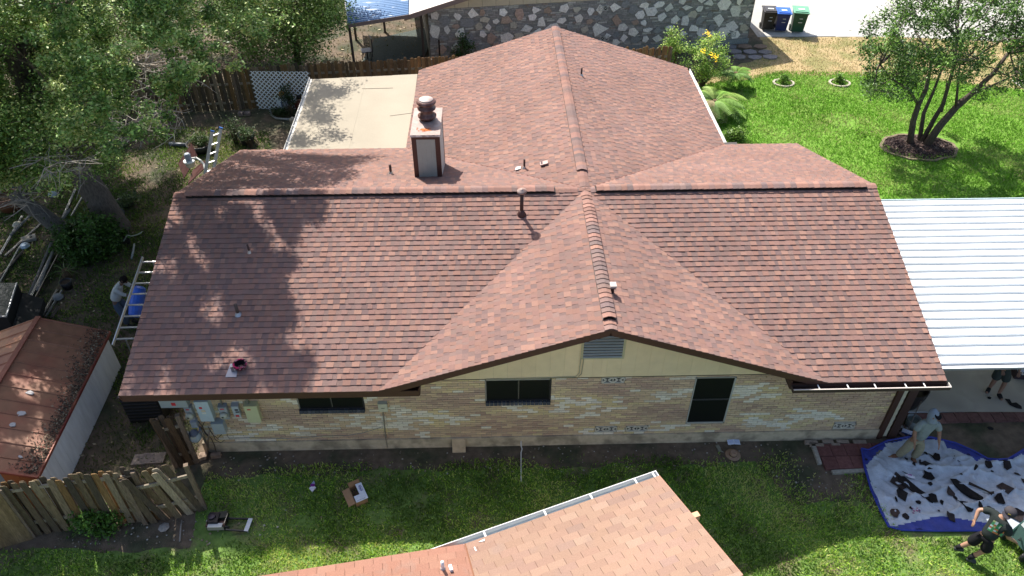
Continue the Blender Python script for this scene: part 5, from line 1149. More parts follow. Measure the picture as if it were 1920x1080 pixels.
# stepping pavers behind the front fence
for i, (u, v) in enumerate(((262, 862), (279, 860), (297, 859))):
    mb = MB(); mb.box(gz(u, v, .01), (.30, .30, .05), .03, rgb((.22, .18, .15), .12)); o = mb.build('stepping_paver', M_ROUGH); tag(o, ('left', 'middle', 'right')[i]+' of three square pavers in the gap between the shed and the gate', 'paver', 'pavers by the gate')
mb = MB(); c = gz(282, 790, 0); mb.box(c+Vector((-.05, .4, .45)), (.85, .85, .9), .05, (.02, .02, .02));  # black box added for the dark recess under the eave
for k in range(7): mb.box(c+Vector((-.05, -.035, .12+k*.11)), (.80, .02, .03), .05, (.045, .045, .045))
mb.box(c+Vector((-.05, .4, .92)), (.89, .89, .04), .05, (.05, .05, .05)); o = mb.build('recess_box', M_PLASTIC); tag(o, 'black louvred box added for the dark recess under the left end of the eave', 'dark recess')

# ---- things on the front lawn
c = gz(673, 932); t = local('cardboard_box', 'open cardboard box with a white printed side and oval purple emblem, on the grass', 'box'); t.location = c; t.rotation_euler.z = R(27)
KR = (.32, .195, .11)
def lp(mb, name, m_, par): o = mb.build(name, m_); o.parent = par; return o
mb = MB(); w_, l_, h_ = .135, .23, .15; th = .006
mb.bb((-w_, -l_, 0), (w_, l_, th), (.14, .085, .06)); mb.bb((-w_, -l_, th), (-w_+th, l_, h_), KR); mb.bb((-w_+th, -l_, th), (w_-th, -l_+th, h_), KR); mb.bb((-w_+th, l_-th, th), (w_-th, l_, h_), KR); mb.bb((w_-th, -l_, th), (w_, l_, h_), KR); lp(mb, 'carton', M_MATTE, t)
mb = MB(); mb.prism([(-w_-.003, -l_, h_), (-w_-.003, l_, h_), (-w_-.16, l_, h_-.03), (-w_-.16, -l_, h_-.03)], (0, 0, .005), KR); lp(mb, 'flap', M_MATTE, t)
mb = MB(); mb.prism([(-w_+.01, l_+.003, h_), (w_-.01, l_+.003, h_), (w_-.01, l_+.08, h_+.06), (-w_+.01, l_+.08, h_+.06)], (0, 0, .005), (.25, .15, .08)); lp(mb, 'flap', M_MATTE, t)
mb = MB(); mb.prism([(w_+.02, -l_, h_+.008), (w_+.02, l_, h_+.008), (w_-.12, l_, h_+.02), (w_-.12, -l_+.17, h_+.02), (-w_+.02, -l_+.17, h_+.02), (-w_+.02, -l_, h_+.008)], (0, 0, .006), (.66, .70, .76)); lp(mb, 'flap', M_MATTE, t)
mb = MB(); k = 22
for r0_, r1_, cc in ((.85, 1.0, (.10, .08, .28)), ):
    for i in range(k):
        a0, a1 = 2*math.pi*i/k, 2*math.pi*(i+1)/k; X = lambda r, a: (w_-.045+.036*r*math.cos(a), .08+.085*r*math.sin(a), h_+.0275); mb.add([X(r0_, a0), X(r1_, a0), X(r1_, a1), X(r0_, a1)], [(0, 1, 2, 3)], cc)
mb.box((w_-.045, .08, h_+.028), (.012, .12, .001), None, (.10, .08, .28)); mb.box((w_-.06, .08, h_+.028), (.006, .09, .001), None, (.10, .08, .28)); mb.box((0, -l_+.03, h_+.021), (.2, .006, .001), None, (.15, .1, .1)); lp(mb, 'emblem', M_MATTE, t)
mb = MB(); mb.box((.05, -l_+.10, .05), (.08, .10, .10), None, (.01, .01, .01)); lp(mb, 'black_packet', M_MATTE, t)  # near-black block inside the carton
c = gz(586, 915); mb = MB(); mb.prism([c+Vector(q) for q in ((-.07, -.03, .03), (.02, -.13, .02), (.09, -.02, .04), (.02, .02, .06))], (0, 0, .012), (.68, .64, .70)); mb.prism([c+Vector(q) for q in ((-.05, .05, .04), (.06, .05, .05), (.01, .17, .03))], (0, 0, .012), (.36, .42, .60)); mb.prism([c+Vector(q) for q in ((-.045, .0, .055), (.05, -.005, .06), (.06, .06, .06), (-.04, .07, .055))], (0, 0, .014), (.16, .02, .20)); o = mb.build('crumpled_wrapper', M_PLASTIC); tag(o, 'crumpled white and purple plastic wrapper lying on the grass left of the box', 'wrapper')
c = gz(850, 838); mb = MB(); a_ = Vector((-1.73, -4.74, 0)); b_ = Vector((-1.42, -4.74, 0)); mb.prism([a_, b_, b_+Vector((0, .14, .32)), a_+Vector((0, .14, .32))], (0, .015, 0.006), (.50, .38, .25)); o = mb.build('splash_board', M_WOODH); tag(o, 'small square plywood board leaning against the slab below the middle window', 'board')
pipeobj('hose_pipe', 'thin white pipe bending out of the wall and along the grass', 'pipe', [wy(977, 826, .02), wy(977, 830, .06), gz(977, 836, .10), gz(979, 842, .04), gz(977, 848, .02), gz(977, 872, .02), gz(977, 903, .015)], .014, (.62, .60, .55), M_PLASTIC)
c = gz(1374, 828); t = thing('folded_leaflet', c, 'open white leaflet with blue printed text lying against the slab above the straw hat', 'leaflet')
for k in (0, 1):
    mb = MB(); x0 = c.x-.145+.147*k; mb.prism([(x0, c.y-.12, .03+.02*k), (x0+.143, c.y-.12, .05-.02*k), (x0+.143, c.y+.12, .09-.02*k), (x0, c.y+.12, .07+.02*k)], (0, 0, .006), (.66, .72, .85)); mb.build('page', M_MATTE, t)
    mb = MB()
    for i in range(5):
        xx = x0+.022+i*.023; zz = lambda q: (.0375+.02*k+(.02 if not k else -.02)*((xx-x0)/.143)+.04*q); mb.prism([(xx, c.y-.09, zz(.125)), (xx+.006, c.y-.09, zz(.125)), (xx+.006, c.y+.08, zz(.83)), (xx, c.y+.08, zz(.83))], (0, 0, .0015), (.25, .32, .55))
    mb.build('print', M_MATTE, t)
mb = MB(); mb.box(c+Vector((.02, .10, .02)), (.26, .10, .04), None, (.03, .05, .18)); mb.build('blue_cover', M_MATTE, t)
c = gz(1374, 854, .0); t = thing('straw_hat', c, 'brown straw hat with a dark band lying on the grass by the wall', 'hat')
mb = MB(); V_ = []; k = 28
mb.lathe([(.175, .02), (.178, .028), (.12, .022), (.088, .03), (.084, .04), (.082, .11), (.07, .135), (.04, .125), (.01, .11)], c, k, (.33, .22, .15)); mb.build('brim', M_CLOTH, t, True)
mb = MB(); mb.lathe([(.0875, .032), (.0875, .06), (.0865, .06), (.0865, .032)], c, k, (.05, .02, .02)); mb.build('band', M_CLOTH, t)
c = gz(1347, 843); mb = MB(); mb.prism([c+Vector(q) for q in ((-.05, .10, .02), (.03, .12, .02), (.06, -.07, .02), (-.02, -.10, .02))], (0, 0, .02), (.22, .21, .16)); mb.prism([c+Vector((.05, -.06, .02)), c+Vector((.10, -.10, .02)), c+Vector((.05, -.09, .02))], (0, 0, .01), (.3, .28, .24)); o = mb.build('roof_scrap', M_ROUGH); tag(o, 'small grey cardboard scrap left of the straw hat', 'scrap')
# engine with frame (old walk-behind machine lying on its side)
c = gz(408, 985); t = thing('lawn_edger', c, 'old black and rusty engine machine with a rectangular handle frame lying on the lawn', 'garden machine')
def gc2(u, v, z): return gz(u, v, z)
mb = MB(); mb.box(gc2(402, 975, .17), (.22, .24, .20), .0, (.03, .03, .035)); mb.box(gc2(419, 969, .15), (.18, .16, .18), .1, (.035, .04, .04)); mb.build('engine', M_METAL, t)
mb = MB(); mb.box(gc2(408, 976, .1), (.40, .34, .12), 0, (.09, .06, .055)); mb.lathe([(.08, 0), (.08, .02), (.03, .03)], gc2(397, 968, .28), 14, (.05, .045, .06)); mb.build('deck', M_METAL, t)
mb = MB(); mb.box(gc2(403, 985, .2), (.30, .10, .012), 0, (.62, .60, .56)); mb.box(gc2(404, 991, .11), (.34, .02, .10), 0, (.3, .28, .25)); mb.build('guard', M_PAINT, t)
mb = MB(); mb.beam(gc2(425, 972, .12), gc2(470, 973, .05), .03, .03, (.04, .04, .05)); mb.beam(gc2(423, 993, .12), gc2(464, 996, .05), .03, .03, (.05, .05, .055)); mb.beam(gc2(420, 982, .24), gc2(427, 963, .24), .015, .015, (.35, .33, .30)); mb.build('frame', M_METAL, t)
mb = MB(); mb.beam(gc2(461, 996, .07), gc2(470, 972, .07), .09, .015, (.62, .64, .66)); mb.build('handle_plate', M_PAINT, t)
for (u, v) in ((393, 985), (424, 990)):
    mb = MB(); mb.lathe([(.07, -.02), (.07, .02)], gz(u, v, .07), 14, (.02, .02, .02), (0, 1, 0)); mb.build('wheel', M_PLASTIC, t)
pipeobj('wooden_stake', 'short grey wooden stake lying on the grass near the broken fence', 'stake', [gz(341, 975, .02), gz(339, 990, .02), gz(337, 1015, .02)], .018, (.28, .25, .22), M_WOODH)
# pale lump and kerb at fence foot
mb = MB(); mb.lathe([(.10, 0), (.12, .03), (.06, .06), (.01, .065)], gz(308, 990), 7, (.30, .27, .24)); o = mb.build('rubble_lump', M_ROUGH); tag(o, 'pale lump of broken concrete at the foot of the leaning fence end', 'rubble')
# ---- pink and black hat on the roof
hp_ = gp(452, 690, HR, 0, (HR-HE)/D); t = thing('patterned_hat', hp_, 'pink and black patterned round cap lying open side up on the roof', 'hat')
mb = MB(); n_ = 26; prof = [(.07, .01), (.11, .03), (.145, .09), (.15, .13), (.135, .15), (.11, .14), (.105, .09), (.06, .03), (.01, .025)]
base = len(mb.v); r2 = random.Random(2)
for j in range(len(prof)-1):
    for k in range(n_):
        a0, a1 = 2*math.pi*k/n_, 2*math.pi*(k+1)/n_; (ra, za), (rb, zb_) = prof[j], prof[j+1]; X = lambda r, a, z: hp_+Vector((r*math.cos(a), r*math.sin(a), z))
        mb.add([X(ra, a0, za), X(ra, a1, za), X(rb, a1, zb_), X(rb, a0, zb_)], [(0, 1, 2, 3)], r2.choice([(.40, .03, .10), (.05, .02, .03), (.36, .16, .20), (.16, .03, .06), (.03, .02, .03)]) if j < 5 else (.012, .01, .012))
mb.build('crown', M_CLOTH, t)

# ---- tarp with roofing debris
TP = [(1612, 848), (1625, 850), (1660, 832), (1700, 822), (1745, 822), (1790, 832), (1825, 848), (1850, 862), (1868, 867), (1890, 862), (1918, 845), (1960, 820), (2060, 830), (2060, 1010), (1930, 1000), (1850, 998), (1760, 997), (1690, 995), (1664, 990), (1650, 960), (1632, 920), (1618, 880)]
TPw = [gz(u, v) for u, v in TP]; TPp = [(p.x, p.y) for p in TPw]
def edge_d(x, y):
    best = 9
    for i in range(len(TPp)):
        a, b = TPp[i], TPp[(i+1) % len(TPp)]; ax, ay = b[0]-a[0], b[1]-a[1]; t_ = max(0, min(1, ((x-a[0])*ax+(y-a[1])*ay)/(ax*ax+ay*ay))); best = min(best, math.hypot(x-a[0]-ax*t_, y-a[1]-ay*t_))
    return best
FOLDS = [((7.9, -6.3), (10.4, -5.9), .05, .05), ((8.6, -5.3), (10.9, -5.75), .07, .055), ((9.0, -5.9), (11.5, -5.2), .05, .05), ((7.8, -5.6), (8.9, -6.6), .035, .06), ((8.2, -6.75), (10.6, -6.4), .05, .07), ((9.4, -6.5), (11.4, -6.0), .05, .05), ((7.9, -5.1), (8.6, -6.2), .03, .05), ((9.8, -4.9), (10.2, -6.5), .03, .04), ((8.8, -5.0), (9.3, -6.7), .025, .05), ((10.8, -5.2), (10.9, -6.8), .04, .06), ((8.4, -5.7), (9.9, -6.2), .035, .04), ((9.5, -5.4), (10.7, -5.1), .03, .04)]
r9 = random.Random(31)
for _ in range(60):
    a_x, a_y, an_ = r9.uniform(7.8, 11.8), r9.uniform(-6.9, -5.0), r9.uniform(0, 3.14); l_ = r9.uniform(.25, .8)
    FOLDS.append(((a_x, a_y), (a_x+l_*math.cos(an_), a_y+l_*math.sin(an_)*.7), r9.uniform(.015, .04), r9.uniform(.02, .04)))
def tz(x, y):
    z = .035+.075*max(0, min(1, (8.75-x)/.35))*max(0, min(1, (y+5.75)/.25))+.010*math.sin(x*9+y*5)+.010*math.sin(x*5-y*11+1)+.006*math.sin(x*23+y*17)
    for (a, b, h_, w_) in FOLDS:
        ax, ay = b[0]-a[0], b[1]-a[1]; L2 = ax*ax+ay*ay; t_ = max(0, min(1, ((x-a[0])*ax+(y-a[1])*ay)/L2)); wob = .06*math.sin(t_*9+a[0]); d_ = ((x-a[0])*(-ay)+(y-a[1])*ax)/math.sqrt(L2)-wob
        if 0 < t_ < 1: z += 1.35*h_*math.exp(-(d_/(w_*.85))**2)*math.sin(math.pi*t_)**.5
    return z
M_TARP = mat('tarp', None, .5, .2, 5, spec=.4, bump=.6, bscale=22)
mb = MB(); st = .03; x0 = min(p[0] for p in TPp); x1 = max(p[0] for p in TPp); y0 = min(p[1] for p in TPp); y1 = max(p[1] for p in TPp); idx = {}
nx, ny = int((x1-x0)/st)+1, int((y1-y0)/st)+1; G = {}
for i in range(nx+1):
    for j in range(ny+1):
        x, y = x0+i*st, y0+j*st
        if inpoly(x, y, TPp) : G[(i, j)] = (x, y)
for (i, j) in list(G):
    if all(k in G for k in ((i+1, j), (i, j+1), (i+1, j+1))):
        q = [(i, j), (i+1, j), (i+1, j+1), (i, j+1)]; cx, cy = G[(i, j)][0]+st/2, G[(i, j)][1]+st/2; e_ = edge_d(cx, cy); blue = e_ < .05 or (cy < -6.86+.10*math.sin(cx*2.3) and cx < 9.8) or (cx > 9.9 and cy > -5.15+.16*math.sin(cx*3)-.12*(cx < 10.6) and e_ < .22) or (cx < 8.42 and cy > -5.45+.75*(cx-7.7) and cy > -5.45)
        hole = (cx-8.35)**2/.07+(cy+5.18)**2/.04 < 1
        c = (.03, .045, .25) if blue else (.42, .455, .505)
        if hole and blue: c = (.12, .115, .10)
        for k in q:
            if k not in idx: idx[k] = len(mb.v); X, Y = G[k]; mb.v.append((X, Y, tz(X, Y)))
        mb.f.append(tuple(idx[k] for k in q)); mb.c.append(rgb(c, .04, rr))
tarp = mb.build('tarp', M_TARP, None, True); tag(tarp, 'big crumpled silver and blue tarp spread on the ground, littered with torn shingles', 'tarp')
mb = MB(); P_ = [Vector((a[0], a[1], tz(a[0], a[1])+.012)) for a in TPp[:13]]; mb.tube(P_, .022, 6, (.025, .04, .28)); P_ = [Vector((a[0], a[1], tz(a[0], a[1])+.012)) for a in TPp[13:]+TPp[:1]]; mb.tube(P_, .022, 6, (.025, .04, .28)); mb.build('hem', M_TARP, tarp)
DEB = [(1622, 866, 5), (1685, 905, 26, 'q'), (1717, 918, 34, 'l'), (1690, 928, 18, 'q'), (1736, 872, 20), (1738, 893, 20), (1755, 858, 18, 'v'), (1791, 862, 11, 't'), (1815, 854, 6), (1851, 873, 17), (1886, 873, 17), (1781, 924, 17), (1812, 921, 30, 'l'), (1837, 920, 24, 's'), (1882, 917, 20, 'q'), (1874, 940, 18), (1810, 950, 22), (1858, 957, 14), (1905, 965, 24, 'q'), (1750, 935, 18), (1720, 943, 8), (1700, 890, 10, 's'), (1678, 963, 15), (1697, 970, 10), (1782, 970, 14, 'q'), (1836, 950, 10), (1860, 885, 5), (1825, 882, 6), (1706, 955, 5), (1760, 958, 4), (1724, 865, 4), (1905, 890, 9), (1918, 903, 8), (1765, 942, 8), (1735, 852, 8), (1856, 927, 9), (1742, 908, 9), (1680, 938, 8), (1790, 935, 8), (1698, 862, 6), (1712, 873, 6), (1800, 892, 5)]
LUSED = {}
def scrap_label(i, u, v, s_, kind):
    sz = 'tiny' if s_ < 7 else 'small' if s_ < 12 else 'medium sized' if s_ < 19 else 'large'
    sp_ = {'q': 'squarish', 'l': 'long ragged', 's': 'thin strip of', 'v': 'notched', 't': 'triangular'}.get(kind, 'ragged')
    hz = 'near the tarp left hem' if u < 1700 else 'left of tarp middle' if u < 1760 else 'in tarp middle' if u < 1830 else 'right of tarp middle' if u < 1880 else 'at photo right edge'
    vz = 'by the far hem' if v < 875 else 'on the upper half' if v < 905 else 'on the centre line' if v < 935 else 'towards the lawn'
    t_ = '%s %s dark roofing %s, %s' % (sz, sp_, hz, vz)
    n_ = LUSED.get(t_, 0); LUSED[t_] = n_+1
    return t_ if n_ == 0 else t_+', right one' if n_ == 1 else t_.replace('dark roofing', 'scrap')
LBL = ['at the left corner of the tarp', 'squarish, near the wrapper on the tarp', 'largest, long and dark, in the middle left of the tarp']
for i, dd_ in enumerate(DEB):
    u, v, s_ = dd_[:3]; kind = dd_[3] if len(dd_) > 3 else ''; c = gz(u, v, .04); sc = s_/125.; r3 = random.Random(500+i); mb = MB(); a0 = r3.uniform(0, 6.3)
    if kind == 'q': pol = [(-.9, -.6), (.5, -.8), (.9, .5), (.2, .8), (-.7, .5)]
    elif kind == 'l': pol = [(-1.2, .9), (-.6, 1.0), (.3, .1), (1.1, -.6), (.9, -1.1), (.1, -.7), (-.6, -.2), (-1.2, .3)]; a0 = -.15
    elif kind == 's': pol = [(-1.1, .6), (-1.0, .8), (1.0, -.5), (.9, -.7)]; a0 = 0
    elif kind == 'v': pol = [(-1, .7), (-.4, .3), (.2, .8), (.9, .6), (.6, -.2), (0, -.8), (-.5, -.5)]; a0 = 0
    elif kind == 't': pol = [(-.8, 0), (.1, .9), (.6, -1)]; a0 = .1
    else: k = r3.randint(6, 9); pol = [(math.cos(6.283*j/k)*r3.uniform(.45, 1.15), math.sin(6.283*j/k)*r3.uniform(.35, .95)) for j in range(k)]
    ca, sa = math.cos(a0), math.sin(a0); pts = []
    for (px_, py_) in pol:
        X, Y = c.x+sc*(px_*ca-py_*sa), c.y+sc*(px_*sa+py_*ca)*1.15; pts.append(Vector((X, Y, tz(X, Y)+.012+r3.uniform(0, .02))))
    cc = rgb(r3.choice([(.018, .016, .016), (.03, .026, .026), (.05, .04, .036), (.024, .02, .02), (.06, .045, .04)]), .2, r3)
    mb.prism(pts, (0, 0, .008), cc); o = mb.build('shingle_scrap', M_ROUGH); o['category'] = 'roofing scrap'; o['group'] = 'torn roofing scraps lying on the tarp'; o['label'] = scrap_label(i, u, v, s_, kind)
c = gz(1704, 894, .06); mb = MB(); mb.prism([c+Vector(q) for q in ((-.10, .04, .02), (.0, .05, .04), (.12, -.02, .02), (.10, -.08, .03), (-.04, -.05, .05))], (0, 0, .012), (.7, .68, .75)); mb.prism([c+Vector(q) for q in ((-.03, .03, .05), (.05, .02, .05), (.04, -.02, .06))], (0, 0, .012), (.3, .03, .25)); o = mb.build('crumpled_wrapper', M_PLASTIC); tag(o, 'white and magenta plastic wrapper lying among scraps on the tarp', 'wrapper')
c = gz(1716, 960, .06); mb = MB()
for k in range(9): q = c+Vector((rr.gauss(0, .07), rr.gauss(0, .04), .01)); mb.box(q, (.04, .03, .01), rr.uniform(0, 3), rr.choice([(.35, .12, .22), (.2, .08, .15), (.5, .4, .5)]))
o = mb.build('torn_paper', M_MATTE); tag(o, 'scattered pinkish torn paper bits on the lower left part of the tarp', 'litter', kind='stuff')
for i, (u, v, s_) in enumerate(((1855, 746, 5), (1880, 752, 0), (1857, 803, 8), (1712, 905, 0))):
    if not s_: continue
    c = gz(u, v, .05); mb = MB(); mb.prism([c+Vector((s_/100*math.cos(k*.9)*rr.uniform(.6, 1.1), s_/100*math.sin(k*.9)*rr.uniform(.6, 1.1), 0)) for k in range(7)], (0, 0, .01), (.02, .02, .02)); o = mb.build('shingle_scrap', M_ROUGH); tag(o, ('small black scrap on the carport slab in front of the standing worker', '', 'dark scrap lying on the bare soil between slab pavers and tarp')[i], 'roofing scrap')
P_ = [gz(u, v, .055) for u, v in ((1884, 748), (1893, 749), (1897, 756), (1905, 755), (1915, 762), (1916, 767), (1906, 765), (1893, 759))]; mb = MB(); mb.prism(P_, (0, 0, .012), (.018, .017, .018)); o = mb.build('shingle_scrap', M_ROUGH); tag(o, 'long jagged black strip of roofing on the carport slab', 'roofing scrap')
# stack of wrapped shingles under the carport
c = gz(1912, 714, .04); t = thing('shingle_bundle', c, 'dark wrapped bundle with white and blue printed edges on the carport slab', 'bundle')
mb = MB(); mb.box(c+Vector((.42, .3, .10)), (1.0, .6, .20), R(-8), (.04, .03, .035)); mb.build('stack', M_MATTE, t); mb = MB(); mb.box(c+Vector((.42, .3, .212)), (.9, .5, .02), R(-8), (.35, .42, .55)); mb.box(c+Vector((-.03, .28, .218)), (.05, .55, .02), R(6), (.6, .6, .62)); mb.build('wrapping', M_PLASTIC, t)
for k in range(7):
    mb = MB(); mb.beam(c+Vector((.2+k*.13, .65, .05)), c+Vector((.0+k*.13, 1.25, .05)), .07, .04, (.18, .16, .14)); o = mb.build('pallet_slat', M_WOODH, t)
# bucket, dark tub, broom by the post
c = gz(1707, 800); t = thing('bucket', c, 'grey round bucket with dark inside by the brown corner posts', 'bucket'); mb = MB(); mb.lathe([(.13, 0), (.165, .30), (.155, .30), (.12, .04), (.01, .03)], c, 20, (.16, .18, .18)); mb.build('pail', M_PLASTIC, t, True); mb = MB(); mb.lathe([(.155, .22), (.01, .222)], c, 20, (.10, .12, .12)); mb.build('contents', M_PLASTIC, t)
t = thing('broom', gz(1703, 812), 'broom with a thin dark handle leaning up behind the hooded man', 'broom'); a_ = gz(1702, 806, .12); b_ = gz(1727, 753, .95); mb = MB(); mb.tube([a_, b_], .014, 8, (.14, .12, .11)); mb.build('handle', M_PLASTIC, t); mb = MB(); mb.box(a_+Vector((-.02, -.03, -.03)), (.22, .07, .08), R(-30), (.5, .52, .62)); mb.box(a_+Vector((-.02, -.03, -.08)), (.24, .09, .06), R(-30), (.03, .05, .16)); mb.build('brush', M_PLASTIC, t)
c = gz(1712, 752); mb = MB(); mb.lathe([(.34, 0), (.42, .35), (.44, .55), (.42, .56), (.40, .36), (.02, .30)], c+Vector((-.25, .0, .04)), 20, (.025, .022, .022)); o = mb.build('plastic_tub', M_PLASTIC); tag(o, 'big black plastic tub behind the corner posts under the carport', 'tub')
c = gz(1680, 812); mb = MB()
for k in range(9): q = c+Vector((rr.uniform(-.25, .3), rr.uniform(-.12, .15), .03)); mb.box(q, (rr.uniform(.1, .25), rr.uniform(.06, .14), .06), Euler((rr.uniform(-.3, .3), rr.uniform(-.3, .3), rr.uniform(0, 3))).to_matrix(), rr.choice([(.12, .08, .07), (.2, .16, .14), (.36, .35, .32), (.06, .05, .05)]))
o = mb.build('rubble_pile', M_ROUGH); tag(o, 'small heap of broken stones and scraps at the foot of the brown posts', 'rubble', kind='stuff')

# ---- green machine on wheels pulled by the man in the cap
c = gz(1880, 1035); t = local('generator_cart', 'green and grey wheeled machine being dragged over the grass by the man in the cap', 'machine'); t.location = c+Vector((.12, .02, 0)); t.rotation_euler = (0, 0, R(14))
tilt = Matrix.Rotation(R(16), 3, 'Y')
def tb_(mb, c, d, col): mb.box(tilt@Vector(c)+Vector((0, 0, .10)), d, tilt, col)
mb = MB(); tb_(mb, (.28, .0, .36), (.52, .40, .34), (.05, .10, .09)); tb_(mb, (.28, 0, .545), (.50, .30, .04), (.06, .16, .13)); lp(mb, 'engine_housing', M_PAINT, t)
mb = MB(); tb_(mb, (.28, -.212, .36), (.46, .02, .28), (.02, .022, .022)); tb_(mb, (.28, -.225, .50), (.54, .03, .03), (.4, .41, .38)); tb_(mb, (.28, -.225, .215), (.54, .03, .03), (.45, .45, .40)); tb_(mb, (.545, -.22, .36), (.03, .03, .30), (.3, .3, .28)); tb_(mb, (.22, -.226, .42), (.08, .01, .03), (.7, .7, .7)); lp(mb, 'grille', M_PAINT, t)
mb = MB(); tb_(mb, (.10, .12, .60), (.16, .12, .10), (.6, .62, .62)); tb_(mb, (.42, .10, .60), (.22, .14, .12), (.07, .20, .16)); lp(mb, 'tank', M_PAINT, t)
mb = MB(); P_ = [tilt@Vector(q)+Vector((0, 0, .1)) for q in ((0.0, -.2, .3), (.05, -.2, .62), (.5, -.2, .66), (.56, -.2, .4))]; mb.tube(P_, .02, 6, (.10, .22, .19)); P_ = [tilt@Vector(q)+Vector((0, 0, .1)) for q in ((0.0, .2, .3), (.05, .2, .62), (.5, .2, .66), (.56, .2, .4))]; mb.tube(P_, .02, 6, (.10, .22, .19)); mb.tube([tilt@Vector(q)+Vector((0, 0, .1)) for q in ((.0, 0, .35), (-.18, -.08, .42), (-.30, -.10, .48))], .018, 6, (.04, .05, .05)); lp(mb, 'frame', M_METAL, t)
for sy in (-1, 1): mb = MB(); mb.lathe([(.06, -.035), (.14, -.03), (.15, 0), (.14, .03), (.06, .035)], (.12, sy*.26, .15), 18, (.02, .02, .02), (0, 1, 0)); lp(mb, 'wheel', M_PLASTIC, t)

# ---- left yard
lad = thing('extension_ladder', gz(213, 640), 'long pale aluminium ladder leaning beside the left roof edge over the man', 'ladder')
a_, b_ = gz(214, 640, 1.35), gz(268, 482, 2.35)
ldir = (b_-a_).normalized(); acr = Vector((1, .02, 0)).normalized()*.56
a_ -= ldir*.1
for s_ in (Vector((0, 0, 0)), acr): mb = MB(); mb.beam(a_+s_, b_+s_, .028, .075, (.60, .61, .62)); mb.build('rail', M_METAL, lad)
Ll = (b_-a_).length; k = 0.16
while k < Ll: mb = MB(); p = a_+ldir*k; mb.beam(p, p+acr, .034, .03, (.66, .66, .66)); mb.build('rung', M_METAL, lad); k += .305
for f in (.05, .95): mb = MB(); p = a_.lerp(b_, f)+acr*.5; mb.tube([Vector((p.x, p.y, 0)), p], .02, 6, (.3, .3, .3)); mb.build('prop_pole', M_METAL, lad)
c = gz(248, 560, 1.2); t = thing('blue_bundle', (c.x, c.y, .3), 'bright blue plastic wrapped bundle held behind the ladder rungs', 'bundle')
mb = MB(); mb.lathe([(.10, -.42), (.17, -.36), (.19, -.1), (.18, .2), (.17, .36), (.08, .42)], (c.x+.10, c.y, c.z-.1), 14, (.02, .11, .55), (.16, .65, .75)); mb.build('sheet', mat('blue_plastic', None, .35, .2, 9, spec=.5, bump=.6, bscale=14), t)
# silver ladder leaning at the back eave
l2 = thing('step_ladder', gz(390, 300), 'silver ladder with blue top caps leaning against the back left eave', 'ladder')
a0_, a1_ = gz(388, 306, 2.0), gz(398, 247, 3.0); b0_, b1_ = gz(404, 300, 2.0), gz(414, 241, 3.0)
a0_ = a1_+(a0_-a1_)*2.9; b0_ = b1_+(b0_-b1_)*2.9
for p, q in ((a0_, a1_), (b0_, b1_)):
    mb = MB(); mb.beam(p, q, .03, .10, (.58, .58, .58), (1, 0, 0)); mb.build('rail', M_METAL, l2); mb = MB(); mb.beam(q, q+(q-p).normalized()*.04, .04, .11, (.03, .15, .5), (1, 0, 0)); mb.build('end_cap', M_PLASTIC, l2)
k = .05
while k < 1: p = a1_.lerp(a0_, k); q = b1_.lerp(b0_, k); mb = MB(); mb.beam(p, q, .05, .03, (.62, .62, .62)); mb.build('rung', M_METAL, l2); k += .1
# red boards with bucket lamp
c = gz(345, 318, 1.0); t = thing('red_panels', gz(350, 330), 'two dark red boards propped up behind the left gable end', 'boards')
RB = (.07, .02, .015)
for P in ([(359, 268, 1.5), (370, 292, 1.3), (345, 333, .7), (334, 306, .8)], [(384, 300, 1.5), (386, 312, 1.4), (352, 345, .9), (362, 318, 1.1)]):
    mb = MB(); mb.prism([gz(*q) for q in P], (0, -.02, -.03), RB); mb.build('board', M_PAINT, t)
t = thing('work_lamp', gz(352, 310, 1.2), 'white bucket shaped lamp with grey motor and curved white arm above the red boards', 'lamp')
c = gz(356, 306, 1.7); mb = MB(); mb.lathe([(.12, -.12), (.17, .06), (.185, .06), (.185, .10), (.15, .10)], c, 18, (.66, .68, .66)); mb.build('bucket', M_PLASTIC, t, True)
mb = MB(); mb.lathe([(.10, 0), (.10, .22), (.07, .26)], c+Vector((-.02, .03, .08)), 12, (.26, .29, .35)); mb.build('motor', M_PAINT, t)
mb = MB(); mb.tube([gz(358, 297, 1.8), gz(368, 296, 1.85), gz(376, 301, 1.8), gz(382, 308, 1.7), gz(385, 318, 1.6)], .035, 8, (.6, .6, .57)); mb.build('arm', M_PLASTIC, t)
mb = MB(); mb.tube([gz(352, 306, 1.4), gz(352, 306, 0)], .02, 6, (.2, .2, .2)); mb.build('pole', M_METAL, t)
# planters and pots
c = gz(378, 282); t = thing('planter_trough', c, 'long black planter trough half hidden by the red boards', 'planter'); mb = MB(); mb.lathe([(.38, 0), (.50, .34), (.46, .34), (.44, .27), (.02, .26)], c, 20, (.022, .022, .024)); mb.build('tub', M_PLASTIC, t, True); mb = MB(); mb.lathe([(.44, .28), (.02, .29)], c, 20, (.06, .045, .03)); mb.build('soil', M_ROUGH, t)
def pot(u, v, r, h, label, c=(.022, .022, .024), lie=None):
    p = gz(u, v); t = thing('plant_pot', p, label, 'pot')
    mb = MB(); mb.lathe([(r*.72, 0), (r, h), (r*.93, h), (r*.85, h*.8), (.02, h*.78)], p+Vector((0, 0, r*.75 if lie else 0)), 18, c, lie or (0, 0, 1)); mb.build('pot_body', M_PLASTIC, t, True)
    if not lie: mb = MB(); mb.lathe([(r*.86, h*.82), (.01, h*.84)], p, 18, (.07, .05, .035)); mb.build('soil', M_ROUGH, t)
    return t
pot(465, 268, .32, .42, 'large black round pot with a small plant behind the roof edge'); bush('potted_plant', 'small leafy plant growing in the large black pot', gz(465, 250, .6), (.28, .28, .18), 12, 45, .09, .05, .10, [(.04, .08, .02), (.07, .13, .03)], 201, 'plant')
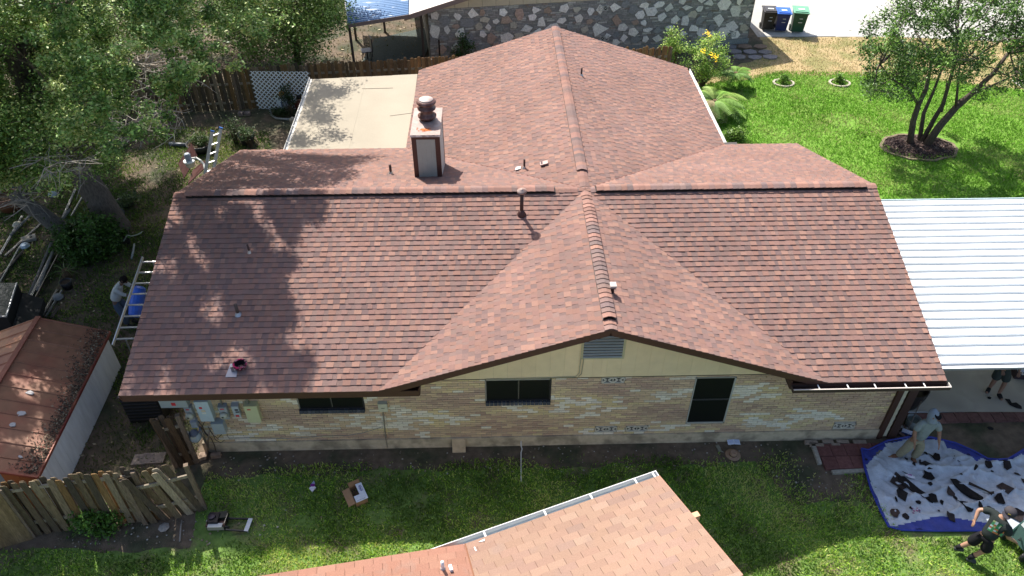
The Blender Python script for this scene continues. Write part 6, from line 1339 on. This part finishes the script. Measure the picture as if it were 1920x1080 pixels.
pot(232, 410, .24, .42, 'big dark blue grey nursery pot lying on its side by the big trunk', (.07, .08, .09), (-1, .15, .12))
pot(238, 385, .28, .22, 'wide black pot with strappy leaves beside the big tree trunk'); bush('potted_plant', 'strappy pale green plant in the wide black pot by the trunk', gz(238, 374, .3), (.3, .25, .14), 12, 30, .10, .08, .16, [(.07, .11, .04), (.12, .17, .06)], 202, 'plant')
pot(128, 540, .17, .26, 'small black pot holding the spiky pale plant')
pot(35, 352, .26, .40, 'blue bucket at the left near the twiggy stump', (.02, .10, .16)); pot(22, 392, .42, .55, 'large rusty orange barrel beside the leaning stump', (.16, .06, .03))
c = gz(228, 460); t = thing('garden_cart', c, 'dark open box of odds and ends with a pale hose near the roof edge', 'cart')
mb = MB(); mb.box(c+Vector((0, 0, .15)), (.62, .42, .02), .35, (.02, .02, .02))
for s_, d_ in (((.0, .2, .25), (.62, .02, .22)), ((.0, -.2, .25), (.62, .02, .22)), ((.3, 0, .25), (.02, .4, .22)), ((-.3, 0, .25), (.02, .4, .22))): mb.box(c+Matrix.Rotation(.35, 3, 'Z')@Vector(s_), d_, .35, (.03, .028, .026))
mb.build('tray', M_PLASTIC, t); mb = MB()
for k in range(8): mb.beam(c+Vector((rr.uniform(-.25, .2), rr.uniform(-.15, .1), .2)), c+Vector((rr.uniform(-.2, .25), rr.uniform(-.1, .15), .32)), .04, .03, rr.choice([(.2, .12, .08), (.12, .08, .06), (.3, .27, .24)]))
mb.build('contents', M_ROUGH, t)
pipeobj('garden_hose', 'pale green hose curling over the dark box of odds and ends', 'hose', [gz(232, 452, .35), gz(238, 441, .4), gz(246, 443, .3), gz(258, 440, .1), gz(268, 434, .02)], .02, (.35, .42, .36), M_PLASTIC)
pipeobj('short_post', 'short white pipe offcut lying by the roof edge near the dark box', 'pipe', [gz(252, 458, .03), gz(250, 470, .03), gz(247, 485, .03)], .035, (.36, .38, .38), M_PLASTIC)
# rails and pipes lying in the yard
LIN = [((131, 392), (118, 410)), ((146, 345), (118, 408)), ((157, 365), (134, 405)), ((97, 455), (54, 555)), ((98, 476), (58, 557)), ((109, 478), (66, 560)), ((100, 470), (70, 545)), ((108, 543), (80, 592)), ((117, 544), (86, 594)), ((109, 576), (97, 595)), ((42, 405), (0, 478)), ((38, 462), (0, 530)), ((44, 470), (0, 520)), ((80, 417), (10, 480)), ((128, 335), (108, 365)), ((60, 400), (20, 440))]
RLAB = ['short rail end beside the bush, left of two leaning trunks', 'upper long grey rail passing behind the big tree trunk', 'pale pipe beside the long rail at the big trunk', 'longest dark board left in the bundle of rails above the shed', 'thin middle rail of the bundle above the shed', 'brightest round pipe on the right of the bundle above the shed', 'short inner rail lying within the bundle above the shed', 'left rail of the short pair touching the shed roof', 'right pipe of the short pair touching the shed roof', 'shortest rail end just above the shed ridge', 'rail running to the left edge past the tan rag', 'thick pipe at the left edge above the black box', 'thin rail at the left edge beside the small blue bag', 'long thin rail crossing from the stone slab to the left edge', 'short rail end nearest the blue bucket and big trunk', 'stubby pipe between the orange barrel and the leaning stump']
for i, (a, b) in enumerate(LIN):
    r3 = random.Random(i); z = r3.uniform(.03, .12); mb = MB(); cc = r3.choice([(.24, .24, .235), (.18, .175, .17), (.13, .11, .09), (.20, .21, .21)]); A_, B_ = gz(*a, z), gz(*b, z+r3.uniform(-.02, .05))
    if i % 3 == 2: mb.tube([A_, B_], .03, 8, cc); 
    else: mb.beam(A_, B_, .07, .045, cc); mb.beam(A_+Vector((0, 0, .024)), B_+Vector((0, 0, .024)), .03, .01, tuple(q*.6 for q in cc))
    o = mb.build('fence_rail', M_METAL if i % 3 else M_WOODH); tag(o, RLAB[i], 'rail', 'rails lying loose in the back yard')
for i, (u, v, c, lab) in enumerate(((100, 367, (.42, .48, .52), 'crumpled pale bag by the rails near the big trunk'), (48, 464, (.42, .50, .58), 'small pale blue bag on the ground at left'), (110, 560, (.25, .26, .26), 'grey cloth lump on the short rails near the shed'), (34, 424, (.45, .42, .34), 'pale tan rag by the rails at the left edge'), (55, 450, (.32, .29, .25), 'flat pale stone slab with holes at left'))):
    p = gz(u, v, .0); mb = MB(); r3 = random.Random(i+70)
    if i < 4: mb.lathe([(.12, 0), (.16, .05), (.11, .13), (.03, .16)], p, 7, c)
    else: mb.box(p+Vector((0, 0, .05)), (.42, .26, .1), .5, c); mb.box(p+Vector((.08, .02, .101)), (.07, .09, .004), .5, (.03, .03, .03))
    o = mb.build('yard_debris' if i < 4 else 'stone_slab', M_CLOTH if i < 4 else M_ROUGH); tag(o, lab, 'debris' if i < 4 else 'stone')
mb = MB(); q = [gz(-60, 610, .5), gz(62, 560, .95), gz(32, 533, .95), gz(-90, 540, .95)]
a_ = gz(14, 592, .9); t = thing('black_trailer', (a_.x, a_.y, 0), 'glossy black lidded metal box with silver edges at the left edge, behind the shed', 'trailer')
P_ = [gz(-70, 596, .9), gz(13, 596, .9), gz(33, 533, .9), gz(-60, 533, .9)]; mb = MB(); mb.prism(P_, (0, 0, -.78), (.012, .012, .014)); mb.build('body', M_PLASTIC, t)
mb = MB(); Q_ = [p+Vector((0, 0, .004)) for p in P_]; mb.prism(Q_, (0, 0, .05), (.04, .042, .045)); mb.build('lid', mat('gloss_black', None, .18, .05, 4, spec=.6), t)
mb = MB(); mb.beam(Q_[1]+Vector((.0, 0, .04)), Q_[2]+Vector((0, 0, .04)), .03, .05, (.5, .5, .52)); mb.beam(Q_[0]+Vector((0, 0, .04)), Q_[1]+Vector((0, 0, .04)), .03, .04, (.35, .35, .37)); mb.build('edge_rail', M_METAL, t)
mb = MB(); P2 = [P_[1]+Vector((.02, 0, -.3)), P_[1]+Vector((.45, .1, -.55)), P_[2]+Vector((.5, 0, -.55)), P_[2]+Vector((.02, 0, -.3))]; mb.prism(P2, (0, 0, -.2), (.015, .015, .016)); mb.build('mudguard', M_PLASTIC, t)
# ---- lattice and garden figures
lt = thing('lattice_screen', gz(520, 205), 'white diagonal lattice panel with scalloped corners standing by the patio roof', 'lattice')
la, lb = gz(484, 205), gz(590, 206); lad_ = (lb-la); lw = lad_.length; ldx = lad_.normalized(); LH = 1.62
def lat(a, z, o=0): return la+ldx*a+Vector((0, 0, z+.03))+Vector((0, -1, 0))*o
sp_ = .185
for s_ in (1, -1):
    n_ = int((lw+LH)/sp_)
    for k in range(n_+1):
        c0_ = k*sp_-(LH if s_ > 0 else 0); pts = []
        # line a = c0 + s*z
        z0_, z1_ = 0, LH
        if s_ > 0: z0_ = max(0, -c0_); z1_ = min(LH, lw-c0_)
        else: z0_ = max(0, c0_-lw); z1_ = min(LH, c0_)
        if z1_-z0_ < .05: continue
        mb = MB(); mb.beam(lat(c0_+s_*z0_, z0_, .006*s_), lat(c0_+s_*z1_, z1_, .006*s_), .006, .040, (.62, .65, .70)) if False else mb.prism([lat(c0_+s_*z0_-.030, z0_, .006*s_), lat(c0_+s_*z0_+.030, z0_, .006*s_), lat(c0_+s_*z1_+.030, z1_, .006*s_), lat(c0_+s_*z1_-.030, z1_, .006*s_)], (0, .006, 0), (.85, .88, .92)); mb.build('lattice_strip', M_PAINT, lt)
c = gz(534, 206); t = thing('goose_statue', c, 'white garden goose figure in a blue dress with an orange bonnet before the lattice', 'garden figure')
mb = MB(); mb.lathe([(.10, .05), (.22, .14), (.25, .26), (.20, .40), (.12, .50), (.08, .58), (.085, .66), (.03, .73)], c, 16, (.50, .54, .60)); mb.lathe([(.05, -.14), (.09, 0), (.04, .13)], c+Vector((.17, 0, .36)), 10, (.50, .54, .60), (.3, -.2, 1)); mb.lathe([(.05, -.14), (.09, 0), (.04, .13)], c+Vector((-.17, 0, .36)), 10, (.50, .54, .60), (-.3, -.2, 1)); mb.build('body', M_MATTE, t, True)
mb = MB(); mb.lathe([(.13, 0), (.11, .03), (.09, .10), (.03, .16)], c+Vector((0, 0, .66)), 14, (.50, .17, .03)); mb.build('bonnet', M_MATTE, t, True); mb = MB(); mb.lathe([(.035, 0), (.005, .10)], c+Vector((0, -.07, .64)), 8, (.5, .2, .03), (0, -1, -.2)); mb.build('beak', M_MATTE, t)
mb = MB(); mb.box(c+Vector((.10, -.13, .03)), (.13, .16, .05), .3, (.5, .42, .36)); mb.box(c+Vector((-.10, -.13, .03)), (.13, .16, .05), -.3, (.5, .42, .36)); mb.build('feet', M_MATTE, t); mb = MB(); mb.box(c+Vector((0, -.245, .36)), (.05, .02, .22), None, (.10, .14, .25)); mb.build('bow', M_CLOTH, t)
c = gz(566, 212); t = thing('garden_gnome', c, 'dark haired garden figure in a reddish brown coat by the patio gutter', 'garden figure')
mb = MB(); mb.lathe([(.16, 0), (.19, .15), (.18, .40), (.13, .52), (.06, .58)], c, 14, (.14, .05, .04)); mb.lathe([(.045, -.2), (.05, .15)], c+Vector((-.18, -.03, .32)), 8, (.14, .05, .04), (-.2, 0, 1)); mb.build('coat', M_CLOTH, t, True); mb = MB(); mb.lathe([(.05, 0), (.09, .05), (.09, .12), (.05, .18)], c+Vector((0, 0, .56)), 12, (.28, .18, .13)); mb.build('head', M_SKIN, t, True); mb = MB(); mb.lathe([(.105, 0), (.11, .06), (.06, .12), (.01, .13)], c+Vector((0, .01, .65)), 12, (.02, .018, .018)); mb.build('hair', M_CLOTH, t, True)
c = gz(552, 240); t = thing('stone_ornament', c, 'pale chipped stone ornament standing by the patio gutter', 'ornament'); mb = MB(); mb.lathe([(.15, 0), (.17, .12), (.09, .2), (.13, .3), (.14, .38), (.05, .46)], c, 10, (.36, .31, .25)); mb.build('figure', M_ROUGH, t, True); mb = MB(); mb.lathe([(.12, 0), (.14, .02), (.14, .10)], c+Vector((.05, -.3, 0)), 9, (.42, .40, .36)); mb.build('base', M_ROUGH, t)
t = thing('flower_bed_edging', gz(530, 215), 'grey curved edging round the oval flower bed by the lattice', 'edging'); mb = MB(); mb.tube([gz(506, 205, .05), gz(508, 215, .05), gz(518, 222, .05), gz(540, 224, .05), gz(556, 221, .05)], .045, 6, (.30, .30, .29)); mb.build('kerb', M_ROUGH, t)
pipeobj('rolled_mat', 'dark rolled mat lying on the grass left of the red boards', 'roll', [gz(318, 270, .08), gz(335, 271, .08), gz(358, 272, .08)], .075, (.10, .11, .13), M_PLASTIC)
for i, (u, v) in enumerate(((452, 213), (464, 213))):
    mb = MB(); mb.box(gz(u, v, .06), (.22, .2, .12), .1*i, (.24, .19, .17)); o = mb.build('loose_block', M_ROUGH); tag(o, ('left', 'right')[i]+' of two small brown blocks at the foot of the back fence', 'block', 'blocks by the back fence')
for i, (u, v, h_) in enumerate(((1212, 70, 1.9), (1233, 72, 2.1))):
    p = gz(u, v+14); t_ = p+Vector((.18*i, .1, h_*.95)); mb = MB(); mb.beam(p, t_, .10, .10, (.03, .022, .02)); o = mb.build('dark_post', M_WOODH); tag(o, ('left', 'right')[i]+' of two dark posts standing before the stone wall', 'post', 'dark posts by the stone wall')
p = gz(808, 118); mb = MB(); mb.beam(p+Vector((.45, -.4, 0)), p+Vector((.45, -.3, 1.2)), .07, .07, (.03, .022, .02)); o = mb.build('dark_post', M_WOODH); tag(o, 'dark post standing before the left end of the stone wall', 'post')
# ================================================================== PEOPLE
def skinmesh(name, verts, edges, radii, mt, parent, col, sub=2, root=0):
    me = bpy.data.meshes.new(name); me.from_pydata([tuple(v) for v in verts], edges, []); me.materials.append(mt)
    o = link(name, me, parent); md = o.modifiers.new('skin', 'SKIN'); md.use_smooth_shade = True; md.branch_smoothing = .6
    if not me.skin_vertices: 
        me.attributes.new
    sv = me.skin_vertices[0].data
    for i, r in enumerate(radii):
        r = r if isinstance(r, tuple) else (r, r); sv[i].radius = r; sv[i].use_root = (i == root)
    ss = o.modifiers.new('sub', 'SUBSURF'); ss.levels = sub; ss.render_levels = sub; return o
def cmat(name, col, rough=.9, m_='cloth', **k): return mat('p_'+name, col, rough, .12, 18, bump=.25, bscale=60, spec=.15, **k)
def person(label, J, cols, extras=None, face=None):
    """J: joints in world space"""
    root = thing('person', (J['pelvis'].x, J['pelvis'].y, 0), label, 'person'); sk = mat('p_skin_'+cols['id'], cols['skin'], .55, .06, 20, spec=.3)
    V = []; E = []; Rr = []; ix = {}
    def add(k, p, r, par=None):
        ix[k] = len(V); V.append(Vector(p)); Rr.append(r)
        if par: E.append((ix[par], ix[k]))
    pe, ch, ne, he = J['pelvis'], J['chest'], J['neck'], J['head']; f = J['face']
    add('pelvis', pe, (.115, .085)); add('waist', pe.lerp(ch, .5), (.105, .08), 'pelvis'); add('chest', ch, (.12, .09), 'waist'); add('neck', ne, .055, 'chest'); add('jaw', ne.lerp(he, .5)+f*.015, .062, 'neck'); add('head', he, .092, 'jaw'); add('crown', he+(he-ne).normalized()*.075, .065, 'head')
    add('nose', he+f*.108-(he-ne).normalized()*.02, .013, 'head')
    for s_ in 'LR':
        sh, el, wr = J['sh'+s_], J['el'+s_], J['wr'+s_]; add('sh'+s_, sh, .05, 'chest'); add('el'+s_, el, .05, 'sh'+s_); add('wr'+s_, wr, .034, 'el'+s_)
        d = (wr-el).normalized(); hd = J.get('hd'+s_, d); pm = wr+hd*.07; add('pm'+s_, pm, (.036, .02), 'wr'+s_); sd_ = hd.cross(f if abs(hd.dot(f)) < .9 else Vector((0, 0, 1))).normalized(); cur = J.get('curl', Vector((0, 0, -1)))
        for k, (o_, l_) in enumerate(((-.028, .068), (-.010, .08), (.010, .076), (.028, .058))):
            b_ = pm+sd_*o_+hd*.03; add('f%d%s' % (k, s_), b_, .0105, 'pm'+s_); add('g%d%s' % (k, s_), b_+hd*l_*.5+cur*.006, .0095, 'f%d%s' % (k, s_)); add('h%d%s' % (k, s_), b_+hd*l_*.8+cur*.03, .008, 'g%d%s' % (k, s_))
        add('t0'+s_, pm-hd*.03-sd_*.04, .012, 'pm'+s_); add('t1'+s_, pm+hd*.012-sd_*.062, .0095, 't0'+s_)
        hi, kn, an, to = J['hi'+s_], J['kn'+s_], J['an'+s_], J['to'+s_]; add('hi'+s_, hi, .085, 'pelvis'); add('kn'+s_, kn, .058, 'hi'+s_); add('ca'+s_, kn.lerp(an, .35), .055, 'kn'+s_); add('an'+s_, an, .038, 'ca'+s_); add('to'+s_, to, .035, 'an'+s_)
    skinmesh('body', V, E, Rr, sk, root, None, 2)
    # shirt
    V2, E2, R2 = [], [], []; m_ = cols['shirt']
    def a2(p, r, par=None):
        V2.append(Vector(p)); R2.append(r)
        if par is not None: E2.append((par, len(V2)-1))
        return len(V2)-1
    hem = pe+(pe-ch)*cols.get('hem', .12); h0 = a2(hem, (.19, .17)); w0 = a2(pe.lerp(ch, .45), (.18, .165), h0); c0 = a2(ch, (.20, .175), w0); n0 = a2(ne-(ne-ch)*.25, .085, c0); fr = cols.get('sleeve', .75)
    for s_ in 'LR':
        a_ = a2(J['sh'+s_], .092, c0)
        if fr <= 1: a2(J['sh'+s_].lerp(J['el'+s_], fr), .078, a_)
        else: b_ = a2(J['el'+s_], .056, a_); a2(J['el'+s_].lerp(J['wr'+s_], fr-1), .046, b_)
    skinmesh('shirt', V2, E2, R2, cmat(cols['id']+'_shirt', m_), root, None, 2)
    V2, E2, R2 = [], [], []; fr = cols.get('leg', .92)
    p0 = a2(pe+Vector((0, 0, .04)), (.150, .13)); p1 = a2(pe-Vector((0, 0, .05)), (.150, .13), p0)
    for s_ in 'LR':
        hi, kn, an = J['hi'+s_], J['kn'+s_], J['an'+s_]; a_ = a2(hi.lerp(kn, .15), .115, p1); wd = 1.35 if fr < .6 else 1.0
        if fr < .6: a2(hi.lerp(kn, 1.08), .118, a_)
        else: b_ = a2(kn, .105, a_); c_3 = a2(kn.lerp(an, .5), .095, b_); a2(kn.lerp(an, fr), .08, c_3)
    skinmesh('trousers' if fr > .6 else 'shorts', V2, E2, R2, cmat(cols['id']+'_legs', cols['pants']), root, None, 2)
    for s_ in 'LR':
        an, to = J['an'+s_], J['to'+s_]; d = (to-an); d.z = 0; d.normalize(); hl = Vector((an.x, an.y, min(an.z, an.z)))-d*.05
        z_ = an.z-.07
        skinmesh('shoe', [Vector((hl.x, hl.y, z_+.035)), Vector((an.x, an.y, z_+.045))+d*.04, Vector((an.x, an.y, z_+.035))+d*.17, an+Vector((0, 0, .06))], [(0, 1), (1, 2), (1, 3)], [.055, .064, .052, .062], cmat(cols['id']+'_shoe', cols['shoe'], .7), root, None, 2)
        if cols.get('sock'): mb = MB(); kk = J['kn'+s_]; mb.tube([an+(kk-an)*.05, an+(kk-an)*.42], [.044, .058], 12, cols['sock']); mb.build('sock', M_CLOTH, root, True)
    upv_ = (he-ne).normalized(); sv_ = f.cross(upv_).normalized()
    for sg in (-1, 1):
        mb = MB(); mb.lathe([(.002, -.010), (.009, -.006), (.011, 0), (.009, .006), (.002, .010)], he+f*.083+sv_*sg*.033+upv_*.012, 8, (.02, .015, .012)); mb.build('eye', M_PLASTIC, root, True)
        mb = MB(); mb.beam(he+f*.092+sv_*sg*.018+upv_*.032, he+f*.083+sv_*sg*.050+upv_*.030, .008, .008, cols['hair']); mb.build('eyebrow', M_CLOTH, root)
        mb = MB(); mb.lathe([(.006, -.028), (.016, -.01), (.018, .012), (.008, .03)], he+sv_*sg*.094-upv_*.0, 8, cols['skin']); mb.build('ear', sk, root, True)
    mb = MB(); mb.beam(he+f*.094+sv_*.022-upv_*.052, he+f*.094-sv_*.022-upv_*.052, .008, .007, (.25, .08, .07)); mb.build('mouth', M_SKIN, root)
    return root
def V3(*a): return Vector(a)
def rig(base, yaw, H=1.72, lean=0., stance=(.25, 0), arms=None, twist=0, side=0.):
    """joint set for a standing figure; yaw = facing direction (radians, 0 = +x)"""
    f = Vector((math.cos(yaw), math.sin(yaw), 0)); l = Vector((-f.y, f.x, 0)); k = H/1.72; J = {}
    pe = base+V3(0, 0, .92*k)+f*0; J['pelvis'] = pe; up_ = (V3(0, 0, 1)*math.cos(lean)+f*math.sin(lean)+l*side).normalized(); J['chest'] = pe+up_*.38*k; J['neck'] = pe+up_*.545*k; J['head'] = J['neck']+(up_*.8+f*.25+V3(0, 0, .15)).normalized()*.155*k; J['face'] = f; J['up'] = up_
    for s_, g in (('L', 1), ('R', -1)): J['sh'+s_] = pe+up_*.47*k+l*g*.185*k; J['hi'+s_] = pe+l*g*.095*k-V3(0, 0, .06)
    J['f'] = f; J['l'] = l; return J
# the hooded man stepping on the tarp
fr_, fl_ = gz(1672, 856, .07), gz(1716, 866, .07)
base = (fr_+fl_)/2+V3(.10, .02, -.07)
J = rig(base, R(-35), 1.72, .10); J['pelvis'] = J['pelvis']-V3(0, 0, .06); f, l = J['f'], J['l']
J['anR'] = fr_+V3(.12, .0, .03); J['toR'] = fr_+V3(-.12, -.03, -.01); J['anL'] = fl_+V3(-.02, .10, .02); J['toL'] = fl_+V3(-.02, -.07, -.02)
J['hiR'] = J['pelvis']-V3(.10, .02, .05); J['hiL'] = J['pelvis']+V3(.08, -.0, -.05); J['knR'] = J['hiR'].lerp(J['anR'], .5)+V3(-.02, -.06, .05); J['knL'] = J['hiL'].lerp(J['anL'], .5)+V3(.02, -.06, .0)
J['shR'] = J['chest']+V3(-.17, -.02, .09); J['shL'] = J['chest']+V3(.17, -.03, .08); J['elR'] = J['shR']+V3(-.10, -.04, -.24); J['wrR'] = J['elR']+V3(.0, -.14, -.18); J['elL'] = J['shL']+V3(.10, -.05, -.22); J['wrL'] = J['elL']+V3(-.02, -.16, -.16)
J['face'] = V3(.55, -.82, -.12).normalized(); J['head'] = J['neck']+V3(.03, -.03, .14)
p1 = person('man in grey hooded short sleeved top and sandy trousers walking on the tarp', J, dict(id='hood', skin=(.26, .14, .09), shirt=(.22, .255, .25), pants=(.27, .245, .175), shoe=(.17, .085, .05), hair=(.015, .012, .012), sleeve=.95, hem=.2))
hd = J['head']; up_ = (hd-J['neck']).normalized(); mb = MB(); bk = (up_*.9-J['face']*.45).normalized(); mb.lathe([(.12, -.20), (.115, -.15), (.112, -.08), (.115, -.01), (.106, .05), (.08, .10), (.045, .14), (.01, .165)], hd-J['face']*.062+up_*.015, 20, (.22, .26, .31), bk); mb.build('hood', M_CLOTH, p1, True)
mb = MB(); mb.lathe([(.092, -.010), (.097, 0), (.090, .014)], hd+J['face']*.012+up_*.066, 18, (.01, .01, .012), (up_*1.0+J['face']*.4)); mb.build('headband', M_CLOTH, p1, True)
mb = MB(); mb.lathe([(.02, -.02), (.05, 0), (.03, .03)], hd+J['face']*.055-up_*.075, 12, (.03, .022, .02), J['face']); mb.build('beard', M_CLOTH, p1, True)
# man in cap pulling the machine
fr_, fl_ = gz(1787, 1033, .08), gz(1812, 1052, .07)
J = rig((fr_+fl_)/2+V3(.30, .0, -.07), R(20), 1.70, .42); J['pelvis'] -= V3(0, 0, .10); f, l = J['f'], J['l']; pe = J['pelvis']; up_ = J['up']
J['chest'] = pe+V3(.11, .09, .34); J['neck'] = pe+V3(.15, .12, .49); J['head'] = J['neck']+V3(.06, -.01, .13); J['face'] = V3(.85, -.35, -.5).normalized()
J['anL'] = fr_+V3(.05, .03, .06); J['toL'] = fr_+V3(-.04, -.03, -.02)-V3(.06, .0, 0)*0; J['anR'] = fl_+V3(.04, .04, .03); J['toR'] = fl_+V3(.16, -.02, -.02)
J['toL'] = J['anL']+V3(.13, -.02, -.05); J['hiL'] = pe+V3(-.05, .08, -.05); J['hiR'] = pe+V3(.03, -.09, -.05); J['knL'] = J['hiL'].lerp(J['anL'], .5)+V3(.03, -.02, -.04); J['knR'] = J['hiR'].lerp(J['anR'], .5)+V3(.08, -.03, .02)
J['shL'] = J['chest']+V3(-.03, .19, .08); J['shR'] = J['chest']+V3(.08, -.18, .06); J['elL'] = J['shL']+V3(-.22, .10, -.08); J['wrL'] = J['elL']+V3(-.08, -.12, -.12); J['elR'] = J['shR']+V3(.05, -.06, -.23); J['wrR'] = J['elR']+V3(.17, .0, -.13)
p2 = person('man in black shirt, shorts and cap leaning forward, dragging the green machine', J, dict(id='cap', skin=(.34, .19, .125), shirt=(.022, .028, .027), pants=(.012, .012, .014), shoe=(.05, .055, .06), hair=(.012, .01, .01), sleeve=.8, leg=.5, hem=.25, sock=(.018, .018, .02)))
hd = J['head']; nu = (hd-J['neck']).normalized(); mb = MB(); cu = (V3(0, 0, 1)+J['face']*.35).normalized(); mb.lathe([(.112, -.01), (.118, .03), (.108, .075), (.07, .108), (.01, .118)], hd+nu*.01, 20, (.055, .05, .055), cu); mb.build('cap_crown', M_CLOTH, p2, True)
bd = V3(-.85, -.5, -.05).normalized(); sd_2 = bd.cross(cu).normalized(); P_ = [hd+nu*.015+bd*.10+sd_2*-.09, hd+nu*.015+bd*.17+sd_2*-.075, hd+nu*.015+bd*.205, hd+nu*.015+bd*.17+sd_2*.075, hd+nu*.015+bd*.10+sd_2*.09]; mb = MB(); mb.prism(P_, (0, 0, .012), (.06, .055, .065)); mb.build('cap_brim', M_CLOTH, p2)
mb = MB(); q = hd+nu*.055+V3(-.085, -.075, .0); mb.box(q, (.045, .012, .045), R(-40), (.55, .42, .04)); mb.build('badge', M_CLOTH, p2)
# printed design on the back of the shirt
bc = J['pelvis'].lerp(J['chest'], .78); ax = (J['chest']-J['pelvis']).normalized(); nb2 = V3(-.25, -.62, .75); nb2 = (nb2-ax*nb2.dot(ax)).normalized(); sx_ = ax.cross(nb2); mb = MB(); r3 = random.Random(12)
pcols = [(.5, .62, .58), (.08, .28, .12), (.45, .16, .06), (.62, .66, .6), (.05, .2, .08), (.4, .45, .2), (.03, .12, .06)]
for i in range(7):
    for j in range(6):
        o_ = bc+ax*(-.10+.036*i)+sx_*(-.115+.046*j); lift = lambda s__: nb2*(.136-.9*s__*s__); s0_ = -.115+.046*j; P_ = [bc+ax*(-.12+.036*(i+a))+sx_*(-.138+.046*(j+b))+nb2*(.150-1.1*(-.138+.046*(j+b))**2) for a, b in ((0, 0), (1, 0), (1, 1), (0, 1))]; mb.add(P_, [(0, 1, 2, 3)], r3.choice(pcols[:3] if i < 3 else pcols))
mb.build('shirt_print', M_CLOTH, p2)
# man in white shirt bending at the left
ft = gz(246, 606, .07); base = V3(ft.x, ft.y, 0)
J = rig(base+V3(-.22, .12, 0), R(-20), 1.70, .75); J['pelvis'] -= V3(0, 0, .06); pe = J['pelvis']; J['chest'] = pe+V3(.12, .14, .33); J['neck'] = pe+V3(.26, .16, .45); J['head'] = J['neck']+V3(.10, .0, .09); J['face'] = V3(.75, -.3, -.6).normalized()
J['anL'] = ft+V3(.0, .10, .02); J['toL'] = ft+V3(.16, .08, -.02); J['anR'] = ft+V3(-.05, -.10, .02); J['toR'] = ft+V3(.10, -.16, -.02); J['hiL'] = pe+V3(.02, .10, -.05); J['hiR'] = pe+V3(-.02, -.10, -.05); J['knL'] = J['hiL'].lerp(J['anL'], .5)+V3(.10, .0, 0); J['knR'] = J['hiR'].lerp(J['anR'], .5)+V3(.10, -.04, 0)
J['shL'] = J['chest']+V3(.06, .17, .07); J['shR'] = J['chest']+V3(.02, -.19, .05); J['elL'] = J['shL']+V3(.20, -.04, -.14); J['wrL'] = J['elL']+V3(.16, -.10, .02); J['elR'] = J['shR']+V3(.14, .02, -.20); J['wrR'] = J['elR']+V3(.20, .02, -.05)
p3 = person('man in a loose pale shirt and jeans bending beside the ladder, seen from above', J, dict(id='white', skin=(.16, .09, .06), shirt=(.50, .51, .48), pants=(.07, .10, .15), shoe=(.03, .03, .03), hair=(.012, .01, .009), sleeve=1.5, hem=.25))
hd = J['head']; mb = MB(); mb.lathe([(.095, -.05), (.108, 0), (.102, .05), (.065, .09), (.01, .102)], hd+V3(-.02, .01, .01), 18, (.014, .011, .010), V3(-.2, .05, 1)); mb.build('hair', M_CLOTH, p3, True)
# worker under the carport, only legs in view
a_, b_ = gz(1853, 732, .11), gz(1876, 745, .11)
J = rig((a_+b_)/2+V3(.05, .22, -.11), R(-120), 1.74, .12); J['pelvis'] -= V3(0, 0, .02); pe = J['pelvis']
J['anR'] = a_+V3(.05, .06, .02); J['toR'] = a_+V3(-.08, -.08, -.02); J['anL'] = b_+V3(.0, .10, .02); J['toL'] = b_+V3(.0, -.09, -.02); J['hiR'] = pe+V3(-.09, 0, -.05); J['hiL'] = pe+V3(.09, 0, -.05); J['knR'] = J['hiR'].lerp(J['anR'], .5)+V3(-.02, -.06, 0); J['knL'] = J['hiL'].lerp(J['anL'], .5)+V3(.03, -.05, 0)
J['shR'] = J['chest']+V3(-.17, .05, .08); J['shL'] = J['chest']+V3(.17, -.02, .08); J['elR'] = J['shR']+V3(-.08, -.05, -.24); J['elL'] = J['shL']+V3(.08, -.05, -.24); J['wrR'] = J['elR']+V3(.05, -.15, -.15); J['wrL'] = J['elL']+V3(-.05, -.15, -.15)
person('worker under the carport roof, only bare calves, dark shorts and black shoes visible', J, dict(id='carport', skin=(.25, .14, .10), shirt=(.05, .06, .07), pants=(.045, .055, .05), shoe=(.015, .015, .018), hair=(.012, .01, .009), leg=.5))
